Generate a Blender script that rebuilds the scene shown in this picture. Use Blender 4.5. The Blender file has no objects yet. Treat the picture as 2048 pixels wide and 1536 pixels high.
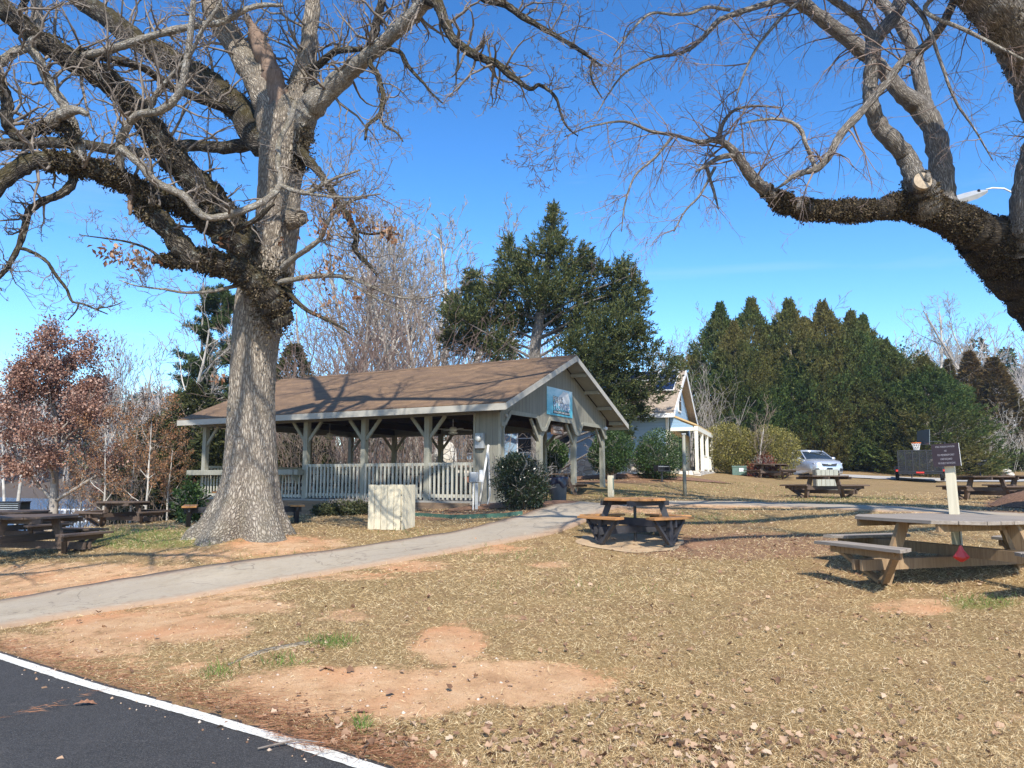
import bpy, math, random
import numpy as np
from mathutils import Vector, Matrix, noise as mnoise

random.seed(11)
RNG = np.random.default_rng(5)
R = math.radians
SC = bpy.context.scene
COL = SC.collection

# ------------------------------------------------------------------ camera model
FPX = 1538.0                      # focal length in photo pixels (2048 wide)
PIT = R(7.1)
EYE = 1.6
cP, sP = math.cos(PIT), math.sin(PIT)

def ray(px, py):
    xc = (px - 1024.0) / FPX
    yc = (768.0 - py) / FPX
    return xc, cP - yc * sP, sP + yc * cP

def P(px, py, Y):
    dx, dy, dz = ray(px, py)
    t = Y / dy
    return np.array((t * dx, Y, EYE + t * dz))

def PR(px, py, Y, rpx):
    dx, dy, dz = ray(px, py)
    t = Y / dy
    return np.array((t * dx, Y, EYE + t * dz)), rpx * t / FPX

def proj(X, Y, Z):
    X = np.asarray(X, float); Y = np.asarray(Y, float); Z = np.asarray(Z, float) - EYE
    ax = np.maximum(Y * cP + Z * sP, 0.05)
    up = -Y * sP + Z * cP
    return 1024 + FPX * X / ax, 768 - FPX * up / ax

# ------------------------------------------------------------------ terrain
_ctrl = []
for u in (-1.3, -.7, -.3, 0, .3, .7, 1.3):
    _ctrl += [(u, 3.0, 0.0), (u, 5.0, 0.0)]
for (px, py, Y) in [(0,1230,9.4),(390,1168,10.9),(700,1120,12.2),(1000,1075,14),(1150,1030,16.5),(1170,1004,20),
        (1800,1172,9.6),(1915,1155,9.9),(1285,1088,13.9),(490,1068,14.5),(780,1060,16),(60,1125,14),(240,1050,26),(390,1052,18.5),
        (960,1022,19),(850,1024,19.5),(640,1030,22),(1650,995,27),(1543,957,41),(1650,955,46),(1970,998,25),
        (1919,1124,10.7),(1470,1010,19),(1750,1022,17.5),(1350,944,38),(1200,955,33),(1180,975,26),(1430,985,28),
        (1180,999,22.5),(1900,958,50),(2000,945,56),(1000,1200,8.7),(1500,1200,8.9),(2040,1030,17),(600,1300,6.9)]:
    p = P(px, py, Y); _ctrl.append((p[0] / Y, Y, p[2]))
_ctrl += [(-.60,46,-1.5),(-.2,40,.7),(0,40,1.3),(.2,60,2.8),(.5,70,3.6),(.6,110,9),(.3,110,7),(0,110,5.5),(-.25,60,.7),(-.25,110,3),
          (-.66,60,-2.6),(-.66,100,-3.2),(-.66,140,-2.2),(-.66,158,.5),(-.66,220,11),(-.42,60,-1.0),(-.42,100,-1.2),(-.42,220,9),(-.3,36,.3),
          (-1,14,-.1),(-1,30,-1.0),(-1,60,-2.8),(-1,140,-2.4),(-1,158,.4),(-1,220,10),(1,14,.9),(1,30,1.5),(1,60,3.4),(1,150,13),(.6,220,18),(0,220,14)]
_C = np.array(_ctrl)
_U = np.column_stack([_C[:, 0] * 1.6, np.log(_C[:, 1])])
def _k(d2):
    return np.where(d2 > 1e-12, d2 * np.log(np.maximum(d2, 1e-12)), 0.0)
_n = len(_C)
_D2 = ((_U[:, None, :] - _U[None, :, :]) ** 2).sum(-1)
_A = np.zeros((_n + 3, _n + 3))
_A[:_n, :_n] = _k(_D2) + np.eye(_n) * 0.004
_A[:_n, _n] = 1; _A[:_n, _n + 1:] = _U
_A[_n, :_n] = 1; _A[_n + 1:, :_n] = _U.T
_W = np.linalg.solve(_A, np.concatenate([_C[:, 2], np.zeros(3)]))

def base_terrain(X, Y):
    X = np.atleast_1d(np.asarray(X, float)); Y = np.atleast_1d(np.asarray(Y, float))
    Yc = np.clip(Y, 3.0, 220.0)
    u = np.clip(X / Yc, -1.3, 1.3) * 1.6
    v = np.log(Yc)
    out = np.empty(len(X))
    for i in range(0, len(X), 20000):
        uu = np.column_stack([u[i:i + 20000], v[i:i + 20000]])
        d2 = ((uu[:, None, :] - _U[None, :, :]) ** 2).sum(-1)
        out[i:i + 20000] = _k(d2) @ _W[:_n] + _W[_n] + uu @ _W[_n + 1:]
    w = np.clip((Y - 3.0) / 2.5, 0, 1)
    return out * w * w * (3 - 2 * w)

def wob(X, Y, s=1.0, seed=0):
    r = np.random.default_rng(seed)
    o = 0
    for k in range(7):
        a = r.uniform(0, 6.28); f = s * r.uniform(.6, 2.2); ph = r.uniform(0, 6.28)
        o = o + np.sin((X * math.cos(a) + Y * math.sin(a)) * f + ph + 1.3 * np.sin((X * math.sin(a) - Y * math.cos(a)) * f * .7 + ph))
    return o / 7.0

# asphalt edge: Y as a function of X
def G(px, py, ymax=120.0):
    dx, dy, dz = ray(px, py)
    Y = np.linspace(3.0, ymax, 2400)
    t = Y / dy
    zz = EYE + t * dz - base_terrain(t * dx, Y)
    k = np.argmax(zz < 0)
    if zz[k] >= 0: k = len(Y) - 1
    if k > 0:
        f = zz[k - 1] / (zz[k - 1] - zz[k] + 1e-9)
        y = Y[k - 1] + f * (Y[k] - Y[k - 1])
    else:
        y = Y[0]
    t = y / dy
    return np.array((t * dx, y, EYE + t * dz))

_lt = [G(a, b - 5) for a, b in [(0,1310),(195,1368),(400,1418),(500,1448),(600,1477),(693,1509),(790,1541)]]
_ex = np.array([-60, -20, -9.5, -7.2] + [p[0] for p in _lt] + [.6, 1.9, 2.8, 3.3, 3.35])
_ey = np.array([16, 11.4, 9.0, 8.25] + [p[1] for p in _lt] + [2.9, 1.2, -2, -30, -60])
def asphalt_y(X):
    return np.interp(X, _ex, _ey, right=-60)

def terrain(X, Y):
    X = np.atleast_1d(np.asarray(X, float)); Y = np.atleast_1d(np.asarray(Y, float))
    z = base_terrain(X, Y)
    bump = .022 * wob(X, Y, 1.6, 3) + .012 * wob(X, Y, 5.0, 4)
    z = z + bump * np.clip((Y - asphalt_y(X)) / .6, 0, 1)
    inside = asphalt_y(X) - .03 - Y
    return z - np.where(inside > 0, np.minimum(.04, inside * .5), 0)

def tz(x, y):
    return float(terrain([x], [y])[0])

# ------------------------------------------------------------------ object helpers
def tag(o, label=None, cat=None, group=None, kind=None):
    if label: o['label'] = label
    if cat: o['category'] = cat
    if group: o['group'] = group
    if kind: o['kind'] = kind
    return o

def thing(name, label, cat, loc=(0, 0, 0), rz=0.0, group=None):
    o = bpy.data.objects.new(name, None)
    o.empty_display_size = .2
    COL.objects.link(o)
    o.location = [float(c) for c in loc]; o.rotation_euler = (0, 0, rz)
    return tag(o, label, cat, group)

def npmesh(name, V, faces, mat=None, parent=None, smooth=False, attrs=None, midx=None):
    """V (n,3); faces: list of int arrays (m,k)"""
    V = np.asarray(V, np.float32).reshape(-1, 3)
    if isinstance(faces, np.ndarray): faces = [faces]
    faces = [np.asarray(f, np.int32) for f in faces if len(f)]
    me = bpy.data.meshes.new(name)
    me.vertices.add(len(V)); me.vertices.foreach_set('co', V.ravel())
    nl = sum(f.size for f in faces); npoly = sum(len(f) for f in faces)
    me.loops.add(nl); me.polygons.add(npoly)
    me.loops.foreach_set('vertex_index', np.concatenate([f.ravel() for f in faces]))
    tot = np.concatenate([np.full(len(f), f.shape[1], np.int32) for f in faces])
    st = np.concatenate([[0], np.cumsum(tot)[:-1]]).astype(np.int32)
    me.polygons.foreach_set('loop_start', st); me.polygons.foreach_set('loop_total', tot)
    if smooth: me.polygons.foreach_set('use_smooth', np.ones(npoly, bool))
    mats = mat if isinstance(mat, (list, tuple)) else [mat]
    for m in mats:
        if m: me.materials.append(m)
    if midx is not None: me.polygons.foreach_set('material_index', np.asarray(midx, np.int32))
    for k, a in (attrs or {}).items():
        a = np.asarray(a, np.float32)
        if a.ndim == 2:
            at = me.attributes.new(k, 'FLOAT_VECTOR', 'POINT'); at.data.foreach_set('vector', a.ravel())
        else:
            at = me.attributes.new(k, 'FLOAT', 'POINT'); at.data.foreach_set('value', a)
    me.update(calc_edges=True)
    o = bpy.data.objects.new(name, me)
    COL.objects.link(o)
    if parent: o.parent = parent
    return o

class MB:
    """collects shapes into one mesh"""
    def __init__(s): s.v = []; s.f = []
    def add(s, v, f):
        n = len(s.v); s.v += [tuple(map(float, p)) for p in v]; s.f += [tuple(i + n for i in q) for q in f]; return s
    def box(s, a, b, rot=0, org=(0, 0, 0)):
        x0, y0, z0 = a; x1, y1, z1 = b
        v = [(x0,y0,z0),(x1,y0,z0),(x1,y1,z0),(x0,y1,z0),(x0,y0,z1),(x1,y0,z1),(x1,y1,z1),(x0,y1,z1)]
        if rot:
            c, q = math.cos(rot), math.sin(rot)
            v = [(org[0] + x * c - y * q, org[1] + x * q + y * c, org[2] + z) for x, y, z in v]
        return s.add(v, [(0,3,2,1),(4,5,6,7),(0,1,5,4),(1,2,6,5),(2,3,7,6),(3,0,4,7)])
    def beam(s, p, q, w, h, up=(0, 0, 1)):
        p = Vector(p); q = Vector(q); d = (q - p).normalized(); up = Vector(up)
        sd = d.cross(up)
        if sd.length < 1e-4: sd = d.cross(Vector((1, 0, 0)))
        sd.normalize(); u = sd.cross(d).normalized()
        v = []
        for c in (p, q):
            for a, b in ((-1, -1), (1, -1), (1, 1), (-1, 1)):
                v.append(c + sd * (a * w / 2) + u * (b * h / 2))
        return s.add(v, [(0,3,2,1),(4,5,6,7),(0,1,5,4),(1,2,6,5),(2,3,7,6),(3,0,4,7)])
    def prism(s, poly, z0, z1):
        n = len(poly)
        v = [(x, y, z0) for x, y in poly] + [(x, y, z1) for x, y in poly]
        f = [tuple(reversed(range(n))), tuple(range(n, 2 * n))] + [(i, (i + 1) % n, n + (i + 1) % n, n + i) for i in range(n)]
        return s.add(v, f)
    def extrude(s, pts, vec):
        n = len(pts); vec = Vector(vec)
        v = [Vector(p) for p in pts] + [Vector(p) + vec for p in pts]
        f = [tuple(reversed(range(n))), tuple(range(n, 2 * n))] + [(i, (i + 1) % n, n + (i + 1) % n, n + i) for i in range(n)]
        return s.add(v, f)
    def tube(s, pts, r, k=8, caps=True):
        pts = [np.array(p, float) for p in pts]
        rr = r if hasattr(r, '__len__') else [r] * len(pts)
        v, f, _ = tube_np(np.array(pts), np.array(rr), k)
        s.add(v, [tuple(q) for q in f])
        if caps:
            n0 = len(s.v) - len(v)
            s.f.append(tuple(n0 + i for i in reversed(range(k))))
            s.f.append(tuple(n0 + len(v) - k + i for i in range(k)))
        return s
    def lathe(s, prof, k=16, org=(0, 0, 0)):
        v = []; f = []
        for (r, z) in prof:
            for i in range(k):
                a = 2 * math.pi * i / k
                v.append((org[0] + r * math.cos(a), org[1] + r * math.sin(a), org[2] + z))
        for j in range(len(prof) - 1):
            for i in range(k):
                f.append((j * k + i, j * k + (i + 1) % k, (j + 1) * k + (i + 1) % k, (j + 1) * k + i))
        f.append(tuple(reversed(range(k)))); f.append(tuple(range((len(prof) - 1) * k, len(prof) * k)))
        return s.add(v, f)
    def build(s, name, mat, parent=None, smooth=False, bevel=0.0):
        me = bpy.data.meshes.new(name)
        me.from_pydata(s.v, [], s.f)
        if smooth: me.polygons.foreach_set('use_smooth', np.ones(len(me.polygons), bool))
        for m in (mat if isinstance(mat, (list, tuple)) else [mat]): me.materials.append(m)
        me.update()
        o = bpy.data.objects.new(name, me); COL.objects.link(o)
        if parent: o.parent = parent
        if bevel:
            b = o.modifiers.new('bevel', 'BEVEL'); b.width = bevel; b.segments = 2; b.limit_method = 'ANGLE'
        return o

def dup(root, loc, rz, label, group=None, scale=1.0, mats=None):
    ch_map = {}
    for o in bpy.data.objects:
        if o.parent: ch_map.setdefault(o.parent.name, []).append(o)
    def cp(o, par):
        c = o.copy(); COL.objects.link(c)
        if par: c.parent = par
        if mats and c.type == 'MESH':
            c.data = c.data.copy(); c.data.materials.clear(); c.data.materials.append(mats)
        for k in ch_map.get(o.name, []): cp(k, c)
        return c
    r = cp(root, None)
    r.location = [float(c) for c in loc]; r.rotation_euler = (0, 0, rz)
    r.scale = (scale, scale, scale) if not hasattr(scale, '__len__') else scale
    r['label'] = label
    if group: r['group'] = group
    return r

# ------------------------------------------------------------------ tubes, twigs, leaves
def norm(a):
    return a / (np.linalg.norm(a, axis=-1, keepdims=True) + 1e-12)

def tube_np(pts, rad, k=8):
    pts = np.asarray(pts, float); n = len(pts)
    T = np.gradient(pts, axis=0); T = norm(T)
    up = np.array((0, 0, 1.0)) if abs(T[0][2]) < .9 else np.array((1.0, 0, 0))
    N = np.zeros_like(pts); N[0] = norm(np.cross(T[0], up))
    for i in range(1, n):
        v = N[i - 1] - T[i] * np.dot(N[i - 1], T[i])
        N[i] = norm(v)
    B = np.cross(T, N)
    a = np.arange(k) * 2 * math.pi / k
    ring = N[:, None, :] * np.cos(a)[None, :, None] + B[:, None, :] * np.sin(a)[None, :, None]
    V = pts[:, None, :] + ring * np.asarray(rad)[:, None, None]
    L = np.concatenate([[0], np.cumsum(np.linalg.norm(np.diff(pts, axis=0), axis=1))])
    bk = np.stack([np.cos(a)[None, :] * np.asarray(rad)[:, None], np.sin(a)[None, :] * np.asarray(rad)[:, None],
                   np.repeat(L[:, None], k, 1)], -1)
    i = np.arange(n - 1)[:, None] * k; j = np.arange(k)[None, :]; j2 = (j + 1) % k
    Fq = np.stack([i + j, i + j2, i + k + j2, i + k + j], -1).reshape(-1, 4)
    return V.reshape(-1, 3), Fq, bk.reshape(-1, 3)

def smooth_line(pts, rad, sub=6, jit=0.0, seed=1):
    """Catmull-Rom through pts (n,3) with radii"""
    pts = np.asarray(pts, float); rad = np.asarray(rad, float)
    r = np.random.default_rng(seed)
    p = np.vstack([2 * pts[0] - pts[1], pts, 2 * pts[-1] - pts[-2]])
    out = []; ro = []
    for i in range(len(pts) - 1):
        for s in range(sub):
            t = s / sub
            a, b, c, d = p[i], p[i + 1], p[i + 2], p[i + 3]
            q = .5 * ((2 * b) + (-a + c) * t + (2 * a - 5 * b + 4 * c - d) * t * t + (-a + 3 * b - 3 * c + d) * t ** 3)
            out.append(q); ro.append(rad[i] * (1 - t) + rad[i + 1] * t)
    out.append(pts[-1]); ro.append(rad[-1])
    out = np.array(out); ro = np.array(ro)
    if jit:
        out[1:-1] += r.normal(0, 1, (len(out) - 2, 3)) * ro[1:-1, None] * jit
        ro = ro * r.uniform(.93, 1.08, len(ro))
    return out, ro

def seg_mesh(S, k=3):
    """S: array rows (ax,ay,az,bx,by,bz,ra,rb) -> verts, quads"""
    S = np.asarray(S, float)
    A = S[:, 0:3]; B = S[:, 3:6]
    d = norm(B - A)
    up = np.where(np.abs(d[:, 2:3]) < .9, np.array([[0, 0, 1.0]]), np.array([[1.0, 0, 0]]))
    n = norm(np.cross(d, up)); b = np.cross(d, n)
    a = np.arange(k) * 2 * math.pi / k
    ring = n[:, None, :] * np.cos(a)[None, :, None] + b[:, None, :] * np.sin(a)[None, :, None]
    ext = (B - A) * .04
    V0 = (A - ext)[:, None, :] + ring * S[:, 6][:, None, None]
    V1 = (B + ext)[:, None, :] + ring * S[:, 7][:, None, None]
    V = np.concatenate([V0, V1], 1).reshape(-1, 3)
    base = np.arange(len(S))[:, None] * 2 * k
    j = np.arange(k)[None, :]; j2 = (j + 1) % k
    Fq = np.stack([base + j, base + j2, base + k + j2, base + k + j], -1).reshape(-1, 4)
    return V, Fq

def leaf_mesh(C, D, L, W, fold=.15, rng=RNG):
    """diamond leaves: base C, direction D, length L, width W; returns V, F, rnd"""
    C = np.asarray(C, float); n = len(C)
    D = norm(np.asarray(D, float)); L = np.broadcast_to(L, (n,)); W = np.broadcast_to(W, (n,))
    rv = norm(rng.normal(0, 1, (n, 3)))
    s = norm(np.cross(D, rv)); nn = np.cross(s, D)
    mid = C + D * (L * .5)[:, None] + nn * (L * fold)[:, None]
    V = np.stack([C, mid + s * (W * .5)[:, None], C + D * L[:, None], mid - s * (W * .5)[:, None]], 1).reshape(-1, 3)
    Fq = (np.arange(n)[:, None] * 4 + np.arange(4)[None, :]).astype(np.int32)
    return V, Fq, np.repeat(rng.uniform(0, 1, n), 4)

def lobed_mesh(C, D, L, W, rng=RNG):
    """curled lobed leaves, 11 verts each"""
    C = np.asarray(C, float); n = len(C); D = norm(np.asarray(D, float))
    up = norm(rng.normal(0, .45, (n, 3)) + np.array([0, 0, 1.0]))
    s = norm(np.cross(D, up)); nn = np.cross(s, D)
    curl = rng.uniform(-.5, .9, n); cup = rng.uniform(-.2, .9, n)
    t = np.array([0, .22, .48, .74, 1.0]); w = np.array([0, .42, .30, .5, 0])
    V = np.zeros((n, 11, 3))
    for i in range(5):
        V[:, i] = C + D * (L * t[i])[:, None] + nn * (L * curl * (t[i] - .5) ** 2 * .9)[:, None]
    for j, i in enumerate((1, 2, 3)):
        ww = W * w[i] * rng.uniform(.65, 1.25, n)
        V[:, 5 + j] = V[:, i] + s * ww[:, None] + nn * (ww * cup)[:, None]
        ww = W * w[i] * rng.uniform(.65, 1.25, n)
        V[:, 8 + j] = V[:, i] - s * ww[:, None] + nn * (ww * cup * rng.uniform(.3, 1.3, n))[:, None]
    q = np.array([(1, 2, 6, 5), (2, 3, 7, 6), (1, 8, 9, 2), (2, 9, 10, 3)]); tr = np.array([(0, 1, 5), (3, 4, 7), (0, 8, 1), (3, 10, 4)])
    b = np.arange(n)[:, None, None] * 11
    return V.reshape(-1, 3), [(b + q[None]).reshape(-1, 4), (b + tr[None]).reshape(-1, 3)], np.repeat(rng.uniform(0, 1, n), 11)

def grow(S, p, d, L, r, lev, maxlev, o, rnd):
    """recursive branch: rows appended to S; o = options"""
    n = o['seg'][min(lev, len(o['seg']) - 1)]
    kink = o['kink'][min(lev, len(o['kink']) - 1)]
    trop = o['trop'][min(lev, len(o['trop']) - 1)]
    nch = o['child'][min(lev, len(o['child']) - 1)]
    step = L / n
    rr = r
    side = rnd.uniform(0, 6.28)
    for i in range(n):
        d = Vector((d[0] + rnd.gauss(0, kink), d[1] + rnd.gauss(0, kink), d[2] + rnd.gauss(0, kink) + trop))
        d.normalize()
        q = p + d * step
        f = (i + 1) / n
        r2 = max(o['rmin'], r * (1 - f * o.get('taper', .7)))
        S.append((p[0], p[1], p[2], q[0], q[1], q[2], rr, r2, lev))
        if lev < maxlev and f > o.get('bare', .2):
            k = nch / n
            cnt = int(k) + (1 if rnd.random() < k - int(k) else 0)
            for _ in range(cnt):
                side += 2.4 + rnd.uniform(-.5, .5)
                u = d.orthogonal().normalized(); w = d.cross(u)
                ang = o['ang'][min(lev, len(o['ang']) - 1)] * rnd.uniform(.7, 1.25)
                cd = d * math.cos(ang) + (u * math.cos(side) + w * math.sin(side)) * math.sin(ang)
                ln = L * o['ratio'][min(lev, len(o['ratio']) - 1)] * rnd.uniform(.6, 1.15) * (1.25 - .6 * f)
                grow(S, q, cd, ln, max(o['rmin'], r2 * o.get('rr', .62)), lev + 1, maxlev, o, rnd)
        p = q; rr = r2
    return S
# ------------------------------------------------------------------ materials
class NT:
    def __init__(s, name):
        s.m = bpy.data.materials.new(name); s.m.use_nodes = True
        s.t = s.m.node_tree; s.b = s.t.nodes['Principled BSDF']
        s.b.inputs['Roughness'].default_value = .85
        s.b.inputs['Specular IOR Level'].default_value = .3
    def n(s, typ, **kw):
        x = s.t.nodes.new(typ)
        for k, v in kw.items():
            if k in ('op',): x.operation = v
            elif k in ('blend',): x.blend_type = v
            else: setattr(x, k, v)
        return x
    def l(s, a, b): s.t.links.new(a, b)
    def val(s, sock, v):
        if hasattr(v, 'is_output') or isinstance(v, bpy.types.NodeSocket): s.l(v, sock)
        else: sock.default_value = v
    def attr(s, name, out='Fac'):
        x = s.n('ShaderNodeAttribute'); x.attribute_name = name; return x.outputs[out]
    def pos(s): return s.n('ShaderNodeNewGeometry').outputs['Position']
    def obj(s): return s.n('ShaderNodeTexCoord').outputs['Object']
    def map(s, vec, scale=(1, 1, 1), loc=(0, 0, 0), rot=(0, 0, 0)):
        x = s.n('ShaderNodeMapping'); s.l(vec, x.inputs['Vector'])
        x.inputs['Scale'].default_value = scale; x.inputs['Location'].default_value = loc; x.inputs['Rotation'].default_value = rot
        return x.outputs[0]
    def noise(s, vec, scale, detail=5, rough=.6, dist=0.0, out='Fac'):
        x = s.n('ShaderNodeTexNoise'); s.l(vec, x.inputs['Vector'])
        x.inputs['Scale'].default_value = scale; x.inputs['Detail'].default_value = detail
        x.inputs['Roughness'].default_value = rough; x.inputs['Distortion'].default_value = dist
        return x.outputs[out]
    def voro(s, vec, scale, feature='F1', out='Distance', rand=1.0):
        x = s.n('ShaderNodeTexVoronoi'); x.feature = feature; s.l(vec, x.inputs['Vector'])
        x.inputs['Scale'].default_value = scale; x.inputs['Randomness'].default_value = rand
        return x.outputs[out]
    def ramp(s, fac, stops):
        x = s.n('ShaderNodeValToRGB'); s.l(fac, x.inputs[0])
        e = x.color_ramp.elements
        while len(e) < len(stops): e.new(.5)
        for i, (p, c) in enumerate(stops):
            e[i].position = p
            e[i].color = (c, c, c, 1) if not hasattr(c, '__len__') else (*c, 1)
        return x.outputs[0]
    def mix(s, fac, a, b, blend='MIX'):
        x = s.n('ShaderNodeMix'); x.data_type = 'RGBA'; x.blend_type = blend
        s.val(x.inputs[0], fac)
        for sock, v in ((x.inputs[6], a), (x.inputs[7], b)):
            if isinstance(v, bpy.types.NodeSocket): s.l(v, sock)
            else: sock.default_value = (*v, 1) if len(v) == 3 else v
        return x.outputs[2]
    def math(s, op, a, b=None, c=None, clamp=False):
        x = s.n('ShaderNodeMath'); x.operation = op; x.use_clamp = clamp
        s.val(x.inputs[0], a)
        if b is not None: s.val(x.inputs[1], b)
        if c is not None: s.val(x.inputs[2], c)
        return x.outputs[0]
    def sep(s, v):
        x = s.n('ShaderNodeSeparateXYZ'); s.l(v, x.inputs[0]); return x.outputs
    def color(s, c): s.val(s.b.inputs['Base Color'], c if isinstance(c, bpy.types.NodeSocket) else (*c, 1)); return s
    def rough(s, v): s.val(s.b.inputs['Roughness'], v); return s
    def bump(s, h, strength=.5, dist=.02):
        x = s.n('ShaderNodeBump'); s.l(h, x.inputs['Height'])
        x.inputs['Strength'].default_value = strength; x.inputs['Distance'].default_value = dist
        s.l(x.outputs[0], s.b.inputs['Normal']); return s
    def trans(s, col, w=.3):
        """mix in translucency for leaves"""
        tr = s.n('ShaderNodeBsdfTranslucent'); s.val(tr.inputs[0], col if isinstance(col, bpy.types.NodeSocket) else (*col, 1))
        mx = s.n('ShaderNodeMixShader'); mx.inputs[0].default_value = w
        s.l(s.b.outputs[0], mx.inputs[1]); s.l(tr.outputs[0], mx.inputs[2])
        s.l(mx.outputs[0], s.t.nodes['Material Output'].inputs[0]); return s

def plain(name, c, rough=.7, var=.12, scale=6.0, metal=0.0, spec=.3, bump=.0):
    t = NT(name)
    nz = t.noise(t.obj(), scale, 6, .65)
    lo = tuple(x * (1 - var) for x in c); hi = tuple(min(1, x * (1 + var)) for x in c)
    t.color(t.ramp(nz, [(.3, lo), (.7, hi)])); t.rough(rough)
    t.b.inputs['Metallic'].default_value = metal; t.b.inputs['Specular IOR Level'].default_value = spec
    if bump: t.bump(t.noise(t.obj(), scale * 6, 6, .7), bump, .01)
    return t.m

def wood(name, c, c2, axis=0, rough=.8, grain=30.0, bump=.25, dirty=.5):
    t = NT(name)
    sc = [grain, grain, grain]; sc[axis] = grain * .05
    v = t.map(t.obj(), tuple(sc))
    n1 = t.noise(v, 1.0, 6, .7, .6)
    big = t.noise(t.obj(), 2.5, 4, .6)
    col = t.ramp(n1, [(.28, c2), (.62, c), (.85, tuple(min(1, x * 1.15) for x in c))])
    col = t.mix(t.ramp(big, [(.35, 0.0), (.75, dirty)]), col, tuple(x * .65 for x in c))
    t.color(col); t.rough(rough); t.bump(n1, bump, .006)
    return t.m

def bark(name, lo, mid, hi, ridge=9.0, stretch=.30, moss=None, moss_amt=.5, bump=.9, dist=.05, lichen=None):
    t = NT(name)
    bk = t.attr('bk', 'Vector')
    v = t.map(bk, (1, 1, stretch))
    wv = t.noise(v, ridge * .55, 3, .6, 0, 'Color')
    v2 = t.n('ShaderNodeVectorMath', operation='MULTIPLY_ADD'); t.l(wv, v2.inputs[0]); v2.inputs[1].default_value = (.09, .09, .09); t.l(v, v2.inputs[2])
    vo = t.voro(v2.outputs[0], ridge, 'DISTANCE_TO_EDGE', 'Distance')
    fine = t.noise(v, ridge * 3.2, 6, .75)
    h = t.math('ADD', t.math('MULTIPLY', t.math('MINIMUM', t.math('MULTIPLY', vo, 3.2), 1.0), .75), t.math('MULTIPLY', fine, .5))
    col = t.ramp(h, [(.18, lo), (.5, mid), (.95, hi)])
    big = t.noise(t.pos(), 1.3, 6, .7)
    col = t.mix(t.ramp(big, [(.35, 0.0), (.7, .6)]), col, tuple(x * .72 for x in mid))
    if lichen:
        ln = t.noise(t.pos(), 5.5, 6, .75)
        col = t.mix(t.ramp(ln, [(.56, 0.0), (.64, .75)]), col, lichen)
    if moss:
        up = t.sep(t.n('ShaderNodeNewGeometry').outputs['Normal'])[2]
        mn = t.noise(t.pos(), 3.0, 5, .7)
        k = t.math('ADD', t.math('MULTIPLY', up, .5), t.math('MULTIPLY', mn, 1.2))
        col = t.mix(t.ramp(k, [(.62, 0.0), (.85, moss_amt)]), col, moss)
    t.color(col); t.rough(.95); t.bump(h, bump, dist)
    return t.m

def leafmat(name, stops, rough=.6, tr=.25, spec=.3, patch=None):
    t = NT(name)
    r = t.attr('rnd')
    col = t.ramp(r, stops)
    if patch:
        n = t.noise(t.pos(), patch[0], 3, .6)
        col = t.mix(t.ramp(n, [(.42, 0.0), (.62, patch[2])]), col, patch[1])
    t.color(col); t.rough(rough); t.b.inputs['Specular IOR Level'].default_value = spec
    t.trans(col, tr)
    return t.m

M = {}
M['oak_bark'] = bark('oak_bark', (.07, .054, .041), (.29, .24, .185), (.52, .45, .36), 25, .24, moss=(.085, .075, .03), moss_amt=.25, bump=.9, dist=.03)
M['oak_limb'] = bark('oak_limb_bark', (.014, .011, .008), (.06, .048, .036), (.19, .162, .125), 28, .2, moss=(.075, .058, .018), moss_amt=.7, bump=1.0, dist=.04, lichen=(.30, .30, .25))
M['pale_limb'] = bark('pale_limb_bark', (.09, .075, .06), (.30, .265, .22), (.50, .46, .40), 36, moss=(.11, .09, .03), moss_amt=.4, bump=.8, dist=.02, lichen=(.5, .5, .45))
M['river_bark'] = bark('grey_tree_bark', (.05, .042, .036), (.24, .212, .18), (.46, .42, .37), 34, .12, bump=1.0, dist=.03)
M['broken'] = wood('broken_wood', (.27, .19, .14), (.10, .06, .04), 2, .9, 34)
M['cut_wood'] = plain('cut_wood', (.40, .32, .23), .9, .3, 14)
def twigmat(name, c, var=.35):
    t = NT(name); nz = t.noise(t.pos(), 2.2, 4, .7)
    t.color(t.ramp(nz, [(.32, tuple(x * (1 - var) for x in c)), (.68, tuple(min(1, x * (1 + var)) for x in c))])); t.rough(.9); return t.m
M['oak_twig'] = twigmat('oak_twig', (.21, .175, .145))
M['river_twig'] = twigmat('weeping_twig', (.24, .18, .15))
M['grey_tree'] = twigmat('grey_tree', (.30, .265, .225))
M['pale_tree'] = twigmat('pale_tree', (.47, .43, .37))
M['red_brush'] = twigmat('red_brush', (.22, .15, .12))
M['tan_brush'] = twigmat('tan_brush', (.235, .185, .14))
M['far_tree'] = twigmat('far_tree', (.37, .325, .285))
M['ivy'] = leafmat('dry_ivy', [(.0, (.025, .017, .011)), (.45, (.075, .056, .03)), (.8, (.13, .10, .05)), (1, (.20, .14, .09))], .7, .1)
M['ivy_bark'] = bark('ivy_bark', (.02, .015, .01), (.06, .047, .032), (.12, .095, .065), 30, bump=1.0, dist=.05)
M['oak_leaf'] = leafmat('dry_oak_leaf', [(0, (.16, .07, .035)), (.5, (.33, .17, .09)), (1, (.52, .34, .22))], .6, .25)
M['russet'] = leafmat('russet_leaf', [(0, (.14, .068, .05)), (.45, (.31, .165, .115)), (.8, (.45, .265, .19)), (1, (.60, .42, .33))], .55, .3)
M['orange_leaf'] = leafmat('orange_leaf', [(0, (.20, .09, .04)), (.5, (.38, .18, .08)), (1, (.52, .30, .15))], .6, .3)
M['cedar'] = leafmat('cedar_foliage', [(0, (.022, .036, .017)), (.5, (.075, .10, .036)), (.85, (.17, .172, .056)), (1, (.27, .23, .08))], .75, .3, .2)
M['leyland'] = leafmat('cypress_foliage', [(0, (.02, .04, .013)), (.5, (.068, .112, .03)), (.85, (.145, .19, .048)), (1, (.25, .24, .07))], .75, .3, .2, patch=(.2, (.19, .145, .045), .7))
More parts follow.
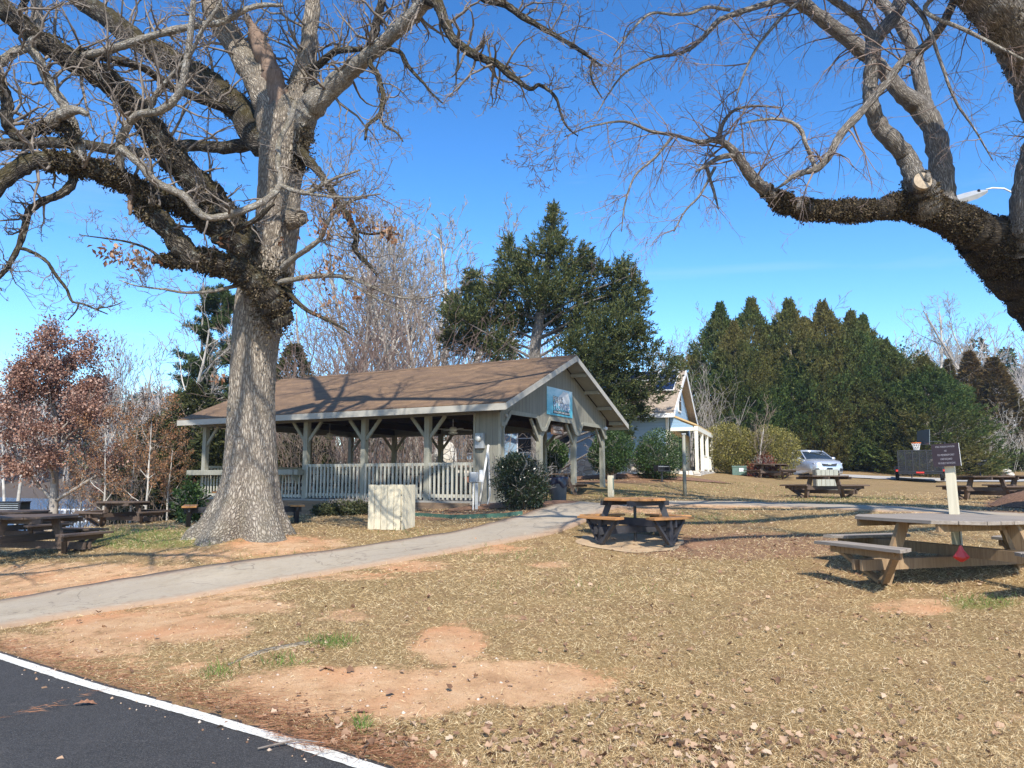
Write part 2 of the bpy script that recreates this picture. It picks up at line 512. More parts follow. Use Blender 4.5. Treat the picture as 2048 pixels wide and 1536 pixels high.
M['rust_conifer'] = leafmat('rusty_conifer', [(0, (.06, .045, .018)), (.5, (.17, .105, .036)), (1, (.28, .175, .06))], .8, .2, .2, patch=(.25, (.05, .06, .02), .6))
M['pine'] = leafmat('pine_needles', [(0, (.02, .034, .014)), (.6, (.055, .085, .028)), (1, (.12, .15, .045))], .7, .2, .2)
M['holly'] = leafmat('holly_leaf', [(0, (.014, .034, .010)), (.6, (.045, .088, .022)), (1, (.11, .16, .045))], .42, .15, .35)
M['camellia'] = leafmat('camellia_leaf', [(0, (.008, .018, .007)), (.6, (.026, .042, .016)), (.96, (.06, .075, .03)), (1, (.30, .27, .20))], .28, .08, .55)  # rare pale top stop paints glints on the glossy leaves
M['hedge'] = leafmat('hedge_leaf', [(0, (.07, .075, .02)), (.5, (.21, .185, .045)), (1, (.38, .32, .09))], .5, .2, .35)
M['lowshrub'] = leafmat('low_shrub_leaf', [(0, (.02, .03, .012)), (.6, (.06, .07, .025)), (1, (.14, .13, .05))], .5, .15)
M['nandina'] = leafmat('red_shrub_leaf', [(0, (.08, .015, .012)), (.6, (.20, .045, .03)), (1, (.30, .12, .05))], .5, .25)
M['olive_mass'] = leafmat('olive_evergreen', [(0, (.018, .028, .010)), (.6, (.055, .065, .02)), (1, (.12, .115, .04))], .75, .15, .2)
M['litter'] = leafmat('fallen_leaf', [(0, (.15, .08, .045)), (.4, (.33, .19, .11)), (.8, (.46, .30, .185)), (1, (.58, .43, .29))], .7, .15)
M['straw'] = leafmat('dry_grass_blade', [(0, (.20, .115, .045)), (.4, (.52, .355, .165)), (.8, (.79, .60, .33)), (.95, (.86, .71, .45)), (.975, (.38, .30, .11)), (1, (.22, .27, .06))], .7, .2)
M['green_blade'] = leafmat('green_grass_blade', [(0, (.06, .12, .02)), (1, (.20, .30, .06))], .6, .3)
M['pine_straw'] = leafmat('pine_straw', [(0, (.20, .085, .04)), (1, (.42, .21, .11))], .7, .1)

# built things
M['cream'] = wood('cream_painted_board', (.66, .59, .43), (.55, .48, .34), 2, .75, 18, .1, .18)
M['rail_paint'] = wood('pale_rail_paint', (.50, .475, .39), (.40, .38, .31), 2, .75, 14, .1)
M['grey_paint'] = wood('grey_green_paint', (.33, .315, .25), (.25, .24, .19), 2, .75, 16, .08)
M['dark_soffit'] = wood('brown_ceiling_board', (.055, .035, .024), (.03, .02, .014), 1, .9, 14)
M['soffit'] = plain('painted_soffit', (.30, .29, .245), .8, .08)
M['fascia'] = plain('fascia_paint', (.40, .375, .32), .7, .10, 3)
M['black_steel'] = plain('black_steel', (.02, .02, .024), .45, .2, metal=.0, spec=.5)
M['dark_plank'] = plain('black_plastic_lumber', (.045, .044, .048), .6, .2)
M['orange_plank'] = wood('orange_plastic_lumber', (.54, .265, .095), (.43, .20, .07), 0, .5, 14, .05)
M['brown_wood'] = wood('dark_stained_timber', (.15, .105, .075), (.065, .045, .034), 0, .8, 26, .3)
M['weathered'] = wood('weathered_timber', (.36, .305, .245), (.17, .135, .105), 0, .9, 30, .5)
M['treated'] = wood('tan_treated_timber', (.33, .225, .125), (.19, .115, .06), 2, .85, 26, .4)
M['concrete'] = plain('slab_concrete', (.27, .255, .225), .9, .12, 3, bump=.15)
M['white_metal'] = plain('white_metal', (.75, .75, .73), .5, .06)
M['grey_metal'] = plain('grey_metal', (.36, .37, .37), .5, .1, metal=.2)
M['pvc'] = plain('white_pipe', (.72, .69, .62), .5, .08)
M['green_box'] = plain('green_utility_paint', (.10, .16, .13), .6, .12)
M['can'] = plain('grey_can', (.10, .105, .11), .55, .15)
M['liner'] = plain('dark_plastic_liner', (.012, .013, .03), .28, .3, 12, spec=.6)
M['red'] = plain('red_plastic', (.55, .03, .02), .4, .12, spec=.5)
M['white'] = plain('white_paint', (.8, .79, .76), .6, .05)
M['lamp_glass'] = plain('lamp_dome', (.72, .70, .62), .3, .05)
M['sign_brown'] = plain('dark_brown_sign', (.03, .02, .026), .6, .15)
M['sign_text'] = plain('sign_letter_grey', (.30, .28, .30), .6, .05)
M['black'] = plain('black_print', (.008, .008, .012), .5, .1)
M['board_brown'] = wood('brown_sign_board', (.20, .115, .07), (.10, .055, .035), 0)
M['pale_letter'] = plain('pale_letter', (.72, .62, .52), .7, .05)
M['glass'] = plain('window_glass', (.02, .028, .035), .08, .2, spec=.8)
M['solar'] = plain('solar_cell', (.012, .018, .05), .12, .3, 3, spec=.8)
M['blue_siding_base'] = None
M['house_trim'] = plain('cream_trim', (.74, .70, .58), .6, .05)
M['house_cream'] = plain('cream_wall', (.68, .60, .44), .7, .06)
M['tan_metal_roof'] = plain('tan_metal_roof', (.60, .42, .20), .45, .06)
M['tyre'] = plain('tyre', (.018, .018, .018), .85, .2)
M['silver'] = plain('silver_paint', (.55, .57, .60), .25, .04, metal=.55, spec=.6)
M['chrome'] = plain('alloy', (.6, .6, .62), .25, .05, metal=.9)
M['headlight'] = plain('headlight_lens', (.55, .58, .60), .1, .2, spec=.8)
M['grille'] = plain('dark_grille', (.02, .02, .022), .4, .2, spec=.6)
M['hoop'] = plain('orange_rim', (.70, .16, .03), .5, .08)
M['net'] = plain('net_cord', (.75, .74, .70), .8, .06)
M['brick'] = plain('brick', (.26, .12, .08), .9, .3, 9)
M['clear_panel'] = plain('grey_backboard', (.10, .12, .13), .2, .1, spec=.6)
M['mulch'] = plain('leaf_mulch', (.20, .11, .065), .95, .5, 20, bump=.8)

t = NT('blue_lap_siding')
z = t.sep(t.obj())[2]
saw = t.math('FRACT', t.math('MULTIPLY', z, 1 / .17))
nz = t.noise(t.obj(), 1.2, 4, .6)
t.color(t.mix(t.ramp(saw, [(.0, .8), (.10, 0.0)]), t.mix(nz, (.25, .385, .51), (.32, .455, .58)), (.10, .14, .17)))
t.bump(saw, .6, .02); M['blue'] = t.m

t = NT('groove_siding')
x = t.sep(t.obj())
g = t.math('FRACT', t.math('MULTIPLY', t.math('ADD', x[0], x[1]), 1 / .2))
nz = t.noise(t.map(t.obj(), (6, 6, .7)), 1.6, 6, .7)
base = t.ramp(nz, [(.3, (.19, .178, .14)), (.7, (.265, .25, .2))])
t.color(t.mix(t.ramp(g, [(.0, .85), (.09, 0.0)]), base, (.09, .085, .07))); t.rough(.8)
t.bump(t.ramp(g, [(.0, 0.0), (.08, 1.0)]), .5, .01); M['siding'] = t.m

t = NT('brown_shingle')
o = t.obj(); q = t.sep(o)
br = t.n('ShaderNodeTexBrick'); t.l(t.map(o, (1, 1, 1)), br.inputs['Vector'])
uvv = t.n('ShaderNodeCombineXYZ'); t.l(q[1], uvv.inputs[0]); t.l(t.math('MULTIPLY', q[2], 2.35), uvv.inputs[1])
t.l(uvv.outputs[0], br.inputs['Vector'])
br.inputs['Scale'].default_value = 1.0; br.inputs['Brick Width'].default_value = .30; br.inputs['Row Height'].default_value = .14
br.inputs['Mortar Size'].default_value = .008; br.inputs['Bias'].default_value = .0
br.inputs['Color1'].default_value = (.14, .084, .041, 1); br.inputs['Color2'].default_value = (.26, .158, .08, 1); br.inputs['Mortar'].default_value = (.10, .06, .04, 1)
st = t.noise(t.map(uvv.outputs[0], (.35, 2.2, 1)), 1.5, 6, .7)
col = t.mix(t.ramp(st, [(.36, 0.0), (.62, .75)]), br.outputs['Color'], (.10, .062, .042))
col = t.mix(t.ramp(t.noise(o, 30, 3, .6), [(.3, 0.0), (.8, .3)]), col, (.38, .25, .15))
t.color(col); t.rough(.95); t.bump(br.outputs['Fac'], -.4, .01); M['shingle'] = t.m

t = NT('fieldstone')
v = t.voro(t.map(t.obj(), (1, 1, 1.3)), 3.0, 'DISTANCE_TO_EDGE', 'Distance')
vc = t.voro(t.map(t.obj(), (1, 1, 1.3)), 3.0, 'F1', 'Color')
vs = t.sep(vc)[0]
col = t.ramp(vs, [(0, (.42, .36, .28)), (.5, (.58, .53, .45)), (1, (.70, .66, .58))])
t.color(t.mix(t.ramp(v, [(.01, .8), (.05, 0.0)]), col, (.32, .29, .25))); t.bump(t.ramp(v, [(0, 0.0), (.1, 1.0)]), .7, .04); M['stone'] = t.m

# ground
t = NT('winter_lawn')
pos = t.pos()
n1 = t.noise(pos, 3.2, 8, .7)
n2 = t.noise(pos, 26, 6, .75)
n3 = t.noise(t.map(pos, (1, 1, 1)), 95, 4, .7)
nb = t.noise(pos, .45, 4, .6)
straw = t.ramp(n2, [(.30, (.13, .08, .034)), (.52, (.37, .25, .115)), (.76, (.68, .50, .27))])
straw = t.mix(t.ramp(n3, [(.38, .75), (.62, 0.0)]), straw, (.10, .07, .03))
straw = t.mix(t.ramp(nb, [(.4, 0.0), (.7, .35)]), straw, (.42, .27, .125))
straw = t.mix(t.ramp(t.noise(pos, 1.7, 6, .7), [(.48, 0.0), (.66, .6)]), straw, (.20, .115, .06))
straw = t.mix(t.ramp(t.noise(t.map(pos, (1, 1, 1), (7, 3, 0)), .75, 6, .7), [(.46, 0.0), (.64, .45)]), straw, (.25, .175, .07))
soil = t.ramp(n1, [(.25, (.32, .18, .088)), (.5, (.54, .325, .17)), (.78, (.66, .455, .27))])
soil = t.mix(t.ramp(n3, [(.34, .75), (.5, 0.0)]), soil, (.27, .145, .08))
peb = t.voro(pos, 38, 'F1', 'Distance')
soil = t.mix(t.ramp(peb, [(.05, .55), (.14, 0.0)]), soil, (.66, .52, .40))
soil = t.mix(t.ramp(n2, [(.55, 0.0), (.75, .5)]), soil, (.30, .16, .09))
red = t.noise(pos, .9, 3, .5)
soil = t.mix(t.ramp(red, [(.50, 0.0), (.68, .6)]), soil, (.56, .25, .115))
dk = t.math('ADD', t.attr('dirt'), t.math('MULTIPLY', t.math('SUBTRACT', n1, .5), 1.9))
dk = t.math('ADD', dk, t.math('MULTIPLY', t.math('SUBTRACT', n2, .5), 1.25))
dk = t.math('ADD', dk, t.math('MULTIPLY', t.math('SUBTRACT', t.noise(pos, 9, 5, .7), .5), 1.0))
col = t.mix(t.ramp(dk, [(.34, 0.0), (.70, 1.0)]), straw, soil)
gk = t.math('ADD', t.attr('green'), t.math('MULTIPLY', t.math('SUBTRACT', n1, .5), 1.2))
col = t.mix(t.ramp(gk, [(.4, 0.0), (.8, .75)]), col, t.mix(n2, (.10, .12, .025), (.24, .23, .07)))
lk = t.math('ADD', t.attr('litter'), t.math('MULTIPLY', t.math('SUBTRACT', n2, .5), 1.6))
lit = t.ramp(n3, [(.3, (.10, .05, .03)), (.5, (.24, .13, .075)), (.75, (.42, .27, .17))])
col = t.mix(t.ramp(lk, [(.45, 0.0), (.7, .9)]), col, lit)
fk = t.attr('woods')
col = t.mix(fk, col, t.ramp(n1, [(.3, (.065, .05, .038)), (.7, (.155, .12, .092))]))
t.color(col); t.rough(.97); t.b.inputs['Specular IOR Level'].default_value = .1
hh = t.math('ADD', t.math('MULTIPLY', n2, .6), t.math('MULTIPLY', n3, .5))
hh = t.math('ADD', hh, t.math('MULTIPLY', t.noise(pos, 7, 6, .7), .9))
t.bump(hh, .55, .03); M['ground'] = t.m

t = NT('path_concrete')
pos = t.pos()
n1 = t.noise(pos, 1.6, 7, .7); n2 = t.noise(pos, 60, 4, .7); n3 = t.noise(pos, 9, 6, .75)
col = t.ramp(n1, [(.3, (.33, .265, .18)), (.7, (.47, .39, .28))])
col = t.mix(t.ramp(n3, [(.52, 0.0), (.68, .6)]), col, (.235, .195, .145))
col = t.mix(t.ramp(t.noise(pos, .8, 5, .65), [(.42, 0.0), (.62, .45)]), col, (.30, .245, .18))
col = t.mix(t.ramp(t.math('ABSOLUTE', t.math('SUBTRACT', t.noise(pos, .55, 4, .55, .6), .5)), [(.0, .7), (.005, 0.0)]), col, (.12, .09, .065))
col = t.mix(t.ramp(n2, [(.5, 0.0), (.75, .3)]), col, (.52, .49, .44))
ed = t.attr('edge')
col = t.mix(t.ramp(t.math('ADD', ed, t.math('MULTIPLY', t.math('SUBTRACT', n3, .5), .8)), [(.62, 0.0), (.95, .8)]), col, (.33, .21, .13))
jt = t.attr('joint')
col = t.mix(t.math('MULTIPLY', jt, .6), col, (.10, .085, .07))
t.color(col); t.rough(.95); t.bump(t.math('ADD', n2, n3), .25, .008); M['path'] = t.m

t = NT('asphalt')
pos = t.pos()
n2 = t.noise(pos, 140, 4, .8); n1 = t.noise(pos, 2.0, 6, .7)
vo = t.voro(pos, 170, 'F1', 'Distance')
col = t.ramp(n2, [(.32, (.014, .013, .012)), (.52, (.046, .043, .040)), (.74, (.20, .185, .165))])
col = t.mix(t.ramp(n1, [(.45, 0.0), (.75, .35)]), col, (.075, .07, .066))
cr = t.noise(t.map(pos, (1.2, 3.5, 1), rot=(0, 0, .6)), 1.0, 4, .6, 1.2)
crk = t.math('ABSOLUTE', t.math('SUBTRACT', t.noise(pos, .7, 3, .5, .8), .5))
st2 = t.noise(t.map(pos, (1, 1, 1)), 5.5, 7, .8)
col = t.mix(t.ramp(st2, [(.56, 0.0), (.70, .55)]), col, (.12, .108, .098))
col = t.mix(t.ramp(st2, [(.30, .6), (.42, 0.0)]), col, (.012, .012, .014))
sp = t.noise(pos, 23, 3, .6)
col = t.mix(t.ramp(sp, [(.74, 0.0), (.77, .8)]), col, (.38, .33, .26))
t.color(col); t.rough(.85); t.bump(t.math('ADD', vo, n2), .5, .006); M['asphalt'] = t.m

t = NT('road_paint')
pos = t.pos(); n2 = t.noise(pos, 60, 5, .8); n1 = t.noise(pos, 5, 5, .7)
col = t.ramp(n1, [(.3, (.70, .66, .55)), (.7, (.82, .79, .70))])
col = t.mix(t.ramp(n2, [(.50, 0.0), (.62, .75)]), col, (.19, .17, .14))
col = t.mix(t.ramp(t.noise(pos, 14, 6, .8), [(.56, 0.0), (.68, .6)]), col, (.30, .26, .21))
t.color(col); t.rough(.8); t.bump(n2, .3, .004); M['paint'] = t.m

t = NT('gravel_road'); pos = t.pos()
t.color(t.ramp(t.noise(pos, 8, 8, .75), [(.3, (.32, .29, .25)), (.7, (.52, .49, .44))])); M['gravel'] = t.m
t = NT('sandy_pad'); pos = t.pos()
t.color(t.ramp(t.noise(pos, 5, 8, .75), [(.3, (.38, .25, .14)), (.7, (.54, .40, .24))])); t.bump(t.noise(pos, 40, 5, .7), .4, .01); M['sand'] = t.m
t = NT('lake_water')
t.color((.07, .13, .21)); t.rough(.18); t.b.inputs['Specular IOR Level'].default_value = .6  # blue of the reflected sky put into the base colour
t.bump(t.noise(t.map(t.pos(), (1, .5, 1)), 1.6, 5, .6), 1.0, .5); M['water'] = t.m

def banner_mat():
    t = NT('banner_print'); o = t.obj(); q = t.sep(o)
    n = t.noise(t.map(o, (1.2, 1, 2.5)), 1.5, 5, .6, .8)
    k = t.math('ADD', t.math('MULTIPLY', q[2], -.9), t.math('MULTIPLY', n, .9))
    col = t.ramp(k, [(.0, (.62, .78, .86)), (.35, (.25, .55, .66)), (.7, (.10, .42, .52))])
    t.color(col); t.rough(.4); return t.m
M['banner'] = banner_mat()
# ------------------------------------------------------------------ ground fields
_dirt = [(900,1290,60,34,1),(1010,1368,170,38,1.1),(720,1388,230,42,1.1),(600,1362,110,22,.9),(300,1256,170,26,.95),(430,1214,130,15,.85),
         (150,1290,140,28,.7),(1830,1212,80,14,.75),(820,1132,70,11,.7),(960,1098,90,10,.65),(1100,1130,40,6,.6),(190,1150,220,22,.75),
         (60,1172,160,20,.8),(560,1088,110,14,.75),(700,1232,45,11,.7),(1340,1090,90,9,.8),(700,1152,90,9,.6),(470,1110,150,16,.6),
         (1290,1020,60,7,.7),(1420,1013,60,5,.7),(330,1180,200,18,.7),(100,1230,200,20,.55),(1010,1236,50,8,.5),(240,1330,200,16,.45)]
_litter = [(1480,1092,220,26,.75),(1400,1052,140,14,.55),(1700,1150,130,20,.5),(1350,1505,420,40,.45),(1250,1420,160,40,.3),(1040,1022,110,9,.9),(880,1030,110,9,.9),
           (700,1022,110,8,.7),(480,1440,180,26,.5),(720,1490,120,26,.6),(1900,1160,120,26,.3),(620,1290,60,16,.4),(2040,1012,60,26,1.0),(1500,1300,500,120,.12),(1230,960,140,6,.8)]
_green = [(660,1287,45,9,.9),(725,1455,12,18,.9),(1960,1208,70,12,.7),(300,1078,140,18,.8),(540,1118,90,9,.5),(440,1350,40,16,.5),(560,1330,40,12,.5),
          (880,1095,90,8,.6),(1000,1110,120,10,.35),(1350,1040,160,10,.55),(1500,975,230,14,.4),(1250,985,80,16,.5),(1700,1000,120,8,.5),(1150,1180,200,20,.2),(800,1068,60,8,.4)]
def field(px, py, L):
    o = np.zeros_like(px)
    for cx, cy, rx, ry, s in L:
        d = ((px - cx) / rx) ** 2 + ((py - cy) / ry) ** 2
        o = np.maximum(o, s * np.clip(1.45 - .62 * d, 0, 1))
    return o

PATHS = [
 [((-260,1252),(-260,1316)),((0,1203),(0,1261)),((195,1170),(195,1228)),((390,1140),(390,1196)),((586,1113),(586,1159)),((800,1082),(820,1121)),
  ((917,1065),(960,1096)),((1000,1045),(1060,1078)),((1049,1031),(1127,1061)),((1082,1018),(1180,1039)),((1105,1010),(1215,1023)),((1122,1004),(1240,1013))],
 [((1236,1003.5),(1232,1015)),((1350,1003),(1350,1013)),((1470,1004),(1470,1013)),((1600,1008),(1600,1016)),((1740,1013),(1740,1022)),((1860,1018),(1860,1028)),((2060,1028),(2060,1041)),((2400,1048),(2400,1066))]]
PW = []
for pth in PATHS:
    PW.append([(G(*a)[:2], G(*b)[:2]) for a, b in pth])

def in_paths(X, Y, grow_=0.0):
    m = np.zeros(len(X), bool)
    for pw in PW:
        for (a, b), (c, d) in zip(pw[:-1], pw[1:]):
            q = np.array([a, c, d, b])
            ctr = q.mean(0); q = ctr + (q - ctr) * (1 + grow_)
            s = np.ones(len(X), bool); s2 = np.ones(len(X), bool)
            for i in range(4):
                e = q[(i + 1) % 4] - q[i]
                cr = e[0] * (Y - q[i][1]) - e[1] * (X - q[i][0])
                s &= cr >= 0; s2 &= cr <= 0
            m |= s | s2
    return m

def cat(*a): return np.concatenate(a)
gx = cat(np.arange(-600, -60, 45), np.arange(-60, -16, 1.6), np.arange(-16, 16, .16), np.arange(16, 60, 1.6), np.arange(60, 601, 45))
gy = cat(np.arange(-60, 2, 6), np.arange(2, 22, .15), np.arange(22, 62, .7), np.arange(62, 260, 5), np.arange(260, 901, 80))
GX, GY = np.meshgrid(gx, gy)
gz = terrain(GX.ravel(), GY.ravel())
nx, ny = len(gx), len(gy)
ii = (np.arange(ny - 1)[:, None] * nx + np.arange(nx - 1)[None, :]).ravel()
Fq = np.stack([ii, ii + 1, ii + nx + 1, ii + nx], -1)
ppx, ppy = proj(GX.ravel(), GY.ravel(), gz)
front = GY.ravel() > 2
fd = field(ppx, ppy, _dirt) * front
X_, Y_ = GX.ravel(), GY.ravel()
near_as = np.clip(1 - (Y_ - asphalt_y(X_)) / .5, 0, 1) * (Y_ < 12)
fl = np.maximum(field(ppx, ppy, _litter) * front, near_as * .62)
fg = field(ppx, ppy, _green) * front
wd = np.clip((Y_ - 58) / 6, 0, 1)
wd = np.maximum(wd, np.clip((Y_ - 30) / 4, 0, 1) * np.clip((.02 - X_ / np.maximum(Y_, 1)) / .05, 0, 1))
npmesh('ground', np.column_stack([X_, Y_, gz]), Fq, M['ground'], smooth=True,
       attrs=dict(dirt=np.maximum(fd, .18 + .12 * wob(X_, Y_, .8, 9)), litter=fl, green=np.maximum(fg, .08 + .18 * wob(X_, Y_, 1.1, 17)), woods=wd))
tag(bpy.data.objects['ground'], kind='structure')

# asphalt + painted line
ax = np.concatenate([np.linspace(-60, -12, 20), np.linspace(-11.5, 3.3, 120)])
ay = asphalt_y(ax); ay = ay + .012 * wob(ax * 3, ay * 3, 2, 12)
rows = []
for t_ in (0.0, .02, .06, .15, .4, 1.0):
    rows.append(np.column_stack([ax, ay * (1 - t_) + (-58) * t_, np.full(len(ax), .004)]))
V = np.concatenate(rows); n = len(ax)
ii = (np.arange(5)[:, None] * n + np.arange(n - 1)[None, :]).ravel()
tag(npmesh('road', V, np.stack([ii, ii + n, ii + n + 1, ii + 1], -1), M['asphalt']), kind='structure')
cx = np.linspace(-14, 3.2, 900); cy = asphalt_y(cx)
tn = norm(np.column_stack([np.gradient(cx), np.gradient(cy)])); nr = np.column_stack([tn[:, 1], -tn[:, 0]])
off1 = .045 + .009 * wob(cx * 6, cy, 2, 5) + .005 * wob(cx * 30, cy, 2, 7); off2 = .15 + .009 * wob(cx * 6, cy, 2, 6) + .005 * wob(cx * 30, cy, 2, 8)
A = np.column_stack([cx + nr[:, 0] * off1, cy + nr[:, 1] * off1, np.full(len(cx), .009)])
B = np.column_stack([cx + nr[:, 0] * off2, cy + nr[:, 1] * off2, np.full(len(cx), .009)])
n = len(cx); ii = np.arange(n - 1)
tag(npmesh('road_marking', np.concatenate([A, B]), np.stack([ii, ii + n, ii + n + 1, ii + 1], -1), M['paint']), kind='structure')

# concrete paths
for pi, pw in enumerate(PW):
    a = np.array([p[0] for p in pw]); b = np.array([p[1] for p in pw])
    a, _ = smooth_line(np.column_stack([a, np.zeros(len(a))]), np.zeros(len(a)), 10)
    b, _ = smooth_line(np.column_stack([b, np.zeros(len(b))]), np.zeros(len(b)), 10)
    m = 8; n = len(a); rows = []; ed = []; jn = []
    dist = np.concatenate([[0], np.cumsum(np.linalg.norm(np.diff((a + b) / 2, axis=0), axis=1))])
    for j in range(-1, m + 2):
        f = min(max(j / m, 0), 1)
        p = a * (1 - f) + b * f
        p[:, 2] = terrain(p[:, 0], p[:, 1]) + (.035 if 0 <= j <= m else -.1)
        if pi == 1: p[:, 2] -= .008
        rows.append(p); ed.append(np.full(n, abs(f - .5) * 2)); jn.append(np.zeros(n))
    V = np.stack(rows, 1).reshape(-1, 3); k = m + 3
    ii = (np.arange(n - 1)[:, None] * k + np.arange(k - 1)[None, :]).ravel()
    tag(npmesh('path', V, np.stack([ii, ii + 1, ii + k + 1, ii + k], -1), M['path'], attrs=dict(edge=np.stack(ed, 1).ravel(), joint=np.stack(jn, 1).ravel())), kind='structure')

# sandy pad below the orange table
pc = G(1258, 1087)
def disc(name, c, rx, ry, mat, z=.012, n=48, seed=3, h=0.0):
    a = np.linspace(0, 2 * math.pi, n, endpoint=False)
    r = 1 + .22 * wob(np.cos(a) * 3, np.sin(a) * 3, 1.0, seed)
    V = []; 
    for s, hh in ((1.0, 0.0), (.7, h * .6), (.35, h * .9), (.001, h)):
        x = c[0] + np.cos(a) * rx * r * s; y = c[1] + np.sin(a) * ry * r * s
        V.append(np.column_stack([x, y, terrain(x, y) + z + hh]))
    V = np.concatenate(V); Fs = []
    for k in range(3):
        i = np.arange(n); Fs.append(np.stack([k * n + i, k * n + (i + 1) % n, (k + 1) * n + (i + 1) % n, (k + 1) * n + i], -1))
    return npmesh(name, V, np.concatenate(Fs), mat, smooth=True)
tag(disc('ground_pad', pc, .98, .85, M['sand'], .010, seed=8), kind='structure')
tag(disc('mulch_bed', G(2105, 1014), 1.25, 1.5, M['mulch'], .02, h=.45), kind='structure')
tag(disc('mulch_bed', P(1235, 957, 32.5), 4.6, .7, M['mulch'], .03, h=.12), kind='structure')
tag(disc('mulch_bed', G(1030, 1013), 1.7, .75, M['mulch'], .02, h=.10), kind='structure')

# lake
V = [(-400, 36, -1.5), (-14, 36, -1.5), (-14, 170, -1.5), (-400, 170, -1.5)]
tag(npmesh('water', V, np.array([[0, 1, 2, 3]]), M['water']), kind='structure')
# gravel drive on the far right
gp = [((1560,957),(1560,962)),((1700,956),(1700,961)),((1800,957),(1800,962)),((1900,954),(1900,962)),((1960,950),(1960,960)),((2010,944),(2020,956)),((2060,938),(2090,954)),((2200,930),(2260,950))]
a = np.array([P(*p, 50) for p, q in gp]); b = np.array([P(*q, 47) for p, q in gp])
rows = []
for j in range(7):
    p = a * (1 - j / 6) + b * j / 6; p, _ = smooth_line(p, np.zeros(len(p)), 6); p[:, 2] = terrain(p[:, 0], p[:, 1]) + .05; rows.append(p)
V = np.stack(rows, 1).reshape(-1, 3); n = len(rows[0]); ii = (np.arange(n - 1)[:, None] * 7 + np.arange(6)[None, :]).ravel()
tag(npmesh('driveway', V, np.stack([ii, ii + 1, ii + 8, ii + 7], -1), M['gravel'], smooth=True), kind='structure')

# ------------------------------------------------------------------ grass, litter
def sample_ground(n, y0, y1, rng, umax=.72):
    t_ = rng.uniform(0, 1, n)
    Y = 1 / (1 / y0 - t_ * (1 / y0 - 1 / y1))
    X = Y * rng.uniform(-umax, umax, n)
    return X, Y
def fields(X, Y):
    z = terrain(X, Y); px, py = proj(X, Y, z)
    return z, field(px, py, _dirt), field(px, py, _litter), field(px, py, _green)
rng = np.random.default_rng(21)
X, Y = sample_ground(620000, 3.7, 34, rng)
ok = (Y > asphalt_y(X) + .06 * rng.uniform(.2, 1.5, len(X))) & ~in_paths(X, Y, -.03)
X, Y = X[ok], Y[ok]
z, d, l, g = fields(X, Y)
clump = .5 + .5 * wob(X * 2.2, Y * 2.2, 2.5, 31)
thin = np.clip(.22 + .85 * clump, 0, 1) * np.clip(1.15 - 1.25 * np.clip(d + .25 * (clump - .5), 0, 1), .07, 1)
pav = ((Y - 20) * .879 + (X + .27) * .477 > 0.05) & (Y > 18.8)
keep = (rng.uniform(0, 1, len(X)) < thin) & ~((Y > 19.5) & (X < 6) & (X > -14) & (Y < 30) & pav & ((X + .27) * .87 - (Y - 20) * .494 < .4))
keep &= ((X - pc[0]) ** 2 + (Y - pc[1]) ** 2 > .95)
X, Y, z, d, g = X[keep], Y[keep], z[keep], d[keep], g[keep]
n = len(X)
az = rng.uniform(0, 6.28, n); el = np.abs(rng.normal(.30, .35, n))
D = np.column_stack([np.cos(az) * np.cos(el), np.sin(az) * np.cos(el), np.sin(el)])
L = rng.uniform(.022, .065, n) * (1 + .5 * (Y > 9)); W = np.maximum(.0026, Y * .00038) * rng.uniform(.7, 1.4, n)
V, Fq, rn = leaf_mesh(np.column_stack([X, Y, z + .004]), D, L, W, .12, rng)
rn = np.clip(rn * .97, 0, 1)
tag(npmesh('grass', V, Fq, M['straw'], attrs=dict(rnd=rn)), 'short straw-coloured winter grass covering the lawn', 'grass', kind='stuff')
# green tufts
sel = np.where((rng.uniform(0, 1, n) < np.clip(g - .15, 0, 1) * .55))[0]
C = np.column_stack([X, Y, z])[sel]; m = len(sel)
az = rng.uniform(0, 6.28, m); el = rng.uniform(.5, 1.4, m)
D = np.column_stack([np.cos(az) * np.cos(el), np.sin(az) * np.cos(el), np.sin(el)])
V, Fq, rn = leaf_mesh(C, D, rng.uniform(.05, .13, m), np.maximum(.005, C[:, 1] * .0005), .08, rng)
tag(npmesh('green_grass', V, Fq, M['green_blade'], attrs=dict(rnd=rn)), 'patches of fresh green grass among the straw', 'grass', kind='stuff')
# leaf litter
X, Y = sample_ground(60000, 3.8, 32, rng)
z, d, l, g = fields(X, Y)
cl = .5 + .5 * wob(X * 1.3, Y * 1.3, 2.2, 41) + .35 * wob(X * 4, Y * 4, 2.0, 43)
pr = np.clip(.012 + .26 * np.clip(cl - .42, 0, 1) ** 1.3 * (X / np.maximum(Y, 1) > -.3) + .34 * np.clip(l - .1, 0, 1), 0, 1) * np.clip(1.1 - .8 * d, .1, 1)
onp = in_paths(X, Y)
pr = np.where(onp, pr * .05, pr); pr = np.where(Y < asphalt_y(X), .007, pr)
pr = np.where(((X + .27) * .87 - (Y - 20) * .494 < .3) & ((X + .27) * .477 + (Y - 20) * .879 > -.1), 0, pr)
k = rng.uniform(0, 1, len(X)) < pr
X, Y, z = X[k], Y[k], z[k]; n = len(X)
az = rng.uniform(0, 6.28, n); el = rng.normal(.12, .3, n)
D = np.column_stack([np.cos(az) * np.cos(el), np.sin(az) * np.cos(el), np.sin(el)])
L = rng.uniform(.025, .066, n)
zz = z + .008 + .02 * rng.uniform(0, 1, n)
V, Fq, rn = lobed_mesh(np.column_stack([X, Y, zz]), D, L, L * rng.uniform(.7, 1.05, n), rng)
tag(npmesh('leaf_litter', V, Fq, M['litter'], attrs=dict(rnd=rn)), 'brown fallen oak leaves strewn over the lawn', 'fallen leaves', kind='stuff')
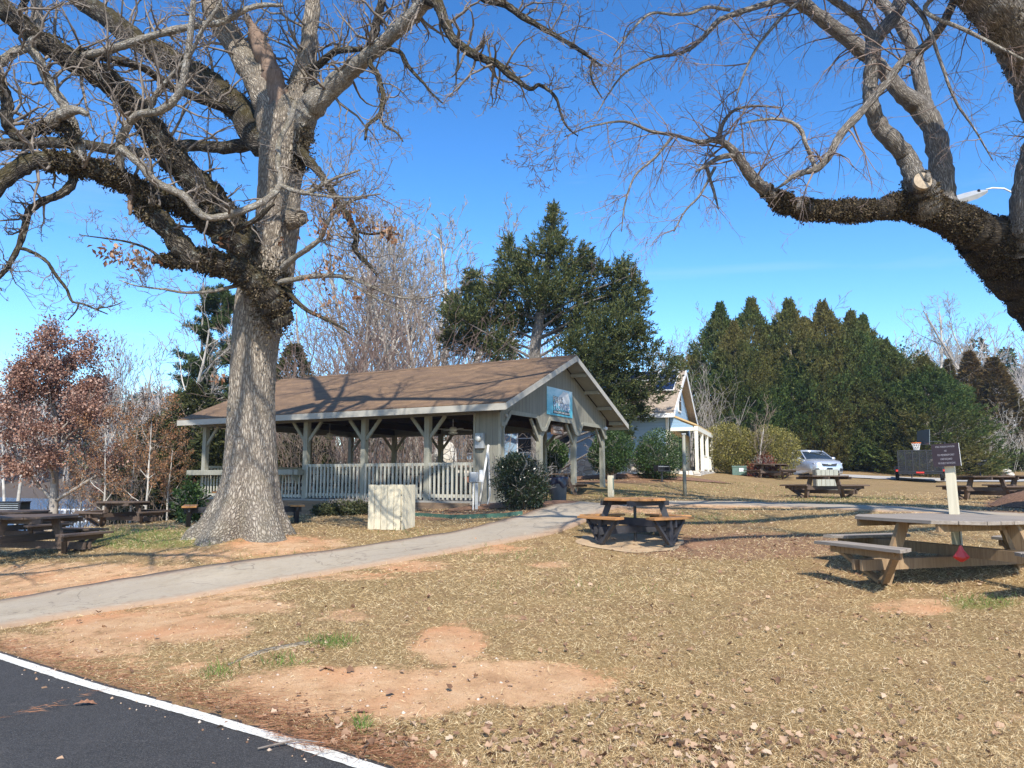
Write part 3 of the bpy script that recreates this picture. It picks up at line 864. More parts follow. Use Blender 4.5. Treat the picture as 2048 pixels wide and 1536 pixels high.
# pine straw along the asphalt
n = 9000
X = rng.uniform(-5.2, 1.2, n); Y = asphalt_y(X) + np.abs(rng.normal(0, .22, n)) - .03
dens = .35 + .65 * np.exp(-((X + .9) / 1.3) ** 2)
k = rng.uniform(0, 1, n) < dens; X, Y = X[k], Y[k]
m = 260; X = np.concatenate([X, rng.normal(-1.35, .16, m)]); Y = np.concatenate([Y, asphalt_y(X[-m:]) - .1 + rng.normal(0, .07, m)])
ca, cb_ = G(-60, 1462), G(232, 1374); tt = rng.uniform(0, 1, 55)
X = np.concatenate([X, ca[0] + (cb_[0] - ca[0]) * tt + rng.normal(0, .02, 55)]); Y = np.concatenate([Y, ca[1] + (cb_[1] - ca[1]) * tt + .03 * np.sin(tt * 9) + rng.normal(0, .02, 55)])
n = len(X); az = rng.normal(-.35, .7, n)
D = np.column_stack([np.cos(az), np.sin(az), rng.normal(.03, .09, n)])
z = np.maximum(terrain(X, Y), .006) + .012 + rng.uniform(0, .02, n)
V, Fq, rn = leaf_mesh(np.column_stack([X, Y, z]), D, rng.uniform(.06, .17, n), .0035, .03, rng)
tag(npmesh('pine_straw', V, Fq, M['pine_straw'], attrs=dict(rnd=rn)), 'rust-brown pine straw drifted along the asphalt edge', 'pine straw', kind='stuff')

# grit and small stones on the bare clay and along the road edge
X, Y = sample_ground(26000, 4.0, 16, rng); z, d, l, g = fields(X, Y)
ed_ = np.clip(1 - (Y - asphalt_y(X)) / .5, 0, 1)
k = (rng.uniform(0, 1, len(X)) < np.clip(.5 * d + .35 * ed_ + .01, 0, 1) * .32) & (Y > asphalt_y(X) - .35) & ~in_paths(X, Y)
X, Y, z = X[k], Y[k], np.maximum(z[k], .004); n = len(X); s_r = rng.uniform(.004, .011, n) * rng.choice([1, 1, 1, 1.9], n)
oct_ = np.array([(1, 0, 0), (0, 1, 0), (-1, 0, 0), (0, -1, 0), (0, 0, .7), (0, 0, -.7)])
V = (np.column_stack([X, Y, z + .003])[:, None, :] + (oct_[None] * rng.uniform(.6, 1.3, (n, 6, 1))) * s_r[:, None, None]).reshape(-1, 3)
f8 = np.array([(0, 1, 4), (1, 2, 4), (2, 3, 4), (3, 0, 4), (1, 0, 5), (2, 1, 5), (3, 2, 5), (0, 3, 5)])
M['grit'] = leafmat('clay_grit', [(0, (.16, .085, .05)), (.5, (.42, .27, .17)), (1, (.66, .56, .45))], .9, .01)
tag(npmesh('gravel', V, (np.arange(n)[:, None, None] * 6 + f8[None]).reshape(-1, 3), M['grit'], attrs=dict(rnd=np.repeat(rng.uniform(0, 1, n), 6))), 'small stones and grit scattered on the bare clay', 'gravel', kind='stuff')

# single leaves and a stick that can be picked out
def oak_leaf_mesh():
    mb = MB(); o = [(0,0),(.1,.08),(.22,.05),(.3,.2),(.42,.1),(.52,.26),(.64,.12),(.76,.2),(.86,.07),(1,0)]
    up = [(x, y, .10 * math.sin(x * 3.1) + .25 * abs(y)) for x, y in o]; dn = [(x, -y, .10 * math.sin(x * 3.1) + .32 * abs(y)) for x, y in o]
    v = up + dn[1:-1]; f = []
    for i in range(len(o) - 1):
        a, b = i, i + 1
        c = len(o) + i if 0 < i + 1 < len(o) - 1 else (0 if i + 1 == 0 else len(o) - 1)
        e = len(o) + i - 1 if 0 < i < len(o) - 1 else 0
        q = [a, b] + ([c] if c != b else []) + ([e] if e != a else [])
        f.append(tuple(dict.fromkeys(q)))
    return mb.add(v, f)
lt = NT('single_leaf'); lt.color(lt.ramp(lt.noise(lt.obj(), 4, 4, .6), [(.3, (.22, .09, .05)), (.7, (.38, .19, .10))]))
for (px, py, s, rz, lab) in [(145,1416,.16,.4,'curled rust-brown leaf lying on the dark asphalt'),(668,1345,.15,2.4,'dark curled leaf at the upper edge of the bare clay patch'),
                       (1665,1488,.12,1.0,'large tan leaf at the lower right of the lawn beyond the clay'),(705,1428,.12,.2,'shrivelled purple-brown leaf below the bare clay patch'),(1345,1480,.14,2.9,'broad pale brown leaf in the bottom grass')]:
    p = G(px, py)
    o = oak_leaf_mesh().build('fallen_leaf', lt.m); o.scale = (s, s, s)
    o.location = (p[0], p[1], max(p[2], .006) + .012); o.rotation_euler = (.15, .1, rz)
    tag(o, lab, 'leaf', 'single fallen leaves')
p0 = G(515, 1506); p1 = G(600, 1489); p2 = G(650, 1495)
mb = MB(); mb.tube([(*p0[:2], .02), (*((p0 + p1)[:2] / 2 + [0, .01]), .026), (*p1[:2], .03), (*p2[:2], .03)], [.006, .007, .006, .003], 6)
tag(mb.build('stick', M['oak_twig']), 'thin bent stick lying across the white road line', 'stick')
rp = [G(*q) for q in ((455,1333),(520,1308),(600,1290),(660,1280))]
V, Fq, bk = tube_np(*smooth_line([(*q[:2], tz(q[0], q[1]) - .002) for q in rp], [.012, .03, .03, .01], 6), 8)
tag(npmesh('tree_root', V, Fq, M['oak_bark'], smooth=True, attrs=dict(bk=bk)), 'pale surface root breaking through the bare clay', 'root')
# ------------------------------------------------------------------ pavilion
PX0, PY0 = -.36, 20.0
FZ = float(P(1003, 1003, 20)[2])
ANG = math.atan2(.879, .477)
M['tan_timber'] = wood('old_tan_timber', (.26, .18, .115), (.12, .08, .05), 1, .9, 22, .4)
pv = thing('pavilion', 'open wooden picnic pavilion with brown shingle gable roof and grey-green posts', 'pavilion', (PX0, PY0, FZ), ANG)
def PL(w, s, h):   # pavilion local -> world
    c, q = math.cos(ANG), math.sin(ANG)
    return np.array((PX0 + w * c - s * q, PY0 + w * q + s * c, FZ + h))
WID, LEN, BH = 7.2, 11.0, 2.3
OW, OS, HE, HR = .8, .66, 2.42, 4.22
pitch = (HR - HE) / (WID / 2 + OW)
def roof_h(w): return HR - abs(w - WID / 2) * pitch
MB().box((-.2, -.25, -.75), (WID + .2, LEN + .2, 0)).build('floor_slab', M['concrete'], pv)
MB().box((-.30, .72, -.75), (-.203, 11.2, -.05)).build('retaining_timber', M['tan_timber'], pv)
def brace_(w0, s0, dw, ds):
    MB().beam((w0 + dw * .05, s0 + ds * .05, BH - .62), (w0 + dw * .56, s0 + ds * .56, BH - .02), .06, .09).build('brace', M['grey_paint'], pv)
for w in (0, 2.4, 4.8, 7.2):
    mb = MB().box((w - .075, -.075, 0), (w + .075, .075, BH))
    mb.build('post', M['grey_paint'], pv, bevel=.006)
    if w > 0: brace_(w, 0, -1, 0)
    if w < 7.2: brace_(w, 0, 1, 0)
for w in (0, 7.2):
    for i in range(1, 6):
        s = 2.2 * i
        mb = MB().box((w - .08, s - .08, 0), (w + .08, s + .08, BH))
        mb.build('post', M['grey_paint'], pv, bevel=.006)
        brace_(w, s, 0, -1)
        if i < 5: brace_(w, s, 0, 1)
for w in (2.4, 4.8):
    MB().box((w - .075, LEN - .075, 0), (w + .075, LEN + .075, BH)).build('post', M['grey_paint'], pv)
# beams
for w in (0, WID): MB().box((w - .07, .13, BH - .02), (w + .07, LEN + .3, BH + .22)).build('beam', M['grey_paint'], pv)
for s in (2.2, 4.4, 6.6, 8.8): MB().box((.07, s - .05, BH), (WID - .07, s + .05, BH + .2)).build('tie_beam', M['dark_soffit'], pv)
MB().box((.08, LEN - .06, BH - .02), (WID - .08, LEN + .06, BH + .22)).build('beam', M['grey_paint'], pv)
# gable wall with stepped lower edge
def gable_outline():
    b = []
    hb, hd = BH - .02, BH - .36
    b.append((-.09, hd)); b.append((.10, hd)); b.append((.42, hb))
    for w in (2.4, 4.8):
        b += [(w - .42, hb), (w - .14, hd), (w + .14, hd), (w + .42, hb)]
    b += [(WID - .42, hb), (WID - .10, hd), (WID + .09, hd)]
    return b
low = gable_outline()
top = [(WID + .09, roof_h(WID + .09) - .10), (WID / 2, HR - .10), (-.09, roof_h(-.09) - .10)]
MB().extrude([(w, -.13, h) for w, h in low + top], (0, .05, 0)).build('gable_wall', M['siding'], pv)
mb = MB()
for (a, b) in zip(low[:-1], low[1:]):
    mb.beam((a[0], -.145, a[1] + .05), (b[0], -.145, b[1] + .05), .024, .11, (0, 0, 1) if abs(a[1] - b[1]) < .01 else (0, 0, 1))
mb.build('gable_trim', M['grey_paint'], pv)
MB().extrude([(w, LEN + .08, h) for w, h in [(-.09, BH + .2), (WID + .09, BH + .2)] + top], (0, .05, 0)).build('gable_wall', M['siding'], pv)
# solid corner column
MB().box((-.10, -.10, -.02), (.10, .66, BH + .05)).build('corner_panel', M['siding'], pv)
mb = MB()
for a, b in ((( -.125, -.125, -.02), (-.065, -.065, BH)), ((.065, -.125, -.02), (.125, -.10, BH)), ((-.125, .62, -.02), (-.10, .68, BH))): mb.box(a, b)
mb.build('corner_trim', M['grey_paint'], pv)
# roof
def slope(side):
    sg = -1 if side == 0 else 1
    we = WID / 2 + sg * (WID / 2 + OW)
    mb = MB(); n = Vector((sg * pitch, 0, 1)).normalized() * .05
    a = Vector((WID / 2, -OS, HR)); b = Vector((we, -OS, HE)); c = Vector((we, LEN + .42, HE)); d = Vector((WID / 2, LEN + .42, HR))
    q = [a, b, c, d] if side else [a, d, c, b]
    mb.add([p for p in q] + [p + n for p in q], [(4,5,6,7),(3,2,1,0),(0,1,5,4),(1,2,6,5),(2,3,7,6),(3,0,4,7)])
    return mb, (we, sg)
for side in (0, 1):
    mb, (we, sg) = slope(side)
    mb.build('roof', M['shingle'], pv)
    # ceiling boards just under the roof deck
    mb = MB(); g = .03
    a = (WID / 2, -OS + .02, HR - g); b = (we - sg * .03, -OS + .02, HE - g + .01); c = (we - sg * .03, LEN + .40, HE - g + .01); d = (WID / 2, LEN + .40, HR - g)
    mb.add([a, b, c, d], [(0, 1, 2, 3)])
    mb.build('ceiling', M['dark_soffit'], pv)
    # painted soffit of the gable overhang
    mb = MB(); mb.add([(WID / 2, -OS + .03, HR - .05), (we - sg * .05, -OS + .03, HE - .045), (we - sg * .05, -.14, HE - .045), (WID / 2, -.14, HR - .05)], [(0, 1, 2, 3)])
    mb.build('soffit', M['soffit'], pv)
    # fascia
    MB().box((we - (.0 if sg < 0 else .0) - .012, -OS, HE - .14), (we + .012, LEN + .42, HE + .028)).build('fascia', M['fascia'], pv)
    for s_ in (-OS, LEN + .42):
        mb = MB()
        e = -.014 if s_ < 0 else .014
        mb.extrude([(WID / 2, s_ + e - .012, HR + .035), (we, s_ + e - .012, HE + .035), (we, s_ + e - .012, HE - .13), (WID / 2, s_ + e - .012, HR - .13)], (0, .024, 0))
        mb.build('fascia', M['fascia'], pv)
    for f in (.18, .42, .66, .9):
        w = WID / 2 + sg * f * (WID / 2 + OW); h = HR - f * (HR - HE) - .12
        MB().box((w - .035, -OS + .03, h - .06), (w + .035, -.13, h + .05)).build('lookout', M['grey_paint'], pv)
mb = MB()
mb.extrude([(WID / 2 - .16, -OS, HR - .16 * pitch + .062), (WID / 2, -OS, HR + .075), (WID / 2 + .16, -OS, HR - .16 * pitch + .062)], (0, LEN + OS + .42, 0))
mb.build('ridge_cap', M['shingle'], pv)
# railings
def railing(w, s0, s1, out=-1):
    mb = MB()
    mb.box((w - .03 + out * .05, s0, .93), (w + .03 + out * .05, s1, 1.01)).box((w - .025 + out * .05, s0, .08), (w + .025 + out * .05, s1, .17))
    n = max(2, int((s1 - s0) / .135))
    for i in range(n):
        s = s0 + (i + .5) * (s1 - s0) / n
        mb.box((w - .02 + out * .10, s - .023, .03), (w + .018 + out * .10, s + .023, 1.0))
    mb.build('railing', M['rail_paint'], pv)
for a, b in ((.70, 2.12), (2.28, 4.32), (4.48, 6.52)): railing(0, a, b)
for i in range(1, 5): railing(WID, 2.2 * i + .08, 2.2 * (i + 1) - .08, 1)
for a, b in ((.1, 2.3), (2.5, 4.7), (4.9, 7.1)):
    mb = MB().box((a, LEN - .03, .93), (b, LEN + .03, 1.01)).box((a, LEN - .025, .08), (b, LEN + .025, .17))
    for i in range(16): mb.box((a + (i + .5) * (b - a) / 16 - .02, LEN + .03, .03), (a + (i + .5) * (b - a) / 16 + .02, LEN + .06, 1.0))
    mb.build('railing', M['rail_paint'], pv)
# serving counter and slatted front at the far bays
mb = MB().box((-.42, 6.75, .70), (.05, LEN + .35, .86))
mb.build('counter', M['grey_paint'], pv, bevel=.01)
mb = MB().extrude([(-.36, 6.74, .70), (-.36, 6.60, .70), (-.36, 6.60, .86), (-.36, 6.75, .86)], (.3, 0, 0)).extrude([(-.4, 6.78, .70), (-.1, 6.78, .42), (-.1, 6.78, .70)], (0, .05, 0))
mb.build('counter_bracket', M['grey_paint'], pv)
mb = MB().box((-.10, 6.7, .04), (-.05, LEN - .1, .12))
for i in range(32): s = 6.75 + i * .135; mb.box((-.125, s - .02, .02), (-.10, s + .02, .70))
mb.build('slatted_front', M['rail_paint'], pv)

# ---- banner on the gable
bw0, bw1, bh0, bh1 = 2.62, 4.42, 1.0, 1.0
hA = float(P(1092, 828, PL(bw0, -.13, 0)[1])[2]) - FZ
hB = float(P(1092, 772, PL(bw0, -.13, 0)[1])[2]) - FZ
bn = thing('banner_sign', 'blue and white Polar Plunge banner fixed to the pavilion gable', 'banner', PL((bw0 + bw1) / 2, -.135, (hA + hB) / 2), ANG)
bW, bH = bw1 - bw0, hB - hA
MB().box((-bW / 2, -.012, -bH / 2), (bW / 2, .0, bH / 2)).build('banner_sheet', M['banner'], bn)
def text(txt, size, loc, mat, parent, name='lettering', sx=1.0, offset=0.0, ext=.002, width=None):
    cu = bpy.data.curves.new(name, 'FONT'); cu.body = txt; cu.size = size; cu.align_x = 'CENTER'; cu.align_y = 'CENTER'
    cu.extrude = ext; cu.offset = offset; cu.materials.append(mat)
    tmp = bpy.data.objects.new('tmp_text', cu); COL.objects.link(tmp)
    me = bpy.data.meshes.new_from_object(tmp.evaluated_get(bpy.context.evaluated_depsgraph_get()))
    bpy.data.objects.remove(tmp); bpy.data.curves.remove(cu)
    if width:
        xs = [v.co.x for v in me.vertices]; sx = width / (max(xs) - min(xs))
    for v in me.vertices: v.co.x *= sx
    me.materials.clear(); me.materials.append(mat)
    o = bpy.data.objects.new(name, me); COL.objects.link(o); o.parent = parent
    o.location = loc; o.rotation_euler = (R(90), 0, 0)
    return o
t_ = NT('plunge_letter'); q = t_.sep(t_.obj()); t_.color(t_.ramp(t_.noise(t_.obj(), 6, 3, .6), [(.3, (.30, .42, .62)), (.7, (.60, .74, .85))])); M['plunge'] = t_.m
# pale splash shape behind the words
mb = MB(); sp = [(-.35,.06),(-.12,.14),(-.02,.22),(.1,.26),(.22,.36),(.36,.33),(.52,.36),(.62,.27),(.70,.12),(.66,-.05),(.72,-.16),(.5,-.2),(.2,-.14),(-.1,-.1)]
mb.extrude([(x * bW / 1.8, -.0145, y * bH / .8) for x, y in sp], (0, -.001, 0)); mb.build('splash', M['white'], bn)
sy = bH / .8
text('POLAR', .23 * sy, (-.085 * bW, -.018, .06 * sy), M['black'], bn, width=.40 * bW, offset=.013)
text('POLAR', .23 * sy, (-.085 * bW, -.022, .06 * sy), M['white'], bn, width=.385 * bW, offset=.0)
text('PLUNGE', .30 * sy, (.04 * bW, -.018, -.135 * sy), M['black'], bn, width=.62 * bW, offset=.013)
text('PLUNGE', .30 * sy, (.04 * bW, -.022, -.135 * sy), M['plunge'], bn, width=.60 * bW, offset=.0)
MB().box((-.27 * bW, -.0165, -.345 * sy), (.38 * bW, -.0125, -.255 * sy)).build('slogan_strip', M['black'], bn)
text('CHILL OUT CHICKASAW', .075 * sy, (.055 * bW, -.020, -.30 * sy), M['white'], bn, width=.62 * bW, offset=.001)
# small hanging board under the gable
hb_ = thing('hanging_sign', 'small brown wooden board hanging under the banner in the pavilion entrance', 'sign', PL(3.58, -.02, BH - .27), ANG)
MB().box((-.42, -.015, -.14), (.42, .015, .14)).build('board', M['board_brown'], hb_)
mb = MB()
for x in (-.3, .3): mb.tube([(x, 0, .14), (x, 0, .27)], .006, 6)
mb.build('hanger', M['black_steel'], hb_)
text('WELCOME', .115, (0, -.019, .06), M['pale_letter'], hb_, sx=1.2)
text('PAVILION', .115, (0, -.019, -.06), M['pale_letter'], hb_, sx=1.2)

# ---- electric meter on the corner panel
em = thing('electric_meter', 'grey round-glass electric meter box on the pavilion corner panel', 'meter', PL(-.105, .46, float(P(974, 882, 20.2)[2]) - FZ), ANG - R(90))
MB().box((-.13, -.10, -.20), (.13, 0, .20)).build('box', M['grey_metal'], em, bevel=.01)
o = MB().lathe([(.085, 0), (.085, .05), (.07, .09), (.0, .1)], 20).build('glass_dome', M['lamp_glass'], em, smooth=True); o.rotation_euler = (R(90), 0, 0); o.location = (0, -.10, .06)
# conduits
def pipe(name, pts, r, mat, lab, catg, grp=None):
    mb = MB(); mb.tube(pts, r, 8); o = mb.build(name, mat, smooth=True); return tag(o, lab, catg, grp)
pipe('conduit', [P(957, 1020, 19.3), P(977, 890, 19.75)], .028, M['pvc'], 'long white pipe leaning up to the electric meter', 'pipe')
pipe('conduit', [P(972, 1020, 19.4), P(980, 990, 19.6), P(977, 905, 19.78)], .02, M['grey_metal'], 'grey elbow pipe rising behind the leaning white pipe', 'pipe')
ub = P(950, 1022, 19.1)
ub[2] = tz(ub[0], ub[1])
ut = thing('utility_pedestal', 'rounded grey utility box on two posts with white box beside it', 'utility box', ub)
H1 = float(P(950, 944, 19.1)[2]) - ub[2]; H0 = float(P(950, 966, 19.1)[2]) - ub[2]
MB().box((-.14, -.05, H0), (.09, .06, H1)).build('grey_box', M['grey_metal'], ut, bevel=.03)
MB().box((.10, .0, H0 + .02), (.19, .08, H1 + .05)).build('white_box', M['white_metal'], ut, bevel=.008)
MB().box((-.06, -.03, -.1), (-.03, 0, H0)).build('post', M['pvc'], ut)
MB().box((.0, -.03, -.1), (.07, .03, H0)).build('post', M['grey_metal'], ut)
# ceiling fans
def fan(px, py, Y, lab):
    p = P(px, py, Y)
    f = thing('ceiling_fan', lab, 'ceiling fan', p, group='ceiling fans under the pavilion roof')
    MB().lathe([(.03, -.02), (.13, .0), (.15, .05), (.0, .07)], 16).build('lamp_dome', M['lamp_glass'], f, smooth=True)
    MB().lathe([(.10, .07), (.12, .12), (.10, .2), (.04, .22)], 16).build('motor', M['white_metal'], f, smooth=True)
    mb = MB(); mb.tube([(0, 0, .2), (0, 0, .75)], .012, 6); mb.build('rod', M['white_metal'], f)
    for i in range(4):
        a = .5 + i * math.pi / 2
        mb = MB().box((.12, -.06, .13), (.62, .06, .14), a); mb.build('blade', M['white_metal'] if i != 2 else M['white_metal'], f)
fan(906, 868, 23.5, 'white ceiling fan with lamp dome nearest the corner column')
fan(659, 879, 27.0, 'white ceiling fan with lamp dome in the far half of the pavilion')
# security lamp on far post
sl = thing('security_lamp', 'small white security lamp on the last gable post', 'lamp', PL(7.12, -.17, BH - .05), ANG)
MB().lathe([(.03, -.02), (.07, .0), (.08, .06), (.03, .1)], 14).build('lamp_head', M['white_metal'], sl, smooth=True)
MB().box((-.03, 0, .02), (.03, .06, .08)).build('bracket', M['white_metal'], sl)
cl_ = thing('security_camera', 'tiny white camera under the gable corner above the column', 'camera', PL(.15, -.16, BH - .08), ANG)
MB().lathe([(.02, -.04), (.04, -.02), (.045, .03), (.02, .05)], 12).build('dome', M['grey_metal'], cl_, smooth=True)
MB().box((-.02, 0, .0), (.02, .04, .05)).build('bracket', M['white_metal'], cl_)
# ------------------------------------------------------------------ walk-in picnic tables
def picnic_table(label, loc, rz, mt, ml, a=.72, h=.76, seat=.45, sr=1.12, sl=1.15, steel=False, group='walk-in picnic tables on the lawn', clip=3, lt=.72, lo=.26):
    root = thing('picnic_table', label, 'picnic table', loc, rz, group)
    npl = 10; w = 2 * a / npl; kink = a - clip * w
    def ex(y):
        y = abs(y); return a if y <= kink + 1e-6 else a - (y - kink)
    mb = MB()
    for i in range(npl):
        y0 = -a + i * w + .004; y1 = -a + (i + 1) * w - .004
        x0, x1 = ex(y0), ex(y1)
        mb.prism([(-x0, y0), (x0, y0), (x1, y1), (-x1, y1)], h - .042, h)
    mb.build('tabletop', mt, root, bevel=.004)
    mb = MB()
    for y in (-.62 * a, .62 * a): mb.box((y - .022, -a * .93, h - .13), (y + .022, a * .93, h - .044))
    mb.build('cleat', ml, root)
    for q in range(4):
        c, s = math.cos(q * math.pi / 2), math.sin(q * math.pi / 2)
        def T(r, t, z): return (r * c - t * s, r * s + t * c, z)
        mb = MB()
        for (r0, r1, e0, e1) in ((sr - .15, sr - .004, sl * .40, sl * .46), (sr + .004, sr + .15, sl * .46, sl * .5)):
            pts = [T(r0, -e0, 0)[:2], T(r1, -e1, 0)[:2], T(r1, e1, 0)[:2], T(r0, e0, 0)[:2]]
            mb.prism(pts, seat - .04, seat)
        mb.build('bench', mt, root, bevel=.004)
        ft = a * lt + lo
        if steel:
            MB().box((-.045, -.045, -.02), (.045, .045, seat - .04)).build('leg', ml, root).location = T(sr + .02, 0, 0)
            if q % 2 == 0:
                c2, s2 = math.cos(q * math.pi / 2 + R(45)), math.sin(q * math.pi / 2 + R(45))
                MB().beam((a * .82 * c2, a * .82 * s2, h - .05), (a * 1.3 * c2, a * 1.3 * s2, -.02), .07, .11, (c2, s2, 0)).build('leg', ml, root)
            ft = sr
        else:
            MB().beam(T(a * lt, 0, h - .05), T(ft, 0, -.02), .05, .15, T(1, 0, 0)).build('leg', ml, root)
        for sg in (-1, 1):
            mb = MB().beam(T(ft + .03, sg * .035, .0), T(sr, sg * sl * .36, seat - .05), .04, .09, T(0, 1, 0) if False else T(1, 0, 0))
            mb.build('brace', ml, root)
        mb = MB().box((-.02, -.5 * sl * .8, seat - .13), (.02, .5 * sl * .8, seat - .042)); 
        mb.v = [T(sr + x, y, z) for x, y, z in mb.v]
        mb.build('seat_bearer', ml, root)
    for q in range(2):
        mb = MB()
        for sg in (-1, 1):
            o_ = sg * .065 * (1 if q else 1)
            b0, b1 = ((-sr - .12, o_ - .02, seat - .17 - q * .004), (sr + .12, o_ + .02, seat - .045 - q * .0))
            if q: mb.box((b0[1], b0[0], b0[2] - .125), (b1[1], b1[0], b1[2] - .127))
            else: mb.box(b0, b1)
        mb.build('cross_beam', ml, root)
    if steel:
        mb = MB(); mb.tube([(0, 0, .0), (0, 0, h - .05)], .028, 10); mb.build('centre_post', M['black_steel'], root)
    return root

pt = P(1915, 1155, 9.9)
picnic_table('large weathered grey-brown octagonal table nearest the camera with four tan-legged benches', (pt[0], pt[1], tz(pt[0], pt[1]) - .01), R(108), M['weathered'], M['treated'], a=1.0, sr=1.42, sl=1.42, clip=2, lt=.80, lo=.34)
pt2 = G(1271, 1084)
picnic_table('orange-topped octagonal table with black legs on a sandy pad', (pt2[0], pt2[1], tz(pt2[0], pt2[1]) + .02), R(126), M['orange_plank'], M['dark_plank'], a=.545, sr=.80, sl=.98, steel=True, group='orange walk-in picnic tables')
op2 = picnic_table('orange table half hidden behind the big oak trunk', P(487, 1048, 17.6), R(20), M['orange_plank'], M['dark_plank'], a=.70, sr=1.13, sl=1.1, steel=True, group='orange walk-in picnic tables')
op2.location.z = tz(op2.location.x, op2.location.y)
p = G(55, 1112)
tb = picnic_table('dark brown octagonal table at the left edge with tree shadows around it', (p[0], p[1], tz(p[0], p[1])), R(77), M['brown_wood'], M['brown_wood'], a=.80, sr=1.22, sl=1.25)
def put(px, py, Y, rz, lab, sc=1.0):
    q = P(px, py, Y)
    return dup(tb, (q[0], q[1], tz(q[0], q[1]) - .01), rz, lab, 'walk-in picnic tables on the lawn', sc)
put(20, 1075, 19.5, R(70), 'dark brown table between the left edge table and the iron grill')
put(244, 1050, 25.5, R(70), 'dark brown table below the bare shrubs on the left shore', 1.0)
put(1649, 994, 26.5, R(23), 'dark brown table in front of the shade-grey bin screen on the far lawn')
put(1543, 956, 41, R(26), 'red-brown table beside the green utility cabinet and red shrub', 1.0)
put(1975, 998, 24.5, R(13), 'dark brown table behind the leaning sign post', .98)
put(2062, 996, 26.5, R(14), 'dark brown table cut off by the right edge behind the sign')
# rectangular tables (under and behind the pavilion)
def rect_table(label, loc, rz, mat):
    r = thing('picnic_table', label, 'picnic table', loc, rz, 'straight picnic tables around the pavilion')
    mb = MB()
    for i in range(5): mb.box((-.9, -.37 + i * .15, .71), (.9, -.24 + i * .15, .75))
    mb.build('tabletop', mat, r)
    for s in (-1, 1): MB().box((-.9, s * .72 - .13, .41), (.9, s * .72 + .13, .45)).build('bench', mat, r)
    for x in (-.62, .62):
        for s in (-1, 1): MB().beam((x, s * .25, .70), (x, s * .62, 0), .045, .10).build('leg', mat, r)
        MB().box((x + .03, -.80, .33), (x + .07, .80, .40)).build('cross_beam', mat, r)
    return r
q = P(1120, 985, 24.6)
rt = rect_table('dark straight table behind the grey trash can', (q[0], q[1], FZ), ANG + R(18), M['brown_wood'])
for (w, s, lab) in ((2.4, 4.4, 'dark straight table inside the pavilion behind the near railing'), (4.9, 2.6, 'dark straight table inside the pavilion by the far posts'), (2.4, 8.2, 'dark straight table in the far left half of the pavilion'), (5.0, 6.6, 'dark straight table inside the pavilion along its back rail')):
    dup(rt, PL(w, s, 0), ANG + R(90), lab, 'straight picnic tables around the pavilion')

# red cloth hanging below the big table
p = P(1921, 1091, pt[1] - .62)
mb = MB(); k = 10
prof = [(.012, 0), (.03, -.05), (.085, -.13), (.075, -.15), (.02, -.19)]
for j, (r_, z_) in enumerate(prof):
    for i in range(k):
        a_ = i / k * 6.283; rr = r_ * (1 + .25 * math.cos(2 * a_ + .6 * j)) 
        mb.v.append((rr * math.cos(a_), rr * .45 * math.sin(a_), z_))
for j in range(len(prof) - 1):
    for i in range(k): mb.f.append((j * k + i, j * k + (i + 1) % k, (j + 1) * k + (i + 1) % k, (j + 1) * k + i))
mb.f.append(tuple(range(k))); mb.f.append(tuple(reversed(range((len(prof) - 1) * k, len(prof) * k))))
o = mb.build('red_cloth', M['red'], smooth=False); o.location = p
mbs = MB(); mbs.tube([(0, 0, -.005), (0, 0, .72 + tz(pt[0], pt[1]) - p[2])], .004, 5); mbs.build('string', M['black_steel'], o)
tag(o, 'small red pointed cloth hanging from the big weathered table', 'cloth')

# ------------------------------------------------------------------ bin screens
def screen(label, loc, rz, wd, dp, ht, mat):
    r = thing('bin_screen', label, 'bin screen', loc, rz, 'slatted wooden bin screens')
    def side(name, L, tr):
        mb = MB(); n = max(3, round(L / .155)); w = L / n
        for i in range(n):
            mb.box((-L / 2 + i * w + .007, -.02, .02 + (.006 if i % 2 else 0)), (-L / 2 + (i + 1) * w - .007, .0, ht - (.008 if i % 3 == 1 else 0)))
        mb.box((-L / 2 + .02, .0, .2), (L / 2 - .02, .035, .28)).box((-L / 2 + .02, .0, ht - .2), (L / 2 - .02, .035, ht - .12))
        o = mb.build(name, mat, r); o.location = tr[0]; o.rotation_euler = (0, 0, tr[1])
    side('front_panel', wd, ((0, -dp / 2, 0), 0)); side('back_panel', wd, ((0, dp / 2, 0), math.pi))
    side('side_panel', dp - .05, ((wd / 2, 0, 0), math.pi / 2)); side('side_panel', dp - .05, ((-wd / 2, 0, 0), -math.pi / 2))
    return r
p = P(783, 1056, 16.2)
s1 = screen('cream painted bin screen standing beside the concrete path', (p[0], p[1], tz(p[0], p[1]) - .03), R(-21), .76, .60, .93, M['cream'])
p = P(1652, 980, 31.0)
M['grey_board'] = wood('shaded_cream_board', (.42, .42, .35), (.28, .28, .23), 2, .85, 18)  # shade on the far screen put into its board colour
dup(s1, (p[0], p[1], tz(p[0], p[1])), R(-8), 'shade-grey bin screen behind the brown table on the far lawn', 'slatted wooden bin screens', (1.05, 1.05, .98), M['grey_board'])

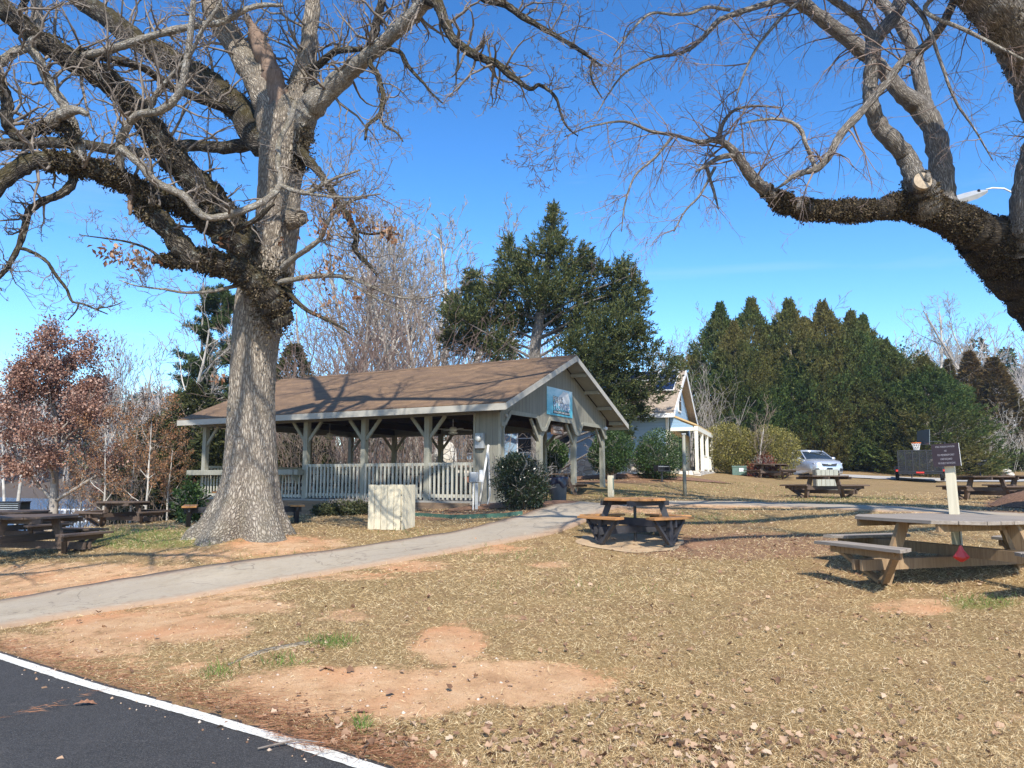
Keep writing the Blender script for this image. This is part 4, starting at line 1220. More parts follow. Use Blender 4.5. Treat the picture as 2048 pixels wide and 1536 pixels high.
# ------------------------------------------------------------------ leaning sign post
pb = G(1919, 1124); pz = tz(pb[0], pb[1])
sg = thing('notice_sign', 'leaning cream post with dark brown rules sign at its top', 'sign', (pb[0], pb[1], pz))
tp = P(1899, 928, pb[1] - .05); ax_ = Vector(tp - np.array((pb[0], pb[1], pz)))
th_ = R(38)
MB().beam((0, 0, -.1), ax_ * 1.12, .115, .115, (math.cos(th_), -math.sin(th_), 0)).build('post', M['cream'], sg, bevel=.004)
lean = math.atan2(ax_.x, ax_.z)
bd = bpy.data.objects.new('board_frame', None)
c = P(1892, 910, pb[1] - .12) - np.array((pb[0], pb[1], pz))
def tilt(o, par, off=(0, 0, 0)):
    o.parent = par; o.rotation_mode = 'QUATERNION'
MW = Matrix.Translation(Vector(c)) @ Matrix.Rotation(lean, 4, 'Y') @ Matrix.Rotation(R(-36), 4, 'Z')
bw, bh = .33, .31
o = MB().box((-bw / 2, -.022, -bh / 2), (bw / 2, .0, bh / 2)).build('sign_board', M['sign_brown'], sg); o.matrix_local = MW
o = MB().box((-bw / 2, .0, -bh / 2), (bw / 2, .05, bh / 2)).build('backing', M['white'], sg); o.matrix_local = MW
for i, (tx, sz) in enumerate((('POOL, PAVILION & PAVILION', .034), ('ARE', .034), ('POA MEMBERSHIP ONLY', .036), ('CARD REQUIRED', .036), ('NO PUBLIC RESTROOMS', .036))):
    o = text(tx, sz, (0, 0, 0), M['sign_text'], sg, sx=.52)
    o.matrix_local = MW @ Matrix.Translation((0, -.0235, .112 - .056 * i)) @ Matrix.Rotation(R(90), 4, 'X')

# ------------------------------------------------------------------ trash can, posts, boxes, grills
q = P(1117, 1001, 20.6)
tc = thing('trash_can', 'grey round trash can with dark blue liner by the pavilion entrance', 'trash can', (q[0], q[1], FZ))
MB().lathe([(.19, 0), (.205, .02), (.235, .55), (.24, .56)], 24).build('can_body', M['can'], tc, smooth=True)
mb = MB(); k = 28
for j, (r_, z_) in enumerate([(.242, .40), (.262, .47), (.25, .52), (.268, .60), (.255, .63), (.20, .61), (.18, .5)]):
    for i in range(k):
        a_ = i / k * 6.283
        rr = r_ + .014 * math.sin(5 * a_ + j * 1.3) * (j < 5); zz = z_ + (.05 * math.sin(3 * a_ + 1) + .03 * math.sin(7 * a_)) * (j == 0) + .012 * math.sin(6 * a_ + j)
        mb.v.append((rr * math.cos(a_), rr * math.sin(a_), zz))
for j in range(6):
    for i in range(k): mb.f.append((j * k + i, j * k + (i + 1) % k, (j + 1) * k + (i + 1) % k, (j + 1) * k + i))
mb.f.append(tuple(range(6 * k, 7 * k))); mb.build('bin_liner', M['liner'], tc, smooth=True)
# bollard with green strip
q = P(1222, 998, 23.2)
bo = thing('marker_post', 'short cream marker post with green label beside the pavilion', 'post', (q[0], q[1], tz(q[0], q[1])))
MB().box((-.075, -.075, -.05), (.075, .075, .64)).build('post', M['cream'], bo, bevel=.01)
MB().box((.0755, -.04, .22), (.079, .04, .56)).build('green_label', M['green_box'], bo)
bo.rotation_euler.z = R(-28)
# slender lawn post
q = G(1370, 993)
lp = thing('lawn_post', 'slender weathered grey post standing alone on the lawn before the house', 'post', (q[0], q[1], q[2]))
hpo = float(P(1370, 868, q[1])[2]) - q[2]
mb = MB(); mb.tube([(0, 0, -.05), (0, 0, hpo * .5), (.01, 0, hpo)], [.06, .055, .05], 10); mb.build('post', M['grey_paint'], lp, smooth=True)
MB().box((-.06, -.06, hpo - .02), (.07, .06, hpo + .02)).build('cap', M['grey_metal'], lp)
# pedestal grill
q = P(1324, 962, 30.5)
gr = thing('pedestal_grill', 'small black pedestal grill on a pole below the round holly', 'grill', (q[0], q[1], tz(q[0], q[1])), R(15))
mb = MB(); mb.tube([(0, 0, -.05), (0, 0, .42)], .035, 8); mb.build('pole', M['black_steel'], gr)
mb = MB().box((-.25, -.2, .42), (.25, .2, .45)).box((-.25, -.2, .45), (-.23, .2, .66)).box((.23, -.2, .45), (.25, .2, .66)).box((-.23, .18, .45), (.23, .2, .66)); mb.build('fire_box', M['black_steel'], gr)
mb = MB()
for i in range(9): mb.box((-.22, -.18 + i * .043, .60), (.22, -.17 + i * .043, .612))
mb.build('grate', M['grey_metal'], gr)
# second far grill / mailbox shapes by the drive
q = P(1960, 944, 52)
mbx = thing('pedestal_grill', 'black pedestal grill in front of the bare thicket by the driveway', 'grill', (q[0], q[1], tz(q[0], q[1])), 0)
mb = MB(); mb.tube([(0, 0, -.05), (0, 0, .85)], .05, 8); mb.build('pole', M['black_steel'], mbx)
MB().box((-.35, -.3, .85), (.35, .3, .9)).box((-.35, -.3, .9), (-.32, .3, 1.2)).box((.32, -.3, .9), (.35, .3, 1.2)).box((-.32, .27, .9), (.32, .3, 1.2)).build('fire_box', M['black_steel'], mbx)
mb = MB()
for i in range(7): mb.box((-.3, -.26 + i * .08, 1.08), (.3, -.24 + i * .08, 1.1))
mb.build('grate', M['grey_metal'], mbx)
# big iron grill on the left shore
q = P(18, 1040, 20.5); gz0 = float(q[2])
bg = thing('iron_grill', 'large black slatted iron grill at the left edge above the lake', 'grill', (q[0], q[1], tz(q[0], q[1])), R(8))
zt = float(P(18, 1003, 20.5)[2]) - tz(q[0], q[1]); zb = zt - .36
mb = MB().box((-.42, -.25, zb), (.36, .3, zb + .03)).box((-.44, -.27, zt - .03), (.38, .3, zt)).box((-.42, -.25, zb), (-.18, -.22, zt)).box((.31, -.25, zb), (.36, -.22, zt)).box((-.42, .27, zb), (.36, .3, zt)); mb.build('fire_box', M['black_steel'], bg)
mb = MB()
for i in range(6): mb.box((-.18, -.245, zb + .05 + i * .05), (.31, -.225, zb + .07 + i * .05))
mb.build('slats', M['grey_metal'], bg)
mb = MB()
for x in (-.36, .30):
    for y in (-.2, .24): mb.tube([(x, y, -.05), (x, y, zb)], .025, 6)
mb.build('stand', M['black_steel'], bg)
# green transformer cabinet
q = P(1479, 948, 41.5)
gb = thing('utility_cabinet', 'low green utility cabinet with white label beside the round hedge', 'utility cabinet', (q[0], q[1], tz(q[0], q[1])), R(-14))
MB().prism([(-.38, -.3), (.38, -.3), (.38, .3), (-.38, .3)], 0, .42).build('cabinet_body', M['green_box'], gb, bevel=.02)
MB().box((-.40, -.32, .42), (.40, .32, .50)).build('lid', M['green_box'], gb, bevel=.02)
MB().box((-.02, -.3035, .2), (.2, -.301, .38)).build('warning_label', M['white'], gb)
# white dock truss in the lake
q = P(133, 1030, 56); 
dk_ = thing('dock_ramp', 'white metal truss ramp over the lake water', 'dock', (q[0], q[1], -1.5), R(6))
mb = MB(); hh = .95
for y in (0, 1.2):
    mb.beam((-1.2, y, .1), (1.2, y, .1), .06, .06).beam((-1.2, y, hh), (1.2, y, hh), .06, .06)
    for i in range(4): mb.beam((-1.2 + i * .6, y, .1), (-.6 + i * .6, y, hh), .04, .04)
    for i in range(5): mb.beam((-1.2 + i * .6, y, .1), (-1.2 + i * .6, y, hh), .04, .04)
mb.build('truss', M['white_metal'], dk_)
MB().box((-1.3, 0, -.02), (1.3, 1.2, .05)).build('deck', M['grey_metal'], dk_)
mb = MB()
for x in (-1.1, 1.1): mb.tube([(x, .6, -1.2), (x, .6, .0)], .06, 8)
mb.build('pile', M['grey_metal'], dk_)
# green edging strip by the path
mb = MB()
e = [G(*k_) for k_ in ((700, 1024), (800, 1030), (905, 1036), (960, 1036), (1010, 1034), (1045, 1030))]
for a_, b_ in zip(e[:-1], e[1:]):
    mb.beam((a_[0], a_[1], tz(*a_[:2]) + .03), (b_[0], b_[1], tz(*b_[:2]) + .03), .02, .12)
M['edging'] = plain('green_edging', (.06, .13, .09), .5, .1)
tag(mb.build('bed_edging', M['edging']), 'dark green plastic edging around the pavilion planting bed', 'edging')

# ------------------------------------------------------------------ cobra lamp on pole at the right
Yl = 19.5
q = P(2078, 980, Yl)
sl_ = thing('street_lamp', 'grey cobra-head street lamp on a wooden pole behind the right-hand tree', 'street lamp', (q[0], q[1], tz(q[0], q[1])))
o0 = np.array(sl_.location)
def LP(px, py): return P(px, py, Yl) - o0
mb = MB(); mb.tube([(0, 0, -.1), LP(2078, 345)], [.14, .115], 12); mb.build('pole', M['brown_wood'], sl_, smooth=True)
mb = MB(); mb.tube([LP(2074, 398), LP(2040, 392), LP(2022, 384), LP(2008, 377), LP(1985, 376), LP(1972, 379)], .022, 8); mb.build('arm', M['white_metal'], sl_, smooth=True)
a_, b_ = LP(1975, 382), LP(1895, 404)
st = [(0, .03, .04), (.1, .08, .07), (.3, .15, .10), (.55, .17, .10), (.85, .16, .08), (1.0, .12, .04)]
mb = MB()
d_ = b_ - a_; sdv = norm(np.array((.0, .72, .69))); upv = norm(np.cross(d_, sdv)); upv = upv * np.sign(upv[2])
for f, w_, h_ in st:
    c_ = a_ + d_ * f
    for (u_, v_) in ((-1, -.6), (-.7, .6), (.7, .6), (1, -.6)):
        mb.v.append(tuple(c_ + sdv * u_ * w_ + upv * v_ * h_))
for i in range(len(st) - 1):
    for k_ in range(4): mb.f.append((i * 4 + k_, i * 4 + (k_ + 1) % 4, i * 4 + 4 + (k_ + 1) % 4, i * 4 + 4 + k_))
mb.f.append((0, 1, 2, 3)); mb.f.append(tuple(reversed(range(len(mb.v) - 4, len(mb.v)))))
mb.build('lamp_head', M['grey_metal'], sl_)
mb = MB(); c_ = a_ + d_ * .72 - upv * .062
mb.beam(c_ - d_ * .24, c_ + d_ * .24, .25, .016, tuple(upv)); mb.build('lens', M['cut_wood'], sl_)
c_ = a_ + d_ * .22 + upv * .04
MB().lathe([(.035, 0), (.035, .06), (.02, .075)], 10, tuple(c_)).build('photocell', M['black'], sl_)
# ------------------------------------------------------------------ blue house
hc = P(1338, 942, 36.0)
hz = float(hc[2]) - .1
ga = math.atan2(8.0, 2.9)         # gable direction (going back right)
hs = thing('blue_house', 'pale blue lap-sided house with solar panels and cream porch behind the cedar', 'house', (hc[0], hc[1], hz), ga - R(90))
# local: +y along gable (back), +x = outward normal of gable (right), -x along the long wall (left)
D_, L_ = 8.6, 11.0
WH, RH = 2.85, 5.15
sh = .75
MB().box((-L_, .0, -.9), (0, D_, sh)).build('foundation', M['stone'], hs)
MB().box((-L_ + .03, .03, sh), (-.03, D_ - .03, WH)).build('wall', M['blue'], hs)
MB().extrude([(-.03, .03, WH), (-.03, D_ - .03, WH), (-.03, D_ / 2, RH - .15)], (-.06, 0, 0)).build('gable_wall', M['blue'], hs)
for sgn in (0, 1):
    mb = MB(); y0 = -.5 if sgn == 0 else D_ + .5
    p_ = (RH - WH) / (D_ / 2); ze = WH - .5 * p_ + .12
    x0, x1 = -L_ - .3, .35
    a = [(x0, y0, ze), (x1, y0, ze), (x1, D_ / 2, RH + .12), (x0, D_ / 2, RH + .12)]
    if sgn: a = a[::-1]
    mb.add(a + [(x, y, z + .10) for x, y, z in a], [(4,5,6,7),(3,2,1,0),(0,1,5,4),(1,2,6,5),(2,3,7,6),(3,0,4,7)])
    M.setdefault('tan_shingle', plain('tan_shingle', (.34, .27, .20), .95, .25, 9, bump=.4))
    mb.build('roof', M['tan_shingle'], hs)
    mb = MB().extrude([(x1 + .015, y0, ze - .12), (x1 + .015, y0, ze + .13), (x1 + .015, D_ / 2, RH + .25), (x1 + .015, D_ / 2, RH)], (.03, 0, 0)); mb.build('rake_board', M['white'], hs)
    MB().box((x0, y0 - .03 if sgn == 0 else y0, ze - .14), (x1, y0 if sgn == 0 else y0 + .03, ze + .06)).build('gutter', M['white'], hs)
MB().box((-.10, -.02, sh), (.02, .03, WH)).build('corner_board', M['house_trim'], hs)
MB().box((-.01, 0.03, sh), (.02, .12, WH)).build('corner_board', M['house_trim'], hs)
def win(x0, x1, z0, z1, y=0.0, gable=False):
    fr = MB(); 
    if gable:
        fr.box((-.03, x0, z0), (.03, x1, z1)); f = fr.build('window', M['white'], hs)
        MB().box((.03, x0 + .07, z0 + .07), (.036, x1 - .07, (z0 + z1) / 2 - .02)).box((.03, x0 + .07, (z0 + z1) / 2 + .02), (.036, x1 - .07, z1 - .07)).build('pane', M['glass'], f)
    else:
        fr.box((x0, -.03, z0), (x1, .05, z1)); f = fr.build('window', M['white'], hs)
        MB().box((x0 + .07, -.036, z0 + .07), (x1 - .07, -.03, (z0 + z1) / 2 - .02)).box((x0 + .07, -.036, (z0 + z1) / 2 + .02), (x1 - .07, -.03, z1 - .07)).build('pane', M['glass'], f)
win(-10.3, -9.3, 1.0, 2.5); win(-7.5, -6.6, 1.0, 2.5); win(-5.6, -4.7, 1.2, 2.6)
win(3.75, 4.75, WH + .35, WH + 1.5, gable=True)
# solar panels on the front slope
nrm = Vector((0, -p_, 1)).normalized()
for i in range(6):
    for j in range(2):
        if i == 1 and j == 0: continue
        x1 = .1 - i * 1.05; x0 = x1 - 1.0
        f0, f1 = (.42, .66) if j == 0 else (.69, .93)
        def rp(x, f): return Vector((x, -.5 + f * (D_ / 2 + .5), ze + .23 + f * (RH + .12 - ze)))
        q = [rp(x0, f0), rp(x1, f0), rp(x1, f1), rp(x0, f1)]
        mb = MB(); mb.extrude([v + nrm * .02 for v in q], tuple(nrm * .05)); f = mb.build('solar_panel', M['white_metal'], hs)
        cx_ = sum(q, Vector()) / 4
        mb = MB(); mb.extrude([cx_ + (v - cx_) * .94 + nrm * .071 for v in q], tuple(nrm * .004)); mb.build('cells', M['solar'], f)
# porch on the gable side
mb = MB().extrude([(.05, .4, 2.72), (1.3, .4, 2.2), (1.3, .4, 2.27), (.05, .4, 2.81)], (0, 7.4, 0)); mb.build('porch_roof', M['tan_metal_roof'], hs)
MB().box((1.15, .4, 1.98), (1.32, 7.8, 2.195)).build('porch_beam', M['house_trim'], hs)
MB().extrude([(.05, .46, 2.62), (1.1, .46, 2.2), (1.1, .46, 2.14), (.05, .46, 2.14)], (0, .05, 0)).build('porch_gable', M['blue'], hs)
MB().box((.05, .42, 1.98), (1.15, .52, 2.14)).build('porch_beam', M['house_trim'], hs)
for y in (.5, 2.8, 5.2, 7.6): MB().box((1.16, y - .08, .1), (1.31, y + .08, 1.98)).build('porch_post', M['house_trim'], hs)
MB().box((-.02, .4, -.9), (1.4, 7.8, .12)).build('porch_floor', M['stone'], hs)
MB().box((.0, .5, .12), (.06, 7.7, 2.1)).build('porch_wall', M['house_cream'], hs)
mb = MB()
for (a, b) in ((2.9, 5.1), (5.3, 7.5)):
    mb.box((1.21, a, .85), (1.26, b, .92)).box((1.21, a, .2), (1.26, b, .26))
    for i in range(12): mb.box((1.22, a + (i + .5) * (b - a) / 12 - .02, .26), (1.25, a + (i + .5) * (b - a) / 12 + .02, .85))
mb.build('porch_railing', M['house_trim'], hs)
MB().box((.07, 3.2, .14), (.1, 4.1, 1.85)).build('door', M['glass'], hs)
pl = tag(MB().lathe([(.16, 0), (.24, .22), (.22, .22), (.0, .18)], 14).build('planter', M['black_steel']), 'black planter pot at the foot of the house porch', 'planter')
q = P(1390, 938, 36.8); pl.location = (q[0], q[1], hz + .1)

# stone fireplace beyond the pavilion
q = P(893, 995, 32)
fp = thing('stone_fireplace', 'rounded fieldstone fireplace seen through the pavilion railing', 'fireplace', (q[0], q[1], tz(q[0], q[1]) - .1), R(20))
mb = MB(); pr = [(-.5, 0), (1.3, 0), (1.3, 1.0), (.35, 1.05), (.3, 1.9), (.15, 2.15), (-.1, 2.25), (-.35, 2.1), (-.5, 1.7)]
mb.extrude([(x, -.4, z) for x, z in pr], (0, .8, 0)); mb.build('stone_body', M['stone'], fp, bevel=.06)
MB().box((.25, -.44, .2), (.95, -.401, .8)).build('brick_panel', M['brick'], fp)
MB().box((.2, -.5, .82), (1.35, -.38, .93)).build('mantel', M['concrete'], fp)

# house at the far right edge
q = P(2075, 905, 78)
h2 = thing('white_house', 'white house with dark roof at the right edge behind rusty conifers', 'house', (q[0], q[1], tz(q[0], q[1])), R(-12))
MB().box((-3.2, 0, -2), (6, 6, 4.4)).build('wall', M['white'], h2)
M['roof_grey'] = plain('grey_roof', (.20, .18, .16), .9, .2)
MB().extrude([(-3.8, -.6, 4.2), (-3.8, 3, 6.6), (-3.8, 6.6, 4.2), (-3.8, 6.6, 4.05), (-3.8, 3, 6.4), (-3.8, -.6, 4.05)], (10.4, 0, 0)).build('roof', M['roof_grey'], h2)
MB().box((-1.6, -.03, 1.6), (-.6, .03, 3)).build('window', M['glass'], h2)

# ------------------------------------------------------------------ silver minivan
q = P(1649, 953, 45.5)
cz = tz(q[0], q[1] - 1)
car = thing('parked_minivan', 'silver minivan parked facing the camera beside the round hedge', 'minivan', (q[0], q[1] + 2.4, float(P(1649, 958, 44)[2]) + .05), R(6))
def loft(rows, closed=True):
    mb = MB(); k = len(rows[0])
    for r_ in rows: mb.v += [tuple(p) for p in r_]
    for i in range(len(rows) - 1):
        for j in range(k if closed else k - 1):
            mb.f.append((i * k + j, i * k + (j + 1) % k, (i + 1) * k + (j + 1) % k, (i + 1) * k + j))
    mb.f.append(tuple(reversed(range(k)))); mb.f.append(tuple(range((len(rows) - 1) * k, len(rows) * k)))
    return mb
# y forward = -y ; stations: y, zbottom, halfwidth bottom, zmid, halfwidth mid, ztop, halfwidth top
st = [(-2.55,.34,.62,.60,.70,.80,.58),(-2.48,.26,.80,.62,.86,.92,.72),(-2.3,.22,.90,.66,.95,1.0,.80),(-1.9,.22,.94,.70,.99,1.06,.86),(-1.35,.22,.95,.75,1.0,1.13,.90),
      (-.9,.22,.95,.8,1.0,1.16,.93),(0,.22,.95,.8,1.0,1.17,.94),(1.2,.22,.95,.8,1.0,1.18,.94),(2.2,.25,.93,.8,.98,1.18,.92),(2.5,.35,.86,.8,.92,1.15,.86)]
rows = [[(-b, y, zb), (-m * .99, y, zb + .12), (-m, y, zm), (-(m + t2) / 2 - .01, y, (zm + zt) / 2 + .04), (-t2, y, zt), (-t2 * .5, y, zt + .03), (0, y, zt + .04), (t2 * .5, y, zt + .03), (t2, y, zt), ((m + t2) / 2 + .01, y, (zm + zt) / 2 + .04), (m, y, zm), (m * .99, y, zb + .12), (b, y, zb)] for y, zb, b, zm, m, zt, t2 in st]
loft(rows).build('body', M['silver'], car, smooth=True)
gh = [(-1.42, 1.10, .86, 1.13, .84), (-1.0, 1.14, .90, 1.38, .78), (-.45, 1.16, .92, 1.64, .70), (.0, 1.17, .93, 1.70, .70), (1.2, 1.17, .93, 1.71, .71), (2.0, 1.17, .92, 1.66, .70), (2.42, 1.16, .86, 1.28, .80)]
rows = [[(-b, y, z0), (-(b + t2) / 2 - .01, y, (z0 + z1) / 2), (-t2, y, z1), (0, y, z1 + .02), (t2, y, z1), ((b + t2) / 2 + .01, y, (z0 + z1) / 2), (b, y, z0)] for y, z0, b, z1, t2 in gh]
loft(rows).build('glasshouse', M['glass'], car, smooth=True)
rf = [(-.50, 1.655, .67), (-.3, 1.70, .70), (.2, 1.735, .72), (1.2, 1.745, .73), (2.0, 1.71, .72), (2.15, 1.66, .70)]
rows = [[(-w_, y, z_ - .03), (-w_ * .9, y, z_), (0, y, z_ + .03), (w_ * .9, y, z_), (w_, y, z_ - .03), (0, y, z_ - .035)] for y, z_, w_ in rf]
loft(rows).build('roof', M['silver'], car, smooth=True)
mb = MB()
for s in (-1, 1):
    mb.beam((s * .86, -1.40, 1.13), (s * .70, -.48, 1.66), .06, .06); mb.beam((s * .94, .35, 1.16), (s * .735, .35, 1.68), .05, .09)
    mb.beam((s * .94, 1.45, 1.16), (s * .735, 1.45, 1.68), .05, .09); mb.beam((s * .88, 2.42, 1.2), (s * .71, 2.05, 1.66), .07, .09)
mb.build('pillar', M['silver'], car)
mb = MB().extrude([(-.48, -2.575, .86), (-.40, -2.585, .70), (.40, -2.585, .70), (.48, -2.575, .86), (.2, -2.57, .83), (-.2, -2.57, .83)], (0, .25, 0)); mb.build('grille', M['grille'], car)
mb = MB(); mb.box((-.10, -2.592, .79), (.10, -2.56, .83)); mb.build('badge', M['chrome'], car)
for s in (-1, 1):
    mb = MB().extrude([(s * .46, -2.56, .84), (s * .50, -2.56, .73), (s * .78, -2.50, .76), (s * .90, -2.38, .88), (s * .80, -2.47, .90)], (0, .16, 0)); mb.build('headlight', M['headlight'], car)
    mb = MB().extrude([(s * .66, -2.575, .58), (s * .62, -2.58, .40), (s * .82, -2.53, .40), (s * .86, -2.50, .56)], (0, .12, 0)); mb.build('fog_lamp_recess', M['grille'], car)
    mb = MB(); mb.lathe([(.0, -.1), (.10, -.07), (.12, 0), (.09, .08), (0, .1)], 12); o = mb.build('wing_mirror', M['silver'], car, smooth=True); o.location = (s * 1.08, -1.05, 1.2); o.scale = (1.1, .6, .8)
mb = MB().box((-.55, -2.60, .30), (.55, -2.5, .44)); mb.build('lower_intake', M['grille'], car)
MB().box((-.16, -2.615, .50), (.16, -2.59, .60)).build('number_plate', M['black'], car)
for x in (-.86, .86):
    for y in (-1.6, 1.5):
        w_ = MB().lathe([(.22, -.11), (.33, -.11), (.345, -.06), (.345, .06), (.33, .11), (.22, .11)], 22).build('wheel', M['tyre'], car, smooth=True)
        w_.rotation_euler = (0, R(90), 0); w_.location = (x, y, .34)
        MB().lathe([(.0, -.09), (.21, -.10), (.22, -.08), (.22, .08), (.21, .10), (.0, .09)], 14).build('rim', M['chrome'], w_)

# ------------------------------------------------------------------ black trailer with mesh ramp
q = P(1841, 957, 45.5); tzv = float(P(1841, 960, 45)[2])
tr = thing('utility_trailer', 'black utility trailer with tall wire mesh ramp gate', 'trailer', (q[0], q[1], tzv), R(-25))
sc_ = 45.5 / FPX
def X(px): return (px - 1841) * sc_
def Zt(py): return float(P(1841, py, 45.5)[2]) - tzv
mb = MB().box((X(1803), -.06, Zt(948)), (X(1880), .06, Zt(942))).box((X(1803), .1, Zt(947)), (X(1880), 3.4, Zt(944)))
for x in (1803, 1879): mb.box((X(x) - .04, .0, Zt(944)), (X(x) + .04, 3.4, Zt(935)))
mb.build('frame', M['black_steel'], tr)
mb = MB()
for x in (1803, 1816, 1829, 1841, 1854, 1867, 1880): mb.box((X(x) - .025, -.1, Zt(944)), (X(x) + .025, -.06, Zt(901)))
for y in (944, 901): mb.box((X(1803), -.105, Zt(y) - .025), (X(1880), -.06, Zt(y) + .025))
g = mb.build('ramp_gate', M['black_steel'], tr)
mb = MB(); n = 46
for i in range(n): 
    x = X(1803) + (X(1880) - X(1803)) * i / n; mb.box((x, -.083, Zt(944)), (x + .016, -.079, Zt(901)))
for i in range(26):
    z_ = Zt(944) + (Zt(901) - Zt(944)) * i / 26; mb.box((X(1803), -.0785, z_), (X(1880), -.0755, z_ + .016))
mb.build('wire_mesh', M['grey_metal'] if False else M['black_steel'], g)
for px in (1801, 1882):
    MB().box((X(px) - .16, .6, Zt(940)), (X(px) + .16, 1.7, Zt(932))).build('mudguard', M['black_steel'], tr)
    w_ = MB().lathe([(.18, -.1), (.33, -.1), (.34, .1), (.18, .1)], 20).build('wheel', M['tyre'], tr); w_.rotation_euler = (0, R(90), 0); w_.location = (X(px), 1.1, Zt(950))
    MB().lathe([(.0, -.08), (.18, -.08), (.18, .08), (0, .08)], 14).build('rim', M['grey_metal'], w_)
MB().box((X(1834), -.115, Zt(946.5)), (X(1848), -.105, Zt(943.5))).build('tail_reflector', M['red'], tr)
for px in (1800, 1882): MB().box((X(px) - .06, -.09, Zt(943)), (X(px) + .06, -.065, Zt(939))).build('tail_lamp', M['red'], tr)
mb = MB(); mb.tube([(X(1826), 0, Zt(948)), (X(1826), 0, Zt(956))], .04, 6); mb.build('jack_leg', M['black_steel'], tr)

# ------------------------------------------------------------------ basketball hoop
Yb = 49.5
q = P(1893, 955, Yb)
bh_ = thing('basketball_hoop', 'portable basketball hoop with orange rim and white net behind the trailer', 'basketball hoop', (q[0], q[1], tz(q[0], q[1])))
o0 = np.array(bh_.location)
def BP(px, py): return P(px, py, Yb) - o0
mb = MB(); mb.tube([BP(1893, 955), BP(1889, 884)], .06, 8); mb.build('pole', M['black_steel'], bh_)
c_ = BP(1832, 886)
mb = MB(); rr = .27
mb.tube([tuple(c_ + np.array((rr * math.cos(a), rr * math.sin(a), 0))) for a in np.linspace(0, 6.283, 25)], .028, 6, caps=False); mb.build('rim', M['hoop'], bh_)
mb = MB()
for i in range(12):
    for sgn in (-1, 1):
        pts = []
        for t_ in np.linspace(0, 1, 6):
            a = i / 12 * 6.283 + sgn * t_ * .8; r_ = rr * (1 - .48 * t_ ** .8)
            pts.append(tuple(c_ + np.array((r_ * math.cos(a), r_ * math.sin(a), -.48 * t_))))
        mb.tube(pts, .012, 4)
mb.build('net', M['net'], bh_)
mb = MB(); mb.extrude([tuple(BP(1846, 860) + np.array((0, -.75, 0))), tuple(BP(1846, 890) + np.array((0, -.75, 0))), tuple(BP(1846, 890) + np.array((0, .75, 0))), tuple(BP(1846, 860) + np.array((0, .75, 0)))], (.04, 0, 0)); mb.build('backboard', M['clear_panel'], bh_)
mb = MB()
for (a, b) in (((1846, 882), (1889, 884)), ((1846, 888), (1889, 893)), ((1840, 886), (1848, 886))): mb.beam(BP(*a), BP(*b), .05, .05)
mb.build('support_arm', M['black_steel'], bh_)
# white stakes and boulder by the drive
for (px, py, Y, hh_, lab) in ((2006, 941, 55, .85, 'thin white stake nearest the trailer driveway'), (2029, 929, 60, 1.35, 'weathered white stake standing on the red bank beyond the driveway')):
    q = P(px, py, Y); mb = MB(); z0 = tz(q[0], q[1]); hh_ = max(.5, float(P(px, py, Y)[2]) - z0 + hh_ * .3)
    mb.tube([(0, 0, -.1), (-.04, 0, hh_ * .6), (-.07, 0, hh_)], [.07, .065, .05], 8); o = mb.build('marker_stake', M['white'], smooth=True); o.location = (q[0], q[1], z0)
    tag(o, lab, 'stake')
q = P(2014, 947, 53)
import bmesh
bm = bmesh.new(); bmesh.ops.create_icosphere(bm, subdivisions=3, radius=.42)
for v in bm.verts:
    f = 1 + .28 * mnoise.noise(v.co * 3.1); v.co = Vector((v.co.x * f * 1.1, v.co.y * f, max(-.15, v.co.z * f * .8)))
me = bpy.data.meshes.new('boulder'); bm.to_mesh(me); bm.free(); me.materials.append(M['stone'])
o = bpy.data.objects.new('boulder', me); COL.objects.link(o); o.location = (q[0], q[1], tz(q[0], q[1]) + .12)
tag(o, 'pale grey boulder at the edge of the gravel driveway', 'boulder')
# ------------------------------------------------------------------ foreground trees traced limb by limb
def limb(pts, name, mat, parent, k=10, sub=6, jit=.05, seed=1, knob=.0, rs=1.0):
    """pts: (px,py,Y,rpx)"""
    Q = [PR(a, b, c, d) for a, b, c, d in pts]
    ln, rd = smooth_line([q[0] for q in Q], [q[1] * rs for q in Q], sub, jit, seed)
    V, Fq, bk = tube_np(ln, rd, k)
    if knob:
        r_ = np.random.default_rng(seed)
        f = 1 + knob * r_.normal(0, 1, len(V))
        f2 = np.repeat(1 + knob * 1.2 * np.convolve(r_.normal(0, 1, len(ln)), [.3, .5, .3], 'same'), k)
        c = np.repeat(ln, k, 0)
        V = c + (V - c) * (f * f2)[:, None]
    tip = len(V); V = np.vstack([V, ln[-1:] + (ln[-1:] - ln[-2:-1]) * .3]); bk = np.vstack([bk, bk[-1:]])
    F3 = np.array([[len(ln) * k - k + i, len(ln) * k - k + (i + 1) % k, tip] for i in range(k)])
    o = npmesh(name, V, [Fq, F3], mat, parent, True, dict(bk=bk))
    return ln, rd, o

def sprout_on(S, ln, rd, n, o, rnd, lmin, lmax, f0=.15, f1=1.0, up=.25, lev=1, maxlev=3, rmax=.05, rfac=.35, view=None):
    for _ in range(n):
        f = rnd.uniform(f0, f1); i = min(len(ln) - 2, int(f * (len(ln) - 1)))
        p = Vector(ln[i] + (ln[i + 1] - ln[i]) * rnd.random()); t_ = Vector(ln[i + 1] - ln[i]).normalized()
        u = Vector((rnd.gauss(0, 1), rnd.gauss(0, 1), rnd.gauss(0, 1) + up)); u = u - t_ * u.dot(t_)
        if u.length < .05: continue
        u.normalize()
        d = (u * .85 + t_ * rnd.uniform(-.1, .8)).normalized()
        L = rnd.uniform(lmin, lmax)
        r = min(rmax, max(o['rmin'] * 1.6, rd[i] * rfac, L * .010))
        grow(S, p + u * rd[i] * .5, d, L, r, lev, maxlev, o, rnd)
    return S

